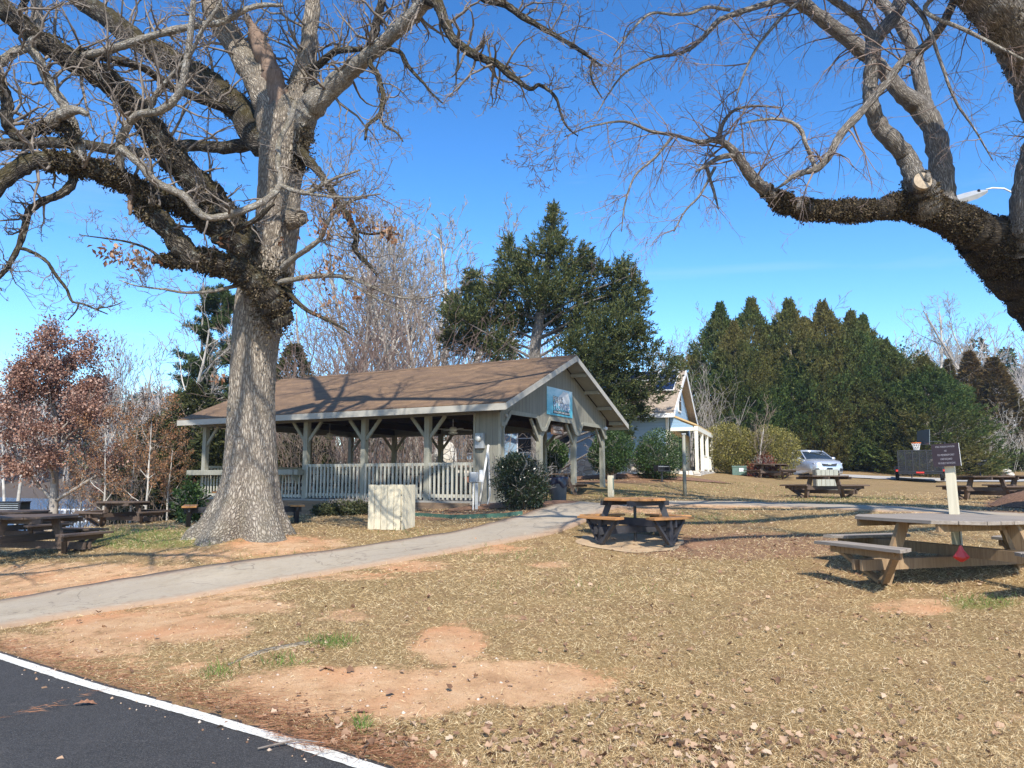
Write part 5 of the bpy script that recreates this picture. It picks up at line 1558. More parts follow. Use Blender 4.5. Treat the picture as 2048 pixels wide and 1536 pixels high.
def seg_obj(S, name, mat, parent, k=3, kbig=5, split=.012):
    S = np.asarray(S)[:, :8]
    big = S[:, 6] > split
    Vs, Fs = [], []
    n0 = 0
    for sel, kk in ((big, kbig), (~big, k)):
        if sel.any():
            V, Fq = seg_mesh(S[sel], kk); Vs.append(V); Fs.append(Fq + n0); n0 += len(V)
    V = np.concatenate(Vs); Fq = np.concatenate(Fs)
    return npmesh(name, V, Fq, mat, parent, False, dict(bk=V * np.array([[1, 1, .4]])))

def ivy_on(lines, n, rng, size=(.03, .07), lift=.9, droop=.3):
    C, D = [], []
    for ln, rd, a, b, w in lines:
        m = int(n * w); f = rng.uniform(a, b, m) * (len(ln) - 1); i = np.minimum(f.astype(int), len(ln) - 2); fr = f - i
        p = ln[i] * (1 - fr)[:, None] + ln[i + 1] * fr[:, None]; r = rd[i] * (1 - fr) + rd[i + 1] * fr
        t_ = norm(ln[i + 1] - ln[i]); u = rng.normal(0, 1, (m, 3)); u = norm(u - t_ * (u * t_).sum(1, keepdims=True))
        nz_ = np.array([mnoise.noise(Vector(q_ * 2.6)) + .6 * mnoise.noise(Vector(q_ * 6.5)) for q_ in p])
        kp = nz_ > rng.normal(-.28, .15, m); p, r, t_, u, nz_ = p[kp], r[kp], t_[kp], u[kp], nz_[kp]; m = len(p)
        hgt = r * rng.uniform(.9, 1.05, m) + np.abs(rng.normal(0, .036, m)) * lift * np.clip(.5 + nz_ * 1.5, .15, 1.6)
        C.append(p + u * hgt[:, None]); D.append(norm(u * .7 + rng.normal(0, .6, (m, 3)) + np.array([0, 0, -droop])))
    C = np.concatenate(C); D = np.concatenate(D)
    return leaf_mesh(C, D, rng.uniform(size[0], size[1], len(C)), rng.uniform(size[0] * .7, size[1] * .8, len(C)), .12, rng)

# ---------------- the big oak
YO = 14.5
ob = P(492, 1070, YO); oz = tz(ob[0], ob[1])
oak = thing('oak_tree', 'huge bare old oak with ivy-clad spreading limbs in front of the pavilion', 'tree', (0, 0, 0))
tl = [(490,1092,YO,108),(491,1072,YO,92),(493,1052,YO,79),(495,1027,YO,69),(498,995,YO,58),(500,955,YO,52.5),(502,900,YO,48.5),(504,800,YO,44.5),(508,720,YO,44.5),(514,665,YO,46.5),(522,610,YO,50),(533,555,YO,50),
      (544,500,YO,44),(554,440,YO,43),(558,370,YO,42),(566,310,YO,47),(571,265,YO,50),(574,235,YO,46),(577,205,YO,30),(580,180,YO,8)]
Q = [PR(*a) for a in tl]
ln, rd = smooth_line([q[0] for q in Q], [q[1] for q in Q], 12)
K = 112
V, Fq, bk = tube_np(ln, rd, K)
c = np.repeat(ln, K, 0); ang = np.tile(np.arange(K) * 2 * math.pi / K, len(ln)); rad = np.repeat(rd, K)
hgt = c[:, 2] - oz
root = np.clip(1.5 - hgt, 0, 1.5) / 1.5
lob = .30 * np.sin(5 * ang + .7) + .16 * np.sin(3 * ang + 2.1) + .10 * np.sin(9 * ang + .4)
f = 1 + (root ** 1.4 * .85 + .06) * lob + .025 * np.sin(3 * ang + hgt * .9) + .02 * np.sin(2 * ang - hgt * 1.7)
dv = np.array([mnoise.noise(Vector((b[0] * 18, b[1] * 18, b[2] * 4))) + .6 * mnoise.noise(Vector((b[0] * 30, b[1] * 30, b[2] * 7))) for b in bk])
V = c + (V - c) * f[:, None] + norm(V - c) * (.016 * dv)[:, None]
npmesh('trunk', V, Fq, M['oak_bark'], oak, True, dict(bk=bk))
rnd = random.Random(4)
OL = {}
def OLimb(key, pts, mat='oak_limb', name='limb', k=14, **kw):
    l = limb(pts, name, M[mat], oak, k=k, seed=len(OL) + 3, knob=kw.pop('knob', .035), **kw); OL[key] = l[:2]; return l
OLimb('lead_r', [(590,275,YO,36),(597,215,YO,30),(610,150,YO,22),(618,90,YO-.1,16.5),(626,0,YO-.2,14.5),(634,-80,YO-.3,12),(640,-170,YO-.4,9)], 'oak_bark', k=24)
OLimb('lead_l', [(555,285,YO,36),(537,215,YO,30),(512,150,YO+.1,28),(478,100,YO+.3,24),(440,45,YO+.5,20),(418,-10,YO+.7,18),(395,-90,YO+.9,14)], 'oak_bark', k=24)
OLimb('snag', [(562,225,YO-.15,24),(550,165,YO-.1,20),(530,112,YO-.05,17),(510,70,YO,13),(492,30,YO,4)], 'broken', k=18, knob=.12)
OLimb('right', [(585,255,YO-.1,36),(620,215,YO-.3,26),(660,180,YO-.5,20.5),(703,140,YO-.8,17.5),(745,105,YO-1.2,15.5),(790,64,YO-1.6,14.5),(838,18,YO-2,14),(870,-6,YO-2.2,13)], 'pale_limb', k=18)
OLimb('right_drop', [(855,-2,YO-2.2,12),(876,8,YO-2.4,11.5),(890,44,YO-2.6,10),(907,78,YO-2.8,9.5),(940,104,YO-3,9),(968,118,YO-3.1,8),(993,127,YO-3.2,7.5),(1020,150,YO-3.3,7),(1044,168,YO-3.4,6)], k=10)
OLimb('right_tip', [(1040,166,YO-3.4,5),(1062,178,YO-3.5,4),(1078,170,YO-3.5,4),(1097,180,YO-3.6,3.6),(1113,198,YO-3.7,3.2),(1120,222,YO-3.7,2.6),(1130,247,YO-3.8,2),(1142,262,YO-3.8,1.6),(1156,272,YO-3.8,1)], k=7)
OLimb('top_r', [(905,-40,YO-2.6,9),(964,-4,YO-2.8,8),(1010,9,YO-3,7),(1040,30,YO-3.1,6.5),(1078,52,YO-3.2,5.6),(1130,82,YO-3.4,4.6),(1165,104,YO-3.5,4),(1182,116,YO-3.5,3),(1205,133,YO-3.6,1.2)], k=8)
OLimb('top_r2', [(1185,118,YO-3.5,2.6),(1181,140,YO-3.5,2.4),(1186,165,YO-3.6,2),(1204,196,YO-3.7,1.4)], k=6)
OLimb('L1', [(560,300,YO,34),(513,273,YO+.2,28),(478,219,YO+.4,26),(410,164,YO+.8,24),(342,120,YO+1.1,22),(273,82,YO+1.4,21),(222,41,YO+1.6,20),(171,7,YO+1.8,19),(100,-50,YO+2.1,16)], k=18)
OLimb('L2', [(535,560,YO-.1,40),(500,500,YO-.2,36),(461,450,YO-.5,31),(430,410,YO-.7,29),(403,376,YO-.9,29),(342,314,YO-1.3,26),(301,256,YO-1.6,25),(256,198,YO-1.9,24),(205,154,YO-2.2,22),(137,116,YO-2.5,21),(68,72,YO-2.8,20),(27,36,YO-3,19),(-40,-30,YO-3.2,17)], k=20)
OLimb('L3', [(560,640,YO-.7,22),(548,612,YO-.85,26),(525,580,YO-1.0,26),(478,540,YO-1.1,25),(427,525,YO-1.3,24),(380,513,YO-1.5,23),(352,478,YO-1.6,22),(325,448,YO-1.7,21),(292,420,YO-1.8,18),(278,396,YO-1.8,15),(268,385,YO-1.8,8)], k=18, knob=.05)
OLimb('L3stub', [(400,520,YO-1.4,18),(350,522,YO-1.5,13),(318,519,YO-1.6,10),(303,524,YO-1.65,5)], k=12)
OLimb('L3break', [(283,400,YO-1.85,9),(268,385,YO-1.9,7),(262,405,YO-1.95,6),(260,430,YO-1.95,3)], 'broken', k=8, knob=.15)
OLimb('L4', [(505,505,YO-.4,26),(465,480,YO-.6,24),(410,437,YO-.9,22),(369,410,YO-1.2,21),(325,397,YO-1.5,19),(273,376,YO-1.8,18),(212,345,YO-2.2,18),(154,330,YO-2.6,18),(100,320,YO-2.9,17),(51,328,YO-3.2,17),(10,358,YO-3.5,17),(-40,400,YO-3.8,16)], k=18, knob=.05)
OLimb('L5', [(525,275,YO+.4,15),(506,284,YO+.6,14),(461,294,YO+.9,13),(410,293,YO+1.2,11),(359,291,YO+1.5,11),(300,306,YO+1.8,10),(235,300,YO+2,10),(160,288,YO+2.3,11),(102,286,YO+2.6,11),(0,290,YO+3,11),(-60,294,YO+3.3,10)], k=12)
OLimb('L6', [(500,255,YO+.3,10),(470,225,YO+.2,10),(427,208,YO-.2,9),(359,181,YO-.7,8),(325,161,YO-1,8),(280,133,YO-1.4,8),(222,118,YO-1.8,8),(171,106,YO-2.2,8),(140,108,YO-2.4,8)], k=10)
OLimb('L7', [(240,372,YO-2.0,9),(240,294,YO-2.3,8.5),(247,267,YO-2.5,8.5),(273,232,YO-2.7,8.5),(325,219,YO-2.9,8),(355,191,YO-3.0,7.5),(369,150,YO-3.1,7),(379,85,YO-3.2,6.5),(386,17,YO-3.3,6),(390,-40,YO-3.4,5)], 'pale_limb', k=10)
OLimb('L7b', [(300,224,YO-2.8,6),(310,190,YO-2.9,5),(345,150,YO-3,4.5),(380,110,YO-3.2,4.5),(405,60,YO-3.3,4),(432,20,YO-3.4,3.5),(450,-20,YO-3.5,3)], 'pale_limb', k=8)
OLimb('L8', [(150,118,YO-2.4,9),(185,108,YO-2.5,8),(222,99,YO-2.6,8),(273,82,YO-2.7,8),(325,66,YO-2.8,7.5),(393,51,YO-2.9,7),(444,44,YO-3,6.5),(496,17,YO-3.1,5.5),(530,10,YO-3.1,5),(564,11,YO-3.2,3)], 'pale_limb', k=10)
OLimb('L9', [(160,325,YO-2.6,15),(152,280,YO-2.6,13),(143,240,YO-2.6,10),(118,195,YO-2.7,9),(96,164,YO-2.7,9),(79,123,YO-2.8,9),(58,98,YO-2.9,9.5),(25,106,YO-3,9),(0,126,YO-3.1,9),(-30,135,YO-3.2,8)], 'pale_limb', k=12, knob=.06)
OLimb('L10', [(150,290,YO-2.7,13),(128,250,YO-2.8,12),(102,246,YO-2.9,11),(66,262,YO-3,11),(41,272,YO-3.1,11),(22,262,YO-3.1,11),(13,235,YO-3.2,11),(14,205,YO-3.2,11),(0,166,YO-3.3,10),(-20,140,YO-3.4,10)], k=12, knob=.05)
OLimb('L10b', [(98,246,YO-2.95,12),(125,228,YO-3.0,12),(155,220,YO-3.1,9),(175,228,YO-3.15,4)], 'pale_limb', k=10, knob=.08)
OLimb('D1', [(150,345,YO-2.5,10),(140,372,YO-2.6,9),(118,390,YO-2.7,8),(85,403,YO-2.8,7.5),(58,424,YO-2.9,7),(48,461,YO-3,6.5),(36,496,YO-3.1,5.5),(18,530,YO-3.2,5),(0,552,YO-3.3,4.5),(-20,570,YO-3.3,3)], k=8)
OLimb('D2', [(36,496,YO-3.1,3.4),(60,502,YO-3.1,4),(92,522,YO-3.2,3.6),(113,552,YO-3.3,3.2),(133,578,YO-3.4,3),(144,602,YO-3.4,2.6),(166,608,YO-3.5,2.2),(190,618,YO-3.5,1.8),(215,628,YO-3.6,1.2)], k=6)
OLimb('D3', [(190,618,YO-3.5,1.6),(225,612,YO-3.6,1.3),(245,604,YO-3.6,.8)], k=5)
OLimb('D4', [(158,606,YO-3.5,1.8),(152,622,YO-3.5,1.6),(136,640,YO-3.5,1.2)], k=5)
OLimb('B1', [(598,300,YO-.3,12),(620,325,YO-.6,9),(640,347,YO-.8,7.5),(655,370,YO-1,7),(679,410,YO-1.3,6.5),(702,444,YO-1.6,6),(713,475,YO-1.7,6),(709,497,YO-1.8,5.5),(724,517,YO-1.9,5),(742,535,YO-2,4),(754,550,YO-2,2.5)], k=9)
OLimb('B1b', [(700,440,YO-1.5,3.5),(716,462,YO-1.6,3),(745,468,YO-1.8,2.6),(780,464,YO-2,2),(800,470,YO-2.1,1)], k=6)
OLimb('B2', [(545,568,YO-.8,8),(575,561,YO-1.0,6),(632,552,YO-1.4,5),(690,553,YO-1.8,4),(727,566,YO-2,3.4),(778,589,YO-2.4,2.8),(821,597,YO-2.6,2.3),(860,594,YO-2.8,1.6),(890,585,YO-2.9,1)], 'pale_limb', k=7)
OLimb('B2b', [(680,552,YO-1.7,3),(725,580,YO-2,2.8),(770,607,YO-2.3,2.2),(805,622,YO-2.5,1.4)], 'pale_limb', k=6)
OLimb('B3', [(565,572,YO-.7,6),(605,614,YO-1.1,4.5),(642,634,YO-1.4,4),(683,655,YO-1.7,2.6),(700,668,YO-1.9,1.4)], k=6)
OLimb('B4', [(590,205,YO-.7,5),(581,239,YO-1.0,5.5),(560,280,YO-1.2,5.5),(556,325,YO-1.4,5.5),(560,369,YO-1.5,6),(532,400,YO-1.6,7),(478,424,YO-1.8,7),(420,436,YO-2.0,7.5),(392,420,YO-2.1,8),(369,393,YO-2.2,8),(340,378,YO-2.3,8),(308,362,YO-2.4,8),(280,328,YO-2.5,8),(255,308,YO-2.6,7),(240,294,YO-2.6,7)], 'pale_limb', k=9)
OLimb('B4b', [(562,371,YO-1.5,5),(590,382,YO-1.7,5),(615,386,YO-1.9,4.6),(645,370,YO-2.1,4),(672,356,YO-2.3,3),(720,340,YO-2.5,2)], 'pale_limb', k=7)
OLimb('B4c', [(610,386,YO-1.9,3.6),(650,392,YO-2.1,3),(700,395,YO-2.4,2.4),(760,388,YO-2.7,1.6)], 'pale_limb', k=6)
OLimb('B5', [(430,480,YO-1.1,9),(448,473,YO-1.4,7),(480,455,YO-1.6,6),(510,441,YO-1.8,5.5),(528,425,YO-1.9,5),(548,408,YO-2.0,3)], k=7)
OLimb('B6', [(566,535,YO-.9,8),(590,515,YO-1.2,6),(615,498,YO-1.5,5.5),(640,478,YO-1.7,5),(650,455,YO-1.8,4.6),(664,430,YO-1.9,4.2),(690,408,YO-2.1,3.5),(722,395,YO-2.3,2.4)], 'pale_limb', k=7)
OLimb('R1', [(742,108,YO-1.2,6),(741,130,YO-1.3,5.5),(754,147,YO-1.4,5.5),(762,172,YO-1.5,5.5),(767,195,YO-1.6,5.5),(762,224,YO-1.7,5),(750,238,YO-1.8,4),(735,252,YO-1.9,3.4),(730,280,YO-1.9,2.6)], k=8)
OLimb('R1b', [(757,230,YO-1.75,3),(771,253,YO-1.9,2.6),(792,264,YO-2,2.2),(806,283,YO-2.1,1.4)], k=6)
OLimb('R2', [(765,97,YO-1.4,6),(785,99,YO-1.5,5),(802,106,YO-1.6,4.6),(815,130,YO-1.8,4),(833,152,YO-1.9,3.4),(848,167,YO-2,2.8),(863,186,YO-2.1,2.2),(885,206,YO-2.2,1.2)], k=7)
OLimb('R3', [(735,118,YO-1.1,11),(743,90,YO-1.1,9.5),(752,50,YO-1.2,9),(764,0,YO-1.3,8),(775,-50,YO-1.3,7)], k=10)
OLimb('R4', [(615,140,YO-.2,8),(640,128,YO-.5,7.5),(668,104,YO-.8,7),(695,100,YO-1,6),(724,98,YO-1.1,5)], k=8)
OLimb('T1', [(58,98,YO-2.9,9),(75,50,YO-2.8,11),(73,10,YO-2.8,10),(66,-40,YO-2.8,9)], 'pale_limb', k=10)
OLimb('T2', [(28,44,YO-2.9,6),(44,15,YO-2.9,6),(60,-20,YO-2.9,6)], k=8)
OLimb('U1', [(605,640,YO-2,1),(560,650,YO-1,1)], k=5) if False else None
OLimb('W1', [(500,565,YO-.6,5),(470,572,YO-.9,4.5),(420,583,YO-1.3,3.6),(370,585,YO-1.6,2.8),(325,578,YO-1.9,2.2),(275,572,YO-2.2,1.6),(238,560,YO-2.4,1)], 'pale_limb', k=6)
OLimb('W2', [(330,525,YO-1.7,4),(300,500,YO-1.9,2.6),(260,485,YO-2.2,2.2),(220,478,YO-2.4,1.8),(160,470,YO-2.6,1)], k=6)
OLimb('burl', [(580,436,YO-.4,22),(598,436,YO-.5,17),(606,437,YO-.55,8)], 'oak_bark', k=14)
opt_oak = dict(seg=[6, 6, 5, 4, 3], kink=[.16, .26, .30, .32], trop=[.02, .05, .05, .04], child=[4, 3.4, 2.6, 2.0], ang=[.9, .85, .8, .7], ratio=[.6, .58, .55, .5], rmin=.0038, rr=.66, taper=.68, bare=.12)
S = []
for key, n, a, b, f0 in (('L1', 16, .6, 1.7, .2), ('L2', 15, .5, 1.5, .2), ('L4', 13, .4, 1.2, .15), ('L5', 9, .4, 1.1, .15), ('L6', 12, .4, 1.2, .1), ('L7', 12, .4, 1.1, .1), ('L7b', 12, .3, .9, .1), ('L8', 13, .4, 1.0, .1), ('L9', 11, .4, 1.1, .3), ('L10', 9, .4, 1.0, .3),
        ('lead_r', 16, .5, 1.6, .2), ('lead_l', 14, .5, 1.4, .25), ('right', 20, .4, 1.4, .25), ('right_drop', 16, .3, 1.0, .15), ('right_tip', 10, .25, .7, .1), ('top_r', 13, .3, .9, .2), ('top_r2', 4, .2, .5, .1), ('D1', 11, .3, .8, .3), ('D2', 8, .25, .6, .2), ('D3', 2, .2, .4, .2), ('D4', 2, .2, .4, .2),
        ('B1', 14, .4, 1.1, .3), ('B1b', 5, .25, .6, .2), ('B2', 12, .3, .9, .25), ('B2b', 5, .3, .6, .2), ('B3', 8, .3, .7, .3), ('B4', 14, .3, .9, .1), ('B4b', 9, .4, 1.0, .3), ('B4c', 8, .4, .9, .3), ('B5', 5, .3, .8, .3), ('B6', 9, .4, 1.0, .3),
        ('R1', 10, .3, .9, .2), ('R1b', 4, .2, .6, .2), ('R2', 9, .25, .7, .2), ('R3', 7, .4, .9, .3), ('R4', 7, .3, .9, .2), ('W1', 9, .25, .7, .2), ('W2', 6, .2, .6, .2), ('L3', 6, .2, .6, .4), ('snag', 4, .3, .7, .3)):
    ln_, rd_ = OL[key]
    sprout_on(S, ln_, rd_, int(n * 1.55), opt_oak, rnd, a, b, f0=f0, up=.5 if key not in ('D1', 'D2', 'B1', 'B3', 'right_drop') else .15, lev=1, maxlev=4, rmax=.03)
opt_up = dict(seg=[9, 7, 6, 5, 4], kink=[.10, .16, .24, .30], trop=[.03, .04, .05, .05], child=[8, 6, 3.6, 2.2], ang=[.8, .8, .8, .7], ratio=[.55, .55, .55, .5], rmin=.0045, rr=.62, taper=.75, bare=.12)
for key, L in (('lead_r', 6.0), ('lead_l', 6.0), ('L1', 5.0), ('L2', 4.0), ('right', 5.0), ('R3', 3.5), ('T1', 3.0), ('L7', 2.5), ('L10', 2.5), ('L4', 3.0)):
    ln_, rd_ = OL[key]; d_ = Vector(ln_[-1] - ln_[-3]).normalized(); d_ = (d_ + Vector((0, 0, .35 if key != 'L4' else 0))).normalized()
    grow(S, Vector(ln_[-1]), d_, L, rd_[-1], 0, 3, opt_up, rnd)
# unseen crown limbs above the frame, added and bent for the shadows they cast
def over(tree, mat, S, P3, r, L, o, n=8):
    P3 = [np.array(p, float) for p in P3]; k = len(P3)
    ln_, rd_ = smooth_line(P3, np.linspace(r * 1.5, r, k), 6, .08, int(L * 10))
    V, Fq, bk = tube_np(ln_, rd_, 10); npmesh('limb', V, Fq, mat, tree, True, dict(bk=bk))
    sprout_on(S, ln_, rd_, n, o, rnd, .7, 1.8, f0=.35, up=.3, lev=1, maxlev=3, rmax=.035)
    grow(S, Vector(P3[-1]), Vector(P3[-1] - P3[-2]).normalized(), L, r, 0, 3, o, rnd)
for P3, r, L in (([(-4.4,14.4,11.8),(-8.5,11.2,11.8),(-10.2,8.0,10.0),(-8.0,5.9,8.8),(-5.4,5.3,8.2)],.10,2.2), ([(-4.0,14.4,12.0),(-6.0,12.6,12.8),(-8.5,9.6,11.4),(-10.5,8.2,10.4)],.09,3.0), ([(-4.6,14.4,12.2),(-10.5,11.6,11.6),(-13.2,8.4,9.4),(-11.4,6.2,8.0),(-8.4,5.6,7.4)],.09,3.0),
                 ([(-4.6,14.4,11.8),(-8.0,10.6,11.6),(-10,8.0,9.6)],.12,4.0), ([(-4.2,14.4,12.4),(-4.0,10,13.4),(-3.8,7.6,12.0)],.11,4.0), ([(-3.9,14.4,12.2),(-.6,11.4,12.6),(1.6,9.6,12.2)],.10,3.6), ([(-4.4,14.6,12.6),(-5.0,15.2,15.5)],.16,5.0), ([(-4.2,14.4,12.6),(-2.6,12.0,13.6),(-5.5,9.2,12.4),(-8.5,8.8,11.6)],.09,3.4)):
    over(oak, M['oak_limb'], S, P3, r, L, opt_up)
print('oak twigs', len(S))
seg_obj(S, 'twigs', M['oak_twig'], oak)
V, Fq, rn = ivy_on([(*OL['L3'], .0, .95, .34), (*OL['L3stub'], .1, 1, .05), (*OL['L4'], .15, .75, .24), (*OL['L2'], .05, .30, .13), (*OL['L2'], .3, .7, .05), (*OL['L1'], .25, .6, .05), (*OL['lead_r'], .0, .35, .05), (*OL['L10'], .0, .3, .02)], 34000, np.random.default_rng(8), (.025, .062))
q = np.random.default_rng(9); m = 3600
a_ = np.clip(q.normal(.2, .35, m), -.7, .62); C = []
pp = np.column_stack([540 + a_ * 60 + q.normal(0, 5, m), 600 + q.normal(0, 34, m)])
C = np.array([P(x, y, YO - .66 - .09 * max(0, 1 - ((x - 530) / 60) ** 2)) for x, y in pp]) + q.normal(0, .03, (m, 3))
V2, F2, r2 = leaf_mesh(C, q.normal(0, 1, (m, 3)) + [0, -.5, -.4], q.uniform(.03, .07, m), q.uniform(.025, .05, m), .12, q)
m = 2200; pp = np.column_stack([600 + q.normal(0, 12, m), q.uniform(250, 345, m)]); C = np.array([P(x, y, YO - .3) for x, y in pp]) + q.normal(0, .05, (m, 3))
V3, F3, r3 = leaf_mesh(C, q.normal(0, 1, (m, 3)) + [0, 0, -.4], q.uniform(.03, .06, m), q.uniform(.02, .045, m), .12, q)
npmesh('ivy', np.concatenate([V, V2, V3]), np.concatenate([Fq, F2 + len(V), F3 + len(V) + len(V2)]), M['ivy'], oak, attrs=dict(rnd=np.concatenate([rn, r2, r3])))
C, D = [], []
for (px, py, Y, n, s) in ((232,508,YO-2,34,.12),(285,515,YO-1.9,40,.13),(270,527,YO-1.9,14,.08),(205,500,YO-2.1,14,.1),(440,485,YO-1.5,8,.06),(640,460,YO-1.9,26,.14),(690,420,YO-2,30,.16),(715,437,YO-2,24,.14),(745,447,YO-2,26,.13),(780,465,YO-2.1,34,.10),(640,548,YO-1.5,26,.16),(660,510,YO-1.6,16,.12),(690,525,YO-1.7,16,.12),(715,590,YO-2,10,.08),(660,598,YO-1.6,10,.08),(440,755,YO-.8,12,.07),(640,632,YO-1.4,8,.06),(560,480,YO-1.2,5,.06)):
    c0 = P(px, py, Y); C.append(c0 + q.normal(0, 1, (n, 3)) * s * np.array([1, 1, .7])); D.append(q.normal(0, 1, (n, 3)) * .7 + [0, 0, -.7])
C = np.concatenate(C); D = np.concatenate(D); n = len(C)
V, Fq, rn = leaf_mesh(C, D, q.uniform(.08, .15, n), q.uniform(.04, .08, n), .2, q)
npmesh('dead_leaves', V, Fq, M['oak_leaf'], oak, attrs=dict(rnd=rn))

# ---------------- the right-hand tree
YR = 14.5
rt_ = thing('weeping_tree', 'leaning ivy-wrapped bare tree reaching in from the right with fine drooping twigs', 'tree', (0, 0, 0))
RL = {}
def RLimb(key, pts, mat='river_bark', name='limb', k=14, **kw):
    if mat == 't1':   # ivy-covered first half, bare second half
        n_ = len(pts) * 11 // 26
        limb(pts[:13], name, M['ivy_bark'], rt_, k=22, seed=61, knob=.02); l2 = limb(pts[12:], name, M['river_bark'], rt_, k=16, seed=62, knob=.014)
        Q = [PR(*a) for a in pts]; l = smooth_line([q[0] for q in Q], [q[1] for q in Q], 6); RL[key] = l; return l
    l = limb(pts, name, M[mat], rt_, k=k, seed=len(RL) + 60, knob=kw.pop('knob', .014), **kw); RL[key] = l[:2]; return l
RLimb('trunk', [(2240,1050,16.6,100),(2232,980,16.5,74),(2222,880,16.3,68),(2200,790,16.1,67),(2165,710,15.9,66),(2120,635,15.6,64),(2065,572,15.3,58),(2010,525,15.1,50),(1960,490,15.0,38),(1925,465,14.9,20)], 'ivy_bark', name='trunk', k=30)
RLimb('T1', [(2190,660,15.4,60),(2115,575,14.9,56),(2060,515,14.7,52),(2014,486,14.6,46),(1980,470,14.5,40),(1946,457,14.4,36),(1910,441,14.3,33),(1878,428,14.2,31),(1845,415,14.1,27),(1800,411,14.0,24),(1758,419,13.9,20.5),(1690,422,13.7,18.5),(1621,420,13.5,17.5),(1572,408,13.4,16),(1539,386,13.3,13.5),(1512,364,13.2,13),(1492,338,13.1,10.5),(1474,311,13.0,9),(1450,287,12.9,7),(1425,280,12.8,5.5),(1399,284,12.7,4.5),(1348,270,12.5,3.4),(1300,262,12.3,3),(1249,243,12.1,2.4),(1181,253,11.9,1.6),(1130,273,11.8,1.1)], k=22, mat='t1')
RLimb('T2', [(1850,415,14.05,36),(1840,385,13.9,30),(1828,350,13.8,21),(1814,318,13.8,18.5),(1790,286,13.7,17.5),(1758,252,13.7,16),(1743,210,13.6,15),(1741,170,13.6,14.5),(1745,120,13.5,14),(1747,84,13.5,14)], k=20)
RLimb('T2l', [(1748,100,13.5,11),(1740,72,13.5,10),(1724,44,13.5,9),(1700,22,13.4,8),(1670,2,13.4,7.5),(1630,-25,13.3,6)], k=12)
RLimb('T2r', [(1746,98,13.5,12),(1758,70,13.5,13),(1782,42,13.6,13),(1796,15,13.7,13),(1804,-20,13.7,12),(1815,-80,13.8,10)], k=14)
RLimb('stub', [(1838,385,13.95,19),(1842,372,13.7,18.5),(1845,363,13.5,18.2),(1846,361,13.46,17.6)], k=18)
o = MB().lathe([(.0, -.08), (.158, -.08), (.16, .0), (.0, .006)], 20).build('cut_face', M['cut_wood'], rt_)
o.location = P(1846, 361, 13.33); o.rotation_euler = (R(82), 0, R(-4))
RLimb('T3', [(1900,450,14.6,26),(1892,410,14.8,23),(1883,345,14.9,21),(1872,275,15,20.5),(1846,222,15.1,20),(1800,183,15.1,16.5),(1758,131,15.1,15.5),(1700,82,15,14.5),(1650,42,14.9,13.5),(1606,10,14.8,12.5),(1553,-10,14.7,10.5),(1480,-30,14.6,9)], k=18)
RLimb('T4', [(1872,280,15.05,15),(1862,238,15.2,14),(1850,205,15.3,13.5),(1840,158,15.4,13),(1827,104,15.5,12.5),(1803,52,15.5,11.5),(1776,18,15.6,11),(1745,-15,15.6,10)], k=14)
RLimb('T5', [(1940,-60,13,9),(1909,0,13,9),(1888,44,13,9),(1854,89,13,8.5),(1803,126,12.9,8.5),(1768,171,12.8,8),(1721,226,12.7,8),(1683,267,12.6,8),(1656,314,12.5,8),(1634,337,12.5,7),(1610,344,12.5,6),(1587,352,12.4,5),(1570,366,12.4,3.6),(1552,378,12.4,1.5)], k=12)
RLimb('T5b', [(1630,336,12.5,5),(1622,312,12.5,4.6),(1611,287,12.4,4.4),(1603,262,12.4,4.2),(1584,245,12.3,3.6),(1550,238,12.2,3),(1519,240,12.1,2.4),(1480,248,12,1.4)], 'pale_limb', k=8)
RLimb('T6', [(1880,-130,12,46),(1940,-50,12.2,47),(1998,25,12.6,46),(2045,90,13,44),(2085,180,13.4,42),(2120,300,14,44),(2150,480,14.8,50)], k=22)
RLimb('T7', [(2048,510,14.4,27),(2044,455,14.2,25),(2047,390,14.1,23),(2062,320,14.0,22),(2080,250,13.8,20),(2090,180,13.6,17)], k=18)
RLimb('U1', [(1600,-20,13.4,7),(1553,2,13.2,6.5),(1502,17,13,6),(1444,38,12.8,5.6),(1418,62,12.7,5),(1399,82,12.6,4.6),(1375,100,12.5,4),(1348,109,12.4,3.4),(1300,118,12.2,2.8),(1249,147,12,2.2),(1215,191,11.9,1.6),(1190,236,11.8,1)], k=8)
RLimb('U2', [(1460,20,12.9,3.6),(1416,14,12.8,3.4),(1380,27,12.7,3.2),(1348,29,12.6,3),(1300,28,12.4,2.6),(1255,70,12.2,2),(1228,110,12.1,1.2)], 'pale_limb', k=7)
RLimb('V1', [(1474,311,13,6),(1452,312,12.9,5.5),(1433,318,12.8,5),(1413,331,12.7,4.2),(1392,343,12.6,2.2)], k=8)
RLimb('V2', [(1413,331,12.7,4),(1420,358,12.7,3.6),(1428,383,12.7,3),(1437,418,12.7,1.6)], k=7)
RLimb('V3', [(1440,285,12.9,5),(1440,262,12.9,5),(1450,240,12.9,3.6),(1470,220,12.8,3),(1510,212,12.6,2.4),(1560,215,12.4,1.6)], k=7)
RLimb('V4', [(1430,335,12.8,3),(1400,390,12.6,2.4),(1372,420,12.5,2),(1348,462,12.4,1.4)], k=6)
RLimb('V5', [(1348,270,12.5,3),(1310,315,12.2,2.8),(1270,352,12.1,2.2),(1250,408,12,1.8),(1243,462,12,1)], k=6)
RLimb('V6', [(1650,-40,12.8,5),(1590,10,12.6,4),(1540,60,12.4,3.4),(1500,120,12.2,2.6),(1470,200,12,1.6)], k=7)
RLimb('V7', [(1900,-30,12.6,5),(1850,20,12.5,4.6),(1930,60,12.4,4),(1990,90,12.3,3.4),(2048,120,12.2,2.6)], 'pale_limb', k=7)
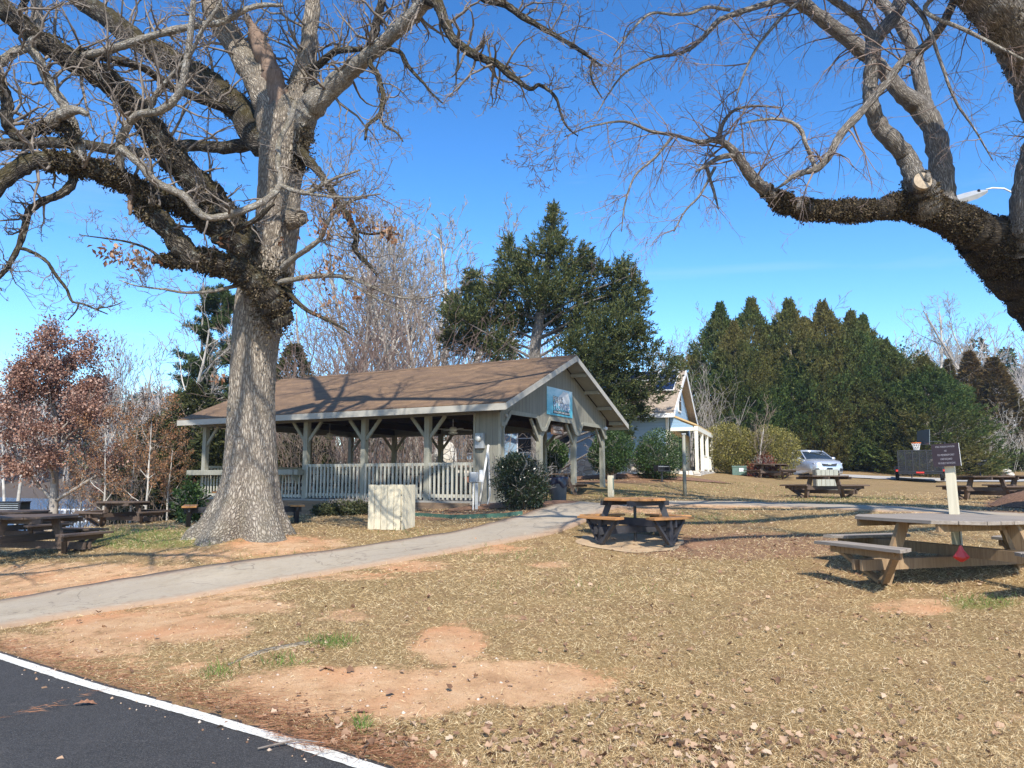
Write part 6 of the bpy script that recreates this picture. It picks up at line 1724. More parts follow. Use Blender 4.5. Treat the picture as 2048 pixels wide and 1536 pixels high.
RLimb('V8', [(1810,-10,12.8,5),(1850,40,12.6,4.4),(1880,120,12.5,3.4),(1910,200,12.4,2.8),(1950,260,12.3,2),(1985,320,12.2,1.2)], k=7)
opt_w = dict(seg=[7, 7, 6, 4], kink=[.10, .12, .16, .2], trop=[-.04, -.075, -.10, -.08], child=[4, 4.2, 2.4, 1.6], ang=[.75, .7, .65, .6], ratio=[.62, .58, .52, .5], rmin=.0030, rr=.62, taper=.75, bare=.08)
rnd = random.Random(9); S = []
for key, n, a, b, f0 in (('U1', 24, .5, 1.4, .05), ('U2', 16, .5, 1.2, .05), ('T1', 34, .4, 1.3, .60), ('V1', 8, .4, 1.0, .1), ('V2', 5, .3, .7, .1), ('V3', 14, .4, 1.2, .1), ('V4', 9, .4, .9, .1), ('V5', 14, .4, 1.0, .05), ('V6', 16, .5, 1.4, .1), ('V7', 12, .5, 1.3, .1), ('V8', 14, .4, 1.2, .1),
                        ('T5', 18, .5, 1.4, .2), ('T5b', 16, .4, 1.2, .05), ('T2l', 8, .5, 1.3, .1), ('T2r', 6, .5, 1.2, .2), ('T3', 16, .6, 1.6, .45), ('T4', 6, .5, 1.2, .4), ('T6', 10, .6, 1.4, .1), ('T7', 7, .4, 1.0, .3)):
    ln_, rd_ = RL[key]
    sprout_on(S, ln_, rd_, n, opt_w, rnd, a, b, f0=f0, up=.45, lev=1, maxlev=3, rmax=.018, rfac=.3)
for key, L in (('T2r', 5.5), ('T2l', 4.5), ('T3', 5.5), ('T4', 5.0), ('T6', 6.0), ('U1', 1.5)):
    ln_, rd_ = RL[key]; e = -1 if key != 'T6' else 0
    d_ = Vector(ln_[-1] - ln_[-3]) if e else Vector(ln_[0] - ln_[2])
    d_ = (d_.normalized() + Vector((0, 0, .4))).normalized()
    grow(S, Vector(ln_[e]), d_, L, rd_[e] * .9, 0, 3, dict(opt_up, trop=[.03, .0, -.04, -.06], rmin=.004), rnd)
o_ = dict(opt_up, trop=[.03, .02, 0, -.03], rmin=.0045)  # unseen overhead limbs follow, added for shadow bands on the lawn
for P3, r, L in (([(8.2,12,11.2),(10.4,9.8,11.4),(9.2,7.6,9.9),(6.2,6.9,9.2),(3.6,7.2,9.0)],.13,3.4), ([(8.4,12,11.2),(11.2,9.6,10.6),(11.4,7.0,9.2),(8.6,5.8,8.4),(6.0,5.8,8.2)],.13,3.4), ([(8.0,12.4,11.4),(4.8,10.6,12.0),(2.8,9.2,11.2)],.12,3.8), ([(8.6,12.2,11.6),(7.2,10.0,12.8)],.13,4.2),
                 ([(8.0,13,11.8),(4.6,12.8,13.2),(2.6,12.0,13.4)],.11,4.0), ([(9.0,12,11.0),(10.6,9.0,10.0),(11.0,7.0,8.8)],.15,3.4), ([(8.2,12,11.4),(5.0,9.8,12.0),(4.2,8.2,10.8),(7.0,7.6,10.6),(9.6,7.8,10.8)],.11,3.2), ([(8.6,12.2,11.4),(10.2,10.4,12.0),(12,9.0,11.6)],.13,4.0)):
    over(rt_, M['river_bark'], S, P3, r, L, o_, 10)
print('weep twigs', len(S))
seg_obj(S, 'twigs', M['river_twig'], rt_)
V, Fq, rn = ivy_on([(*RL['T1'], .0, .57, .56), (*RL['trunk'], .42, 1, .22), (*RL['T2'], .0, .2, .05), (*RL['T7'], .0, .22, .03), (*RL['T6'], .1, .6, .05), (*RL['stub'], .0, .5, .02)], 80000, np.random.default_rng(18), (.022, .05), .8)
npmesh('ivy', V, Fq, M['ivy'], rt_, attrs=dict(rnd=rn))
# tiny hanging seed tufts on the fine twigs
S = np.asarray(S); q = np.random.default_rng(3); sel = S[S[:, 8] >= 3]; sel = sel[q.uniform(0, 1, len(sel)) < .14]
n = len(sel)
V, Fq, rn = leaf_mesh(sel[:, 3:6], q.normal(0, .5, (n, 3)) + [0, 0, -1], q.uniform(.015, .03, n), .012, .1, q)
M['bud'] = leafmat('twig_bud', [(0, (.16, .09, .08)), (1, (.30, .20, .18))], .8, .1)
npmesh('buds', V, Fq, M['bud'], rt_, attrs=dict(rnd=rn))
# ------------------------------------------------------------------ background vegetation
def tree_proto(seed, H, r0, o, maxlev=4, lean=(0, 0)):
    rnd = random.Random(seed); S = []
    grow(S, Vector((0, 0, -.2)), Vector((lean[0], lean[1], 1)), H, r0, 0, maxlev, o, rnd)
    return np.array(S)
def bare_tree(name, S, label, loc, mt, mc, scale=1.0, rz=0, group='bare trees of the winter woods', leaves=None):
    t = thing(name, label, 'tree', loc, rz, group); t.scale = (scale,) * 3
    big = (S[:, 8] <= 1) & (S[:, 6] > .02)
    V, Fq = seg_mesh(S[big], 7); npmesh('trunk', V, Fq, mt, t, True, dict(bk=V * np.array([[1, 1, .4]])))
    V, Fq = seg_mesh(S[~big], 3); npmesh('crown', V, Fq, mc, t)
    return t
def opts(**k):
    d = dict(seg=[12, 7, 5, 4, 3], kink=[.04, .10, .15, .2], trop=[.02, .07, .06, .04], child=[15, 6, 4, 2.6], ang=[.75, .65, .65, .6], ratio=[.42, .5, .5, .5], rmin=.014, rr=.5, taper=.8, bare=.3)
    d.update(k); return d
SP = {}
SP['spread'] = tree_proto(1, 11, .22, opts(child=[14, 7, 4.5, 3], ang=[.7, .6, .6, .6]))
SP['spread2'] = tree_proto(7, 11, .20, opts(child=[13, 7, 4.5, 3], ang=[.6, .6, .6, .6], kink=[.07, .12, .16, .2], bare=.22))
SP['upright'] = tree_proto(3, 11, .17, opts(ang=[.42, .45, .5, .5], trop=[.02, .10, .08, .05], ratio=[.5, .5, .5, .5], bare=.15, child=[17, 7, 4, 3]))
SP['column'] = tree_proto(5, 11, .13, opts(ang=[.32, .3, .35, .4], trop=[.02, .12, .1, .06], ratio=[.38, .5, .5, .5], bare=.2, child=[18, 6, 3, 2]))
SP['forked'] = np.concatenate([tree_proto(11, 10, .16, opts(ang=[.55, .55, .55, .5], bare=.3), lean=(.28, .05)), tree_proto(12, 10.6, .17, opts(ang=[.5, .5, .5, .5], bare=.3), lean=(-.2, .1)), tree_proto(13, 9.5, .14, opts(ang=[.5, .5, .5, .5], bare=.35), lean=(.02, -.2))])
def hgt(S): return S[:, 5].max()
WOOD = [  # proto, px, top py, Y, label, trunk mat, twig mat
 ('forked', 845, 385, 40, 'pale grey many-stemmed bare tree rising right behind the pavilion roof', 'pale_tree', 'grey_tree'),
 ('spread', 700, 395, 43, 'broad bare tree filling the sky just right of the oak trunk', 'grey_tree', 'grey_tree'),
 ('upright', 775, 378, 47, 'upright bare tree between the two broad grey trees behind the roof', 'pale_tree', 'grey_tree'),
 ('spread2', 905, 400, 46, 'bare tree leaning toward the tall cedar from its left', 'pale_tree', 'grey_tree'),
 ('forked', 760, 372, 44, 'twin-stemmed pale tree in the middle of the grey crowns behind the roof', 'pale_tree', 'grey_tree'),
 ('spread', 880, 372, 50, 'tall bare crown reaching furthest right beside the cedar tip', 'pale_tree', 'grey_tree'),
 ('upright', 825, 402, 52, 'fine upright bare tree behind the pale many-stemmed one', 'grey_tree', 'grey_tree'),
 ('spread2', 665, 430, 49, 'bare tree whose crown touches the right side of the oak', 'grey_tree', 'grey_tree'),
 ('spread2', 635, 480, 45, 'bare grey tree partly hidden by the oak above the roof ridge', 'grey_tree', 'grey_tree'),
 ('upright', 730, 470, 38, 'slim bare tree with red-brown twigs behind the middle of the roof', 'grey_tree', 'red_brush'),
 ('spread2', 372, 558, 36, 'tall pale thin-crowned bare tree left of the oak trunk', 'pale_tree', 'grey_tree'),
 ('column', 243, 652, 52, 'narrow bare poplar right beside the russet oak crown', 'pale_tree', 'grey_tree'),
 ('column', 268, 668, 54, 'second narrow bare poplar a little lower than its neighbour', 'pale_tree', 'grey_tree'),
 ('column', 222, 690, 57, 'shortest of the narrow bare poplars behind the russet crown', 'pale_tree', 'grey_tree'),
 ('spread', 330, 700, 46, 'small bare tree between the poplars and the pale thin-crowned tree', 'grey_tree', 'grey_tree'),
 ('spread', 1842, 577, 78, 'wide bare tree standing above the green cypress row at the right', 'pale_tree', 'grey_tree'),
 ('spread2', 1962, 575, 80, 'tall bare tree above the rusty conifers', 'pale_tree', 'grey_tree'),
 ('upright', 1905, 640, 76, 'bare tree between the wide bare tree and the rusty conifers', 'grey_tree', 'grey_tree'),
 ('spread', 2045, 600, 76, 'bare tree at the right edge below the leaning limb', 'grey_tree', 'grey_tree'),
 ('spread2', 1778, 640, 84, 'bare tree just above the right shoulder of the cypress row', 'grey_tree', 'grey_tree'),
 ('upright', 1555, 580, 82, 'thin bare top poking up between two cypress tips', 'grey_tree', 'grey_tree'),
 ('spread', 1665, 598, 86, 'bare crown showing behind the middle of the cypress row', 'grey_tree', 'grey_tree'),
 ('spread2', 1385, 615, 70, 'bare tree between the cedar and the cypress row', 'grey_tree', 'grey_tree'),
 ('upright', 1345, 650, 66, 'pale bare tree above the blue house gable', 'pale_tree', 'grey_tree'),
 ('spread', 1450, 610, 88, 'bare crown faintly seen behind the left end of the cypress row', 'grey_tree', 'grey_tree'),
]
_wc = {}
for i, (pr, px, ty, Y, lab, mt, mc) in enumerate(WOOD):
    p = P(px, ty, Y); z0 = tz(p[0], Y); sc = (p[2] - z0) / hgt(SP[pr])
    key = (pr, mt, mc)
    if key not in _wc:
        _wc[key] = bare_tree('bare_tree', SP[pr], lab, (p[0], Y, z0), M[mt], M[mc], sc, i * 1.7)
    else:
        dup(_wc[key], (p[0], Y, z0), i * 1.7, lab, 'bare trees of the winter woods', sc)
# dark leaning trunk on the right
S = tree_proto(21, 12, .2, opts(ang=[.5, .5, .5, .5], bare=.45, child=[8, 6, 4, 2.5], kink=[.03, .1, .15, .2]), lean=(-.62, .1))
p = P(2030, 790, 74); b = bare_tree('bare_tree', S, 'dark leaning bare tree crossing in front of the right-hand woods', (p[0], 74, tz(p[0], 74)), M['grey_tree'], M['grey_tree'], 1.35, 0)
# white trunks on the left shore
for (px, py, Y, top, rpx, lab, ln_) in ((36, 1012, 40, 895, 4.6, 'slim white-barked trunk at the left shore before the lake', .03), (10, 1010, 44, 860, 3.6, 'forked pale trunk at the far left edge by the lake', -.02)):
    p = P(px, py, Y); h = float(P(px, top, Y)[2]) - tz(p[0], Y)
    S = tree_proto(31 + px, h * 1.5, rpx * Y / FPX, opts(bare=.45, child=[8, 5, 3, 2], rmin=.008), 3, (ln_, 0))
    bare_tree('bare_tree', S, lab, (p[0], Y, tz(p[0], Y)), M['pale_tree'], M['grey_tree'], 1, 0)

# leafy russet oak and its smaller companions
def leafy(S, n, rng, size, lev=2, spread=.12):
    s = S[S[:, 8] >= lev]; i = rng.integers(0, len(s), n); f = rng.uniform(0, 1, (n, 1))
    C = s[i, 0:3] * (1 - f) + s[i, 3:6] * f + rng.normal(0, spread, (n, 3))
    D = rng.normal(0, .8, (n, 3)) + [0, 0, -.5]
    return leaf_mesh(C, D, rng.uniform(*size, n), rng.uniform(size[0] * .5, size[1] * .6, n), .2, rng)
q = np.random.default_rng(77)
p = P(107, 1030, 29); z0 = tz(p[0], 29)
S = tree_proto(41, 6.9, .20, opts(seg=[10, 8, 6, 4], child=[19, 8, 4.5, 2.5], ang=[1.0, .7, .65, .6], ratio=[.52, .52, .5, .5], bare=.16, trop=[.02, .045, .04, .02], rmin=.007), 3)
ht = (float(P(107, 642, 29)[2]) - z0) / hgt(S)
ro = bare_tree('russet_oak', S, 'young oak at the left still holding dense russet leaves', (p[0], 29, z0), M['grey_tree'], M['grey_tree'], ht, .6, 'trees holding brown leaves')
# leaves fill the crown in clumps: dense envelope, gaps left open
HS = hgt(S); tips = S[S[:, 8] >= 2]
zt_ = tips[:, 5] / HS; rt0 = np.hypot(tips[:, 3], tips[:, 4]) / HS
tips = tips[(zt_ > .16) & (rt0 < np.interp(zt_, [.1, .3, .45, .7, .9, 1], [.20, .33, .31, .22, .14, .08]))]
pick = q.choice(len(tips), min(360, len(tips)), replace=False); C = []
for k_ in pick:
    m_ = int(q.integers(40, 130)); C.append(tips[k_, 3:6] + q.normal(0, 1, (m_, 3)) * np.array((.24, .24, .17)) * q.uniform(.6, 1.25) * HS / 8)
C = np.concatenate(C); n = len(C); print('russet', n)
V, Fq, rn = leaf_mesh(C, q.normal(0, .8, (n, 3)) + [0, 0, -.5], q.uniform(.07, .15, n), q.uniform(.045, .10, n), .22, q)
npmesh('leaves', V, Fq, M['russet'], ro, attrs=dict(rnd=rn))
So = tree_proto(43, 6, .075, opts(child=[16, 7, 4, 2.4], ang=[.9, .7, .6, .6], ratio=[.42, .5, .5, .5], bare=.15, trop=[.02, .05, .03, .02], rmin=.006), 3)
first = None
for i, (px, by, ty, Y, lab) in enumerate(((292,1020,775,27,'slim pale tree with sparse orange leaves beside the oak trunk table'),(205,1035,800,28,'thin tree with orange leaves behind the russet oak'),(160,1035,830,31,'small orange-leaved sapling at the lake edge'),(262,1022,800,33,'orange-leaved sapling between the two slim pale trees'),(335,1015,850,30,'little orange-leaved sapling before the olive evergreens'))):
    p = P(px, by, Y); z0 = tz(p[0], Y); sc = (float(P(px, ty, Y)[2]) - z0) / hgt(So)
    if first is None:
        first = bare_tree('sapling', So, lab, (p[0], Y, z0), M['pale_tree'], M['tan_brush'], sc, 0, 'trees holding brown leaves')
        V, Fq, rn = leafy(So, 2600, q, (.07, .13), 2, .1)
        npmesh('leaves', V, Fq, M['orange_leaf'], first, attrs=dict(rnd=rn))
    else: dup(first, (p[0], Y, z0), i * 1.3, lab, 'trees holding brown leaves', sc)

# ---- conifers
def spray_cone(H, Rb, n, rng, prof=None, size=(.25, .5), upw=.75, wid=.16, lump=.25, zmin=.0):
    z = rng.uniform(zmin, 1, n) ** 1.05
    pr = np.interp(z, *(prof or ([0, .12, .45, .75, 1], [.86, 1, .82, .46, .03])))
    th = rng.uniform(0, 6.283, n)
    X0 = np.column_stack([Rb * pr * np.cos(th), Rb * pr * np.sin(th), z * H])
    lum = 1 + lump * 1.3 * np.array([mnoise.noise(Vector(c_ * 1.1 + 7.3)) + .7 * mnoise.noise(Vector(c_ * 2.6)) for c_ in X0]) + .06 * rng.normal(0, 1, n)
    rr = Rb * pr * lum * np.sqrt(rng.uniform(.45, 1.0, n))
    C = np.column_stack([rr * np.cos(th), rr * np.sin(th), z * H])
    D = np.column_stack([np.cos(th), np.sin(th), np.full(n, upw)]) + rng.normal(0, .6, (n, 3))
    L = rng.uniform(*size, n) * (1.1 - .4 * z)
    return leaf_mesh(C, D, L, L * wid * rng.uniform(1, 2.0, n), .10, rng)
def spray_tree(H, Rb, ns, rng, prof):
    z = rng.uniform(0, 1, ns) ** 1.05; pr = np.interp(z, *prof); th = rng.uniform(0, 6.283, ns)
    X0 = np.column_stack([Rb * pr * np.cos(th), Rb * pr * np.sin(th), z * H])
    lum = 1 + .42 * np.array([mnoise.noise(Vector(c_ * .8 + 3.1)) + .6 * mnoise.noise(Vector(c_ * 2.1)) for c_ in X0])
    rr = Rb * pr * lum * rng.uniform(.62, 1.0, ns)
    B = np.column_stack([rr * np.cos(th), rr * np.sin(th), z * H])
    D0 = norm(np.column_stack([np.cos(th), np.sin(th), rng.uniform(.35, 1.3, ns) + 2.6 * z ** 2]) + rng.normal(0, .28, (ns, 3)))
    m = 26; L0 = rng.uniform(.45, 1.25, ns) * (1.0 - .42 * z)
    f = rng.uniform(0, 1, (ns, m))
    C = B[:, None, :] + D0[:, None, :] * (f * L0[:, None])[:, :, None] + rng.normal(0, .075, (ns, m, 3)) * (1.15 - f)[:, :, None]
    C = C.reshape(-1, 3); D = np.repeat(D0, m, 0) + rng.normal(0, .42, (len(C), 3)); n = len(C)
    L = rng.uniform(.10, .26, n)
    V, Fq, rn = leaf_mesh(C, D, L, L * rng.uniform(.25, .45, n), .1, rng)
    tone = np.repeat(rng.uniform(0, 1, ns), m * 4)
    return V, Fq, np.clip(.55 * rn + .45 * tone, 0, 1)
def conifer(name, label, loc, H, Rb, n, mat, seed, group, sc=(1, 1, 1), **kw):
    t = thing(name, label, 'tree', loc, seed * 1.1, group); t.scale = sc
    rng = np.random.default_rng(seed)
    V, Fq, rn = spray_tree(H, Rb, n // 26, rng, kw['prof']) if name == 'cypress' else spray_cone(H, Rb, n, rng, **kw); npmesh('foliage', V, Fq, mat, t, attrs=dict(rnd=rn))
    V, Fq, bk = tube_np(np.array([(0, 0, -.3), (0, 0, H * .5), (0, 0, H * .96)]), np.array([.2, .12, .02]), 8); rnd = random.Random(seed); S = []; tv, tf = V, Fq
    for i in range(36):
        z = rnd.uniform(.05, .85) * H; a = rnd.uniform(0, 6.28)
        grow(S, Vector((0, 0, z)), Vector((math.cos(a), math.sin(a), .5)), Rb * (1 - z / H) * .8, .04, 2, 3, opts(), rnd)
    V, Fq = seg_mesh(np.array(S), 4); npmesh('trunk', np.concatenate([tv, V]), np.concatenate([tf, Fq + len(tv)]), M['grey_tree'], t)
    return t
CY = [(1440,619,53,2.5,'leftmost tall cypress of the dense green row'),(1502,611,52,2.6,'second cypress from the left in the row, with a sharp tip'),(1577,613,51.5,2.9,'broad cypress above the round hedge in the green row'),
      (1645,617,52,2.8,'cypress directly behind the silver minivan'),(1702,636,51.5,2.5,'cypress right of the minivan in the green row'),(1726,643,52.5,2.3,'narrow cypress squeezed before the row starts to step down'),(1768,690,51,2.9,'lower cypress where the green row steps down to the right'),(1468,655,50,2.2,'short cypress filling the gap at the left of the row'),(1612,650,53.5,2.4,'cypress tip half hidden between two taller neighbours'),(1846,722,48.5,2.9,'separate bright green cypress at the right end behind the trailer')]
protos = []
for i, (px, ty, Y, Rb, lab) in enumerate(CY):
    Rb *= 1.30; Y += 5.5; p = P(px, ty, Y); z0 = tz(p[0], Y) - .2; H = p[2] - z0
    if i < 3: protos.append((conifer('cypress', lab, (p[0], Y, z0), H, Rb, 72000, M['leyland'], 100 + i, 'green cypress row', size=(.14, .40), lump=.5, upw=.45, prof=([0, .1, .4, .62, .78, .88, .95, 1], [.92, 1.05, 1, .78, .46, .22, .06, .0])), H, Rb))
    else:
        b, h0, r0 = protos[i % 3]; dup(b, (p[0], Y, z0), i * 2.1, lab, 'green cypress row', (Rb / r0, Rb / r0, H / h0))
rc = None
for i, (px, ty, Y, Rb, lab) in enumerate(((1896,722,64,1.5,'narrow dark rusty conifer left of the other two'),(1938,706,61,2.1,'tall rust-brown conifer in the middle of the three'),(1986,718,60,2.5,'wide rust-brown conifer nearest the right edge'))):
    p = P(px, ty, Y); z0 = tz(p[0], Y) - .2; H = p[2] - z0
    if rc is None: rc = conifer('rusty_conifer', lab, (p[0], Y, z0), H, Rb, 13000, M['rust_conifer'], 130, 'rusty conifers at the right', size=(.2, .5)); h0, r0 = H, Rb
    else: dup(rc, (p[0], Y, z0), i * 2.1, lab, 'rusty conifers at the right', (Rb / r0, Rb / r0, H / h0))
# dark broadleaf evergreen behind the row
# ---- blobs: clipped shrubs and evergreen masses
def blob(name, label, catg, loc, blobs, n, mat, seed, group=None, size=(.05, .09), stem=None, shell=.5, asp=.55, lump=.10, rz=0):
    """blobs: list of (x,y,z,rx,ry,rz) ellipsoids relative to loc"""
    t = thing(name, label, catg, loc, rz, group)
    rng = np.random.default_rng(seed); tot = sum(b[3] * b[4] + b[3] * b[5] + b[4] * b[5] for b in blobs)
    C, D = [], []
    for b in blobs:
        m = int(n * (b[3] * b[4] + b[3] * b[5] + b[4] * b[5]) / tot)
        u = norm(rng.normal(0, 1, (m, 3))); r = rng.uniform(shell ** 3, 1, m) ** (1 / 3)
        lm = 1 + lump * np.sin(u[:, 0] * 6 + seed) * np.sin(u[:, 1] * 7 + 1) + lump * np.sin(u[:, 2] * 9 + u[:, 0] * 5) + .35 * lump * rng.normal(0, 1, m)
        C.append(np.array(b[:3]) + u * (r * lm)[:, None] * np.array(b[3:6])); D.append(u + rng.normal(0, .7, (m, 3)))
    C = np.concatenate(C); D = np.concatenate(D); k = C[:, 2] > .01; C, D = C[k], D[k]; m = len(C)
    L = rng.uniform(*size, m)
    V, Fq, rn = leaf_mesh(C, D, L, L * asp * rng.uniform(.8, 1.2, m), .14, rng); npmesh('foliage', V, Fq, mat, t, attrs=dict(rnd=rn))
    rnd = random.Random(seed); S = []
    for b in blobs:
        for i in range(9):
            a = rnd.uniform(0, 6.28); grow(S, Vector((b[0] * .6, b[1] * .6, .0)), Vector((math.cos(a) * .6 + b[0] * .15, math.sin(a) * .6, 1)), max(b[2], .3) + b[5] * .4, stem or .02, 1, 3, opts(seg=[5, 5, 4, 3], rmin=.006), rnd)
    V, Fq = seg_mesh(np.array(S), 4); npmesh('stems', V, Fq, M['grey_tree'], t)
    return t
def at(px, by, Y): p = P(px, by, Y); return (p[0], Y, tz(p[0], Y))
s_ = 1 / FPX
Y = 18.35; l = at(1040, 1012, Y); blob('camellia_shrub', 'dark glossy shrub in front of the pavilion corner', 'shrub', l, [(0, 0, .66, .66, .62, .64), (-.12, 0, .95, .45, .45, .38), (.2, -.1, .45, .5, .5, .45)], 15000, M['camellia'], 201, size=(.035, .065), stem=.03)
def holly(px, by, ty, Y, rpx, lab, seed, trunk=True):
    l = at(px, by, Y); top = float(P(px, ty, Y)[2]) - l[2]; r = rpx * Y * s_; zc = top - r * .98
    t = blob('holly_tree', lab, 'shrub', l, [(0, 0, zc, r, r, r * .98), (-r * .25, 0, zc - r * .25, r * .85, r * .85, r * .75)], 17000, M['holly'], seed, 'round clipped hollies', (.045, .085), stem=.05, lump=.05)
    mb = MB(); mb.tube([(0, 0, -.1), (.03, 0, zc * .5), (0, 0, zc)], [.10, .08, .05], 8); mb.build('trunk', M['grey_tree'], t, smooth=True)
holly(1226, 958, 858, 31, 45, 'round clipped holly behind the last pavilion post', 211)
holly(1322, 958, 858, 32, 51, 'round clipped holly in front of the blue house corner', 212)
holly(1107, 985, 880, 29.5, 30, 'smaller round holly seen through the pavilion entrance', 213)
l = at(1455, 948, 43); blob('round_hedge', 'left half of the pair of huge rounded olive-green hedges', 'hedge', l, [(0, 0, 1.4, 1.75, 1.6, 1.42), (.5, 0, 1.2, 1.5, 1.5, 1.2)], 22000, M['hedge'], 221, 'pair of rounded hedges', (.06, .11), lump=.04)
l = at(1545, 948, 43); blob('round_hedge', 'right half of the pair of huge rounded hedges beside the minivan', 'hedge', l, [(0, 0, 1.38, 1.62, 1.6, 1.45), (-.6, 0, 1.2, 1.4, 1.4, 1.2)], 22000, M['hedge'], 222, 'pair of rounded hedges', (.06, .11), lump=.04)
l = at(1535, 948, 41.5); blob('red_shrub', 'low red-leaved shrub in front of the rounded hedges', 'shrub', l, [(0, 0, .45, .7, .5, .5), (-.9, 0, .35, .6, .5, .4), (-.1, 0, .9, .4, .4, .4)], 3600, M['nandina'], 223, size=(.05, .1), shell=.1, lump=.3)
S = tree_proto(51, 3.6, .05, opts(ang=[.5, .5, .5, .5], bare=.12, child=[16, 6, 3, 2], rmin=.006), 3); bare_tree('bare_sapling', S, 'small bare pale sapling in front of the rounded hedges', at(1519, 948, 41.7), M['pale_tree'], M['tan_brush'], (float(P(1519, 790, 41.7)[2]) - l[2]) / hgt(S), .3, 'bare garden saplings')
for i, (px, by, Y, w, h, lab) in enumerate(((688,1026,20.6,.62,.36,'low dark shrub under the pavilion railing right of the oak'),(655,1026,21.2,.4,.30,'small low shrub beside the orange bench end'),(722,1028,20.3,.4,.34,'low shrub just left of the cream bin screen'))):
    blob('low_shrub', lab, 'shrub', at(px, by, Y), [(0, 0, h * .45, w, .4, h * .55)], 4200, M['lowshrub'], 231 + i, 'low shrubs along the pavilion', (.03, .07), shell=.2, lump=.2)
blob('laurel_shrub', 'dark green upright shrub left of the orange table behind the oak', 'shrub', at(378, 1030, 21.5), [(0, 0, .5, .38, .35, .55)], 3500, M['holly'], 241, size=(.06, .12), shell=.1, lump=.25)
# olive evergreen masses left of / behind the pavilion
l0 = []
for i, (px, by, Y, ty, w, lab, mt) in enumerate(((318,1010,38,835,46,'dark low evergreen behind the slim pale sapling','olive_mass'),(420,1010,36,860,44,'olive evergreen between the laurel and the pavilion corner post','olive_mass'),(270,1012,44,880,50,'distant dark evergreen below the narrow poplars','olive_mass'),(395,1010,34,770,62,'dark olive evergreen between the pale tree and the oak trunk','olive_mass'),(445,1010,32,830,50,'olive evergreen against the left eave of the pavilion','olive_mass'),(345,1015,35,880,50,'low olive evergreen behind the orange saplings','olive_mass'),(610,1000,37,860,60,'dark olive evergreen seen under the pavilion roof at left','olive_mass'),(590,1000,42,690,55,'evergreen peeking over the roof right of the oak trunk','olive_mass'),(500,1000,40,760,60,'evergreen hidden behind the lower oak trunk','olive_mass'))):
    p = P(px, ty, Y); z0 = tz(p[0], Y); H = p[2] - z0
    conifer('evergreen_tree', lab, (p[0], Y, z0), H, w * Y * s_, 15000, M[mt], 250 + i, 'olive evergreens behind the pavilion', prof=([0, .2, .6, .85, 1], [.8, 1, .9, .6, .1]), size=(.2, .45), upw=.3, lump=.4)
# pine beside the oak trunk
p = P(440, 590, 40); z0 = tz(p[0], 40); H = p[2] - z0
pn = thing('pine_tree', 'dark green pine showing on the left side of the oak trunk', 'tree', (p[0], 40, z0))
q = np.random.default_rng(261); rnd = random.Random(5); S = []
grow(S, Vector((0, 0, 0)), Vector((0, 0, 1)), H, .2, 0, 0, opts(), rnd)
C, D = [], []
for i in range(62):
    z = H * rnd.uniform(.35, .99); a = rnd.uniform(0, 6.28); L = 2.6 * (1.12 - z / H) ** .6
    B = grow([], Vector((0, 0, z)), Vector((math.cos(a), math.sin(a), .25)), L, .05, 1, 2, opts(seg=[5, 5, 4], child=[3, 4, 3]), rnd); S += B
    for s in B[1::1]:
        for _ in range(5):
            m = 11; c0 = np.array(s[3:6]) + q.normal(0, .08, 3); u = norm(q.normal(0, 1, (m, 3)) + [0, 0, .5]); C.append(np.repeat(c0[None], m, 0)); D.append(u)
C = np.concatenate(C); D = np.concatenate(D); m = len(C)
V, Fq, rn = leaf_mesh(C, D, q.uniform(.16, .30, m), .035, .03, q); npmesh('needles', V, Fq, M['pine'], pn, attrs=dict(rnd=rn))
V, Fq = seg_mesh(np.array(S), 5); npmesh('trunk', V, Fq, M['grey_tree'], pn, attrs=dict(bk=V))
# ---- the big cedar
YC = 35.3
cb = P(1078, 960, YC); cz0 = tz(cb[0], YC)
cd = thing('cedar_tree', 'big dark ragged cedar rising behind the pavilion gable', 'tree', (0, 0, 0))
lob = [(1106,425,10),(1105,448,17),(1100,474,24),(1090,505,32),(1118,500,24),(1020,492,14),(1022,520,26),(1168,512,18),(1165,540,26),(1062,545,40),(1125,550,46),(1030,575,44),(1090,590,55),(1160,595,46),(948,555,12),(950,585,26),(985,600,38),(1205,545,14),(1235,545,26),(1258,552,18),(1275,585,18),(1235,585,34),(1215,620,44),(1262,625,30),
       (915,610,24),(925,640,34),(970,650,46),(1035,645,52),(1105,650,52),(1165,655,46),(1225,665,42),(1268,668,26),(908,680,26),(945,692,36),(1000,700,36),(1150,705,44),(1205,712,48),(1258,715,40),(1300,712,28),(1200,760,36),(1245,765,40),(1290,755,36),(1335,735,22),(1345,760,18),(1300,790,28),(1250,800,34),(1210,800,26),(1225,835,28),(1270,830,20),(1205,862,22),(1240,870,18),(1180,735,30)]
q = np.random.default_rng(300)
C, D, S = [], [], []
rnd = random.Random(6)
tr = [(1078,965,YC,16),(1074,800,YC,14),(1070,700,YC,12),(1085,600,YC,9),(1100,500,YC,5),(1106,430,YC,2)]
Qc = [PR(*a) for a in tr]; ln, rd = smooth_line([a[0] for a in Qc], [a[1] for a in Qc], 5)
tv, tf, tb = tube_np(ln, rd, 10)
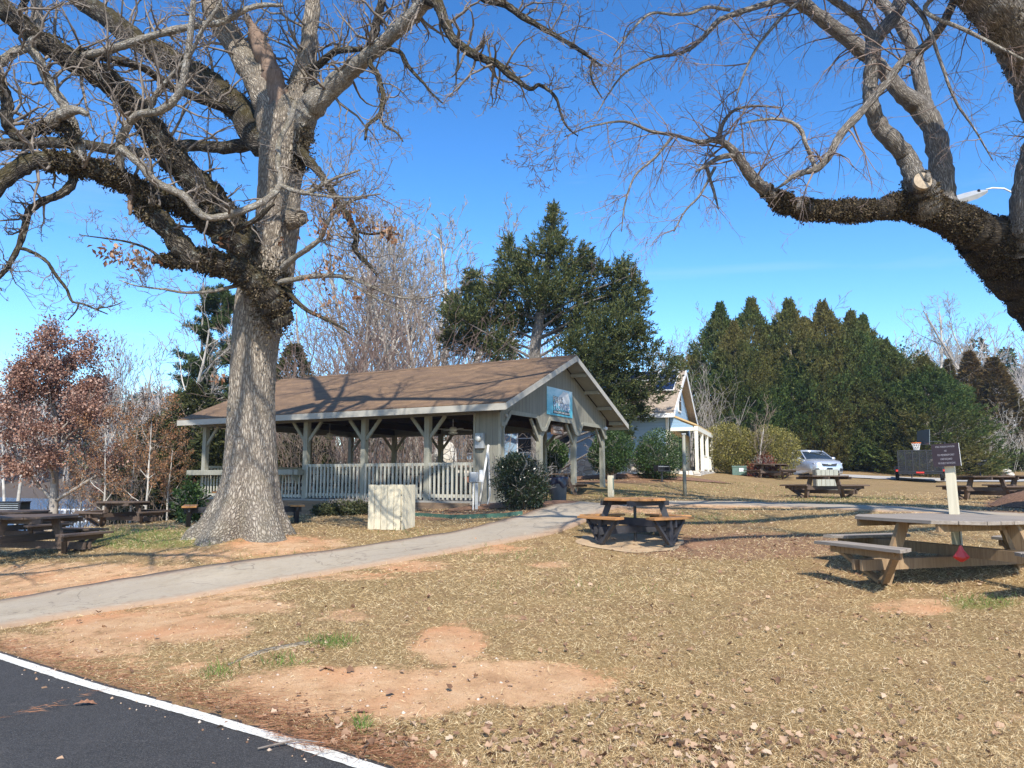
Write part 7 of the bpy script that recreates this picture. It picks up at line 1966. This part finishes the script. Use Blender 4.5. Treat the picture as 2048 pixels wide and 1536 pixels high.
for (px, py, r) in lob:
    dY = q.uniform(-1.2, 1.2) * min(1.0, (py - 400) / 200) - (1.6 if px > 1180 and py > 640 else 0)
    c0 = P(px, py, YC + dY); R0 = r * YC * s_ * .9
    k = np.argmin(np.abs(ln[:, 2] - (c0[2] - .5 * abs(c0[0] - cb[0]))))
    st_ = ln[k]; mid = (st_ + c0) / 2 + np.array((0, 0, .1)) + q.normal(0, .15, 3)
    for a_, b_, r0, r1 in ((st_, mid, .07, .05), (mid, c0, .05, .02)): S.append((*a_, *b_, r0, r1, 1))
    out = norm(c0 - np.array((cb[0], YC, c0[2] - 1.2)))
    ns = int((14 + (84 if py < 560 else 122) * R0 * R0) * (.45 if px > 1235 and 700 < py < 800 else 1))
    for _ in range(ns):
        u = norm(q.normal(0, 1, 3)); u[1] *= 1.0
        sc = c0 + u * R0 * q.uniform(.15, .9) * np.array((1, 1.2, .8)); d0 = norm(u * .75 + out * .55 + np.array((0, 0, .5)) + q.normal(0, .3, 3)); sl = q.uniform(.45, 1.15) * min(1.0, max(.42, R0 * 1.35))
        m = int(q.integers(24, 42)); f = q.uniform(0, 1, m)
        C.append(sc + d0 * (f * sl)[:, None] + q.normal(0, .075, (m, 3)) * (1.1 - f)[:, None]); D.append(d0 + q.normal(0, .55, (m, 3)))
C = np.concatenate(C); D = np.concatenate(D); m = len(C); print('cedar', m)
L = q.uniform(.10, .25, m)
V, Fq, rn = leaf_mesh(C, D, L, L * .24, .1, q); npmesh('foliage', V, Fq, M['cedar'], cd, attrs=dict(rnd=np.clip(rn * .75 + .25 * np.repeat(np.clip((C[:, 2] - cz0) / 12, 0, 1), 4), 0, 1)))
V, Fq = seg_mesh(np.array(S), 6); npmesh('trunk', np.concatenate([tv, V]), np.concatenate([tf, Fq + len(tv)]), M['river_bark'], cd, attrs=dict(bk=np.concatenate([tb, V])))
# ---- thickets (brush nobody could count)
def thicket(name, lab, pxr, Yr, hr, n, mat, seed, r0=.018, bend=.12):
    rng = np.random.default_rng(seed); rnd = random.Random(seed); S = []
    for i in range(n):
        px = rng.uniform(*pxr); Yq = rng.uniform(*Yr); p = P(px, 960, Yq); z0 = tz(p[0], Yq)
        H = rng.uniform(*hr)
        grow(S, Vector((p[0], Yq, z0 - .1)), Vector((rnd.gauss(0, .22), rnd.gauss(0, .22), 1)), H, r0 * rng.uniform(.6, 1.5), 2, 4, opts(seg=[6, 6, 7, 4, 3], kink=[.1, .1, bend, .2], child=[4, 4, 5, 2.5], ang=[.5, .5, .55, .6], rmin=.007, trop=[.0, .0, .01, .03], ratio=[.5, .5, .45, .5]), rnd)
    V, Fq = seg_mesh(np.array(S), 3)
    print(name, len(S))
    return tag(npmesh(name, V, Fq, mat), lab, 'thicket', kind='stuff')
thicket('undergrowth', 'red-brown bare thicket behind the pavilion roof', (585, 935), (33, 44), (4.5, 9.6), 330, M['red_brush'], 401)
thicket('undergrowth', 'tan bare brush behind the pavilion railing and left lawn', (270, 1000), (31.5, 39), (1.4, 5.2), 420, M['tan_brush'], 402)
thicket('undergrowth', 'pale bare thicket at the right behind the notice sign', (1900, 2060), (55, 60), (1.8, 4.6), 130, M['pale_tree'], 403, .02, .16)
thicket('undergrowth', 'grey bare brush along the left lake shore', (90, 330), (30, 40), (.8, 2.6), 120, M['tan_brush'], 404)
thicket('undergrowth', 'grey brush between the blue house and the cypress row', (1340, 1450), (46, 60), (2.5, 6.5), 90, M['grey_tree'], 405, .03)
for i, (px, by, Y, w, h, lab) in enumerate(((2030,935,57,1.5,1.5,'green shrub beside the bare thicket near the right edge'),(1975,948,55,1.2,1.0,'low green shrub at the foot of the bare thicket'),(2050,860,60,1.6,2.6,'tall green shrub below the rusty conifers at the edge'))):
    blob('roadside_shrub', lab, 'shrub', at(px, by, Y), [(0, 0, h * .5, w, 1.2, h * .6)], 5000, M['olive_mass'], 421 + i, 'green shrubs near the driveway', (.1, .22), shell=.1, lump=.3)
p = at(1806, 900, 58); blob('magnolia_tree', 'dark broad-leaved evergreen between the cypress row and rusty conifers', 'tree', p, [(0, 0, 7.0, 1.7, 1.6, 1.9), (.6, 0, 5.2, 1.6, 1.6, 1.6)], 7000, M['holly'], 431, None, (.14, .26), stem=.08, shell=.15, lump=.3)
# ---- far woods as one mass
def far_woods(name, lab, spots, seed, mt, evergreen=0.0, rmin=.03):
    rng = np.random.default_rng(seed); rnd = random.Random(seed); S = []; C = []; D = []
    pr = [tree_proto(500 + j, 10, .12, opts(seg=[7, 4, 3], child=[12, 4, 2], rmin=rmin, bare=.25, ang=[.55, .55, .55]), 2) for j in range(5)]
    for (x, y, h) in spots:
        z0 = tz(x, y)
        if rng.uniform() < evergreen:
            m = 420; z = rng.uniform(.25, 1, m); th = rng.uniform(0, 6.28, m); r = h * .2 * (1.08 - z) ** .7 * rng.uniform(.4, 1.1, m)
            C.append(np.column_stack([x + r * np.cos(th), y + r * np.sin(th), z0 + z * h * 1.05])); D.append(np.column_stack([np.cos(th), np.sin(th), np.full(m, .3)]) + rng.normal(0, .5, (m, 3))); continue
        T = pr[rng.integers(0, 5)].copy(); a = rng.uniform(0, 6.28); ca, sa = math.cos(a), math.sin(a); sc = h / 11
        for k in (0, 3):
            X_, Y_ = T[:, k] * ca - T[:, k + 1] * sa, T[:, k] * sa + T[:, k + 1] * ca
            T[:, k] = X_ * sc + x; T[:, k + 1] = Y_ * sc + y; T[:, k + 2] = T[:, k + 2] * sc + z0
        T[:, 6:8] *= sc; S.append(T)
    S = np.concatenate(S); V, Fq = seg_mesh(S, 3); print(name, len(S)); idx = np.zeros(len(Fq), int)
    if C:
        C = np.concatenate(C); D = np.concatenate(D); V2, F2, rn = leaf_mesh(C, D, rng.uniform(.5, 1.1, len(C)), .4, .1, rng)
        idx = np.concatenate([idx, np.ones(len(F2), int)]); Fq = np.concatenate([Fq, F2 + len(V)]); rn = np.concatenate([np.zeros(len(V)), rn]); V = np.concatenate([V, V2])
    else: rn = np.zeros(len(V))
    return tag(npmesh(name, V, Fq, [mt, M['pine']], midx=idx, attrs=dict(rnd=rn)), lab, 'woods', kind='stuff')
q = np.random.default_rng(600)
sp = [(u * y, y, q.uniform(12, 17)) for u, y in zip(q.uniform(-.85, -.35, 420), q.uniform(153, 215, 420))]
far_woods('far_woods', 'hazy bare woods on the far lake shore', sp, 601, M['far_tree'], .16, .085)
sp = [(u * y, y, q.uniform(7, 12)) for u, y in zip(q.uniform(.42, .80, 190), q.uniform(84, 135, 190))]
far_woods('far_woods', 'grey bare woods on the slope at the right', sp, 602, M['far_tree'], .06)
sp = [(u * y, y, q.uniform(7, 11)) for u, y in zip(q.uniform(-.33, .45, 200), q.uniform(62, 110, 200))]
far_woods('far_woods', 'bare woods far behind the pavilion and the house', sp, 603, M['far_tree'], .12)
# ------------------------------------------------------------------ sky, sun, camera
SUN_EL, SUN_AZ = R(43), R(171)       # azimuth clockwise from +Y
W = bpy.data.worlds.new('World'); SC.world = W; W.use_nodes = True
nt = W.node_tree; bg = nt.nodes['Background']
sky = nt.nodes.new('ShaderNodeTexSky'); sky.sky_type = 'NISHITA'; sky.sun_disc = False
sky.sun_elevation = SUN_EL; sky.sun_rotation = SUN_AZ
sky.altitude = 200; sky.air_density = 1.0; sky.dust_density = .4; sky.ozone_density = 3.0
tc = nt.nodes.new('ShaderNodeTexCoord')
mp = nt.nodes.new('ShaderNodeMapping'); mp.inputs['Scale'].default_value = (1.2, 1.2, 9.0); nt.links.new(tc.outputs['Generated'], mp.inputs[0])
nz = nt.nodes.new('ShaderNodeTexNoise'); nz.inputs['Scale'].default_value = 1.7; nz.inputs['Detail'].default_value = 7; nz.inputs['Roughness'].default_value = .55; nz.inputs['Distortion'].default_value = .5
nt.links.new(mp.outputs[0], nz.inputs['Vector'])
rp = nt.nodes.new('ShaderNodeValToRGB'); rp.color_ramp.elements[0].position = .58; rp.color_ramp.elements[1].position = .85
rp.color_ramp.elements[1].color = (.22, .22, .22, 1); rp.color_ramp.elements[0].color = (0, 0, 0, 1)
nt.links.new(nz.outputs['Fac'], rp.inputs[0])
mx = nt.nodes.new('ShaderNodeMix'); mx.data_type = 'RGBA'
sc_a = nt.nodes.new('ShaderNodeVectorMath'); sc_a.operation = 'SCALE'; sc_a.inputs['Scale'].default_value = .12; nt.links.new(sky.outputs[0], sc_a.inputs[0])
gm = nt.nodes.new('ShaderNodeGamma'); gm.inputs['Gamma'].default_value = 1.28; nt.links.new(sc_a.outputs[0], gm.inputs['Color'])
hs_ = nt.nodes.new('ShaderNodeHueSaturation'); hs_.inputs['Saturation'].default_value = 1.17; hs_.inputs['Value'].default_value = 15.2; nt.links.new(gm.outputs[0], hs_.inputs['Color'])
nt.links.new(rp.outputs[0], mx.inputs[0]); nt.links.new(hs_.outputs[0], mx.inputs[6]); mx.inputs[7].default_value = (6.5, 6.8, 7.2, 1)
nt.links.new(mx.outputs[2], bg.inputs['Color']); bg.inputs['Strength'].default_value = .125
sd = bpy.data.lights.new('sun', 'SUN'); sd.energy = 5.0; sd.angle = R(.53); sd.color = (1.0, .95, .87)
so = bpy.data.objects.new('sun', sd); COL.objects.link(so)
S_ = Vector((math.sin(SUN_AZ) * math.cos(SUN_EL), math.cos(SUN_AZ) * math.cos(SUN_EL), math.sin(SUN_EL)))
so.rotation_mode = 'QUATERNION'; so.rotation_quaternion = S_.to_track_quat('Z', 'Y'); so.location = S_ * 60
hz_ = MB().box((-640, -75, -6), (640, 930, 46)).build('haze', None)
hm = bpy.data.materials.new('haze_air'); hm.use_nodes = True; hn = hm.node_tree; hn.nodes.remove(hn.nodes['Principled BSDF'])
pvn = hn.nodes.new('ShaderNodeVolumePrincipled'); pvn.inputs['Color'].default_value = (.66, .80, 1.0, 1); pvn.inputs['Density'].default_value = .0004; pvn.inputs['Anisotropy'].default_value = .2
hn.links.new(pvn.outputs[0], hn.nodes['Material Output'].inputs['Volume'])
hz_.data.materials.clear(); hz_.data.materials.append(hm); tag(hz_, 'thin pale winter haze over the lake and the far woods', 'haze', kind='stuff')
cam = bpy.data.cameras.new('camera'); co = bpy.data.objects.new('camera', cam); COL.objects.link(co)
cam.sensor_width = 36; cam.lens = 36 * FPX / 2048; cam.clip_end = 3000; cam.clip_start = .05
co.location = (0, 0, EYE); co.rotation_euler = (R(90) + PIT, 0, 0)
SC.camera = co
SC.view_settings.view_transform = 'Standard'; SC.view_settings.look = 'None'
SC.view_settings.exposure = 0.45; SC.view_settings.gamma = 1.0
SC.cycles.max_bounces = 6; SC.cycles.diffuse_bounces = 3; SC.cycles.glossy_bounces = 2; SC.cycles.transmission_bounces = 4; SC.cycles.transparent_max_bounces = 4
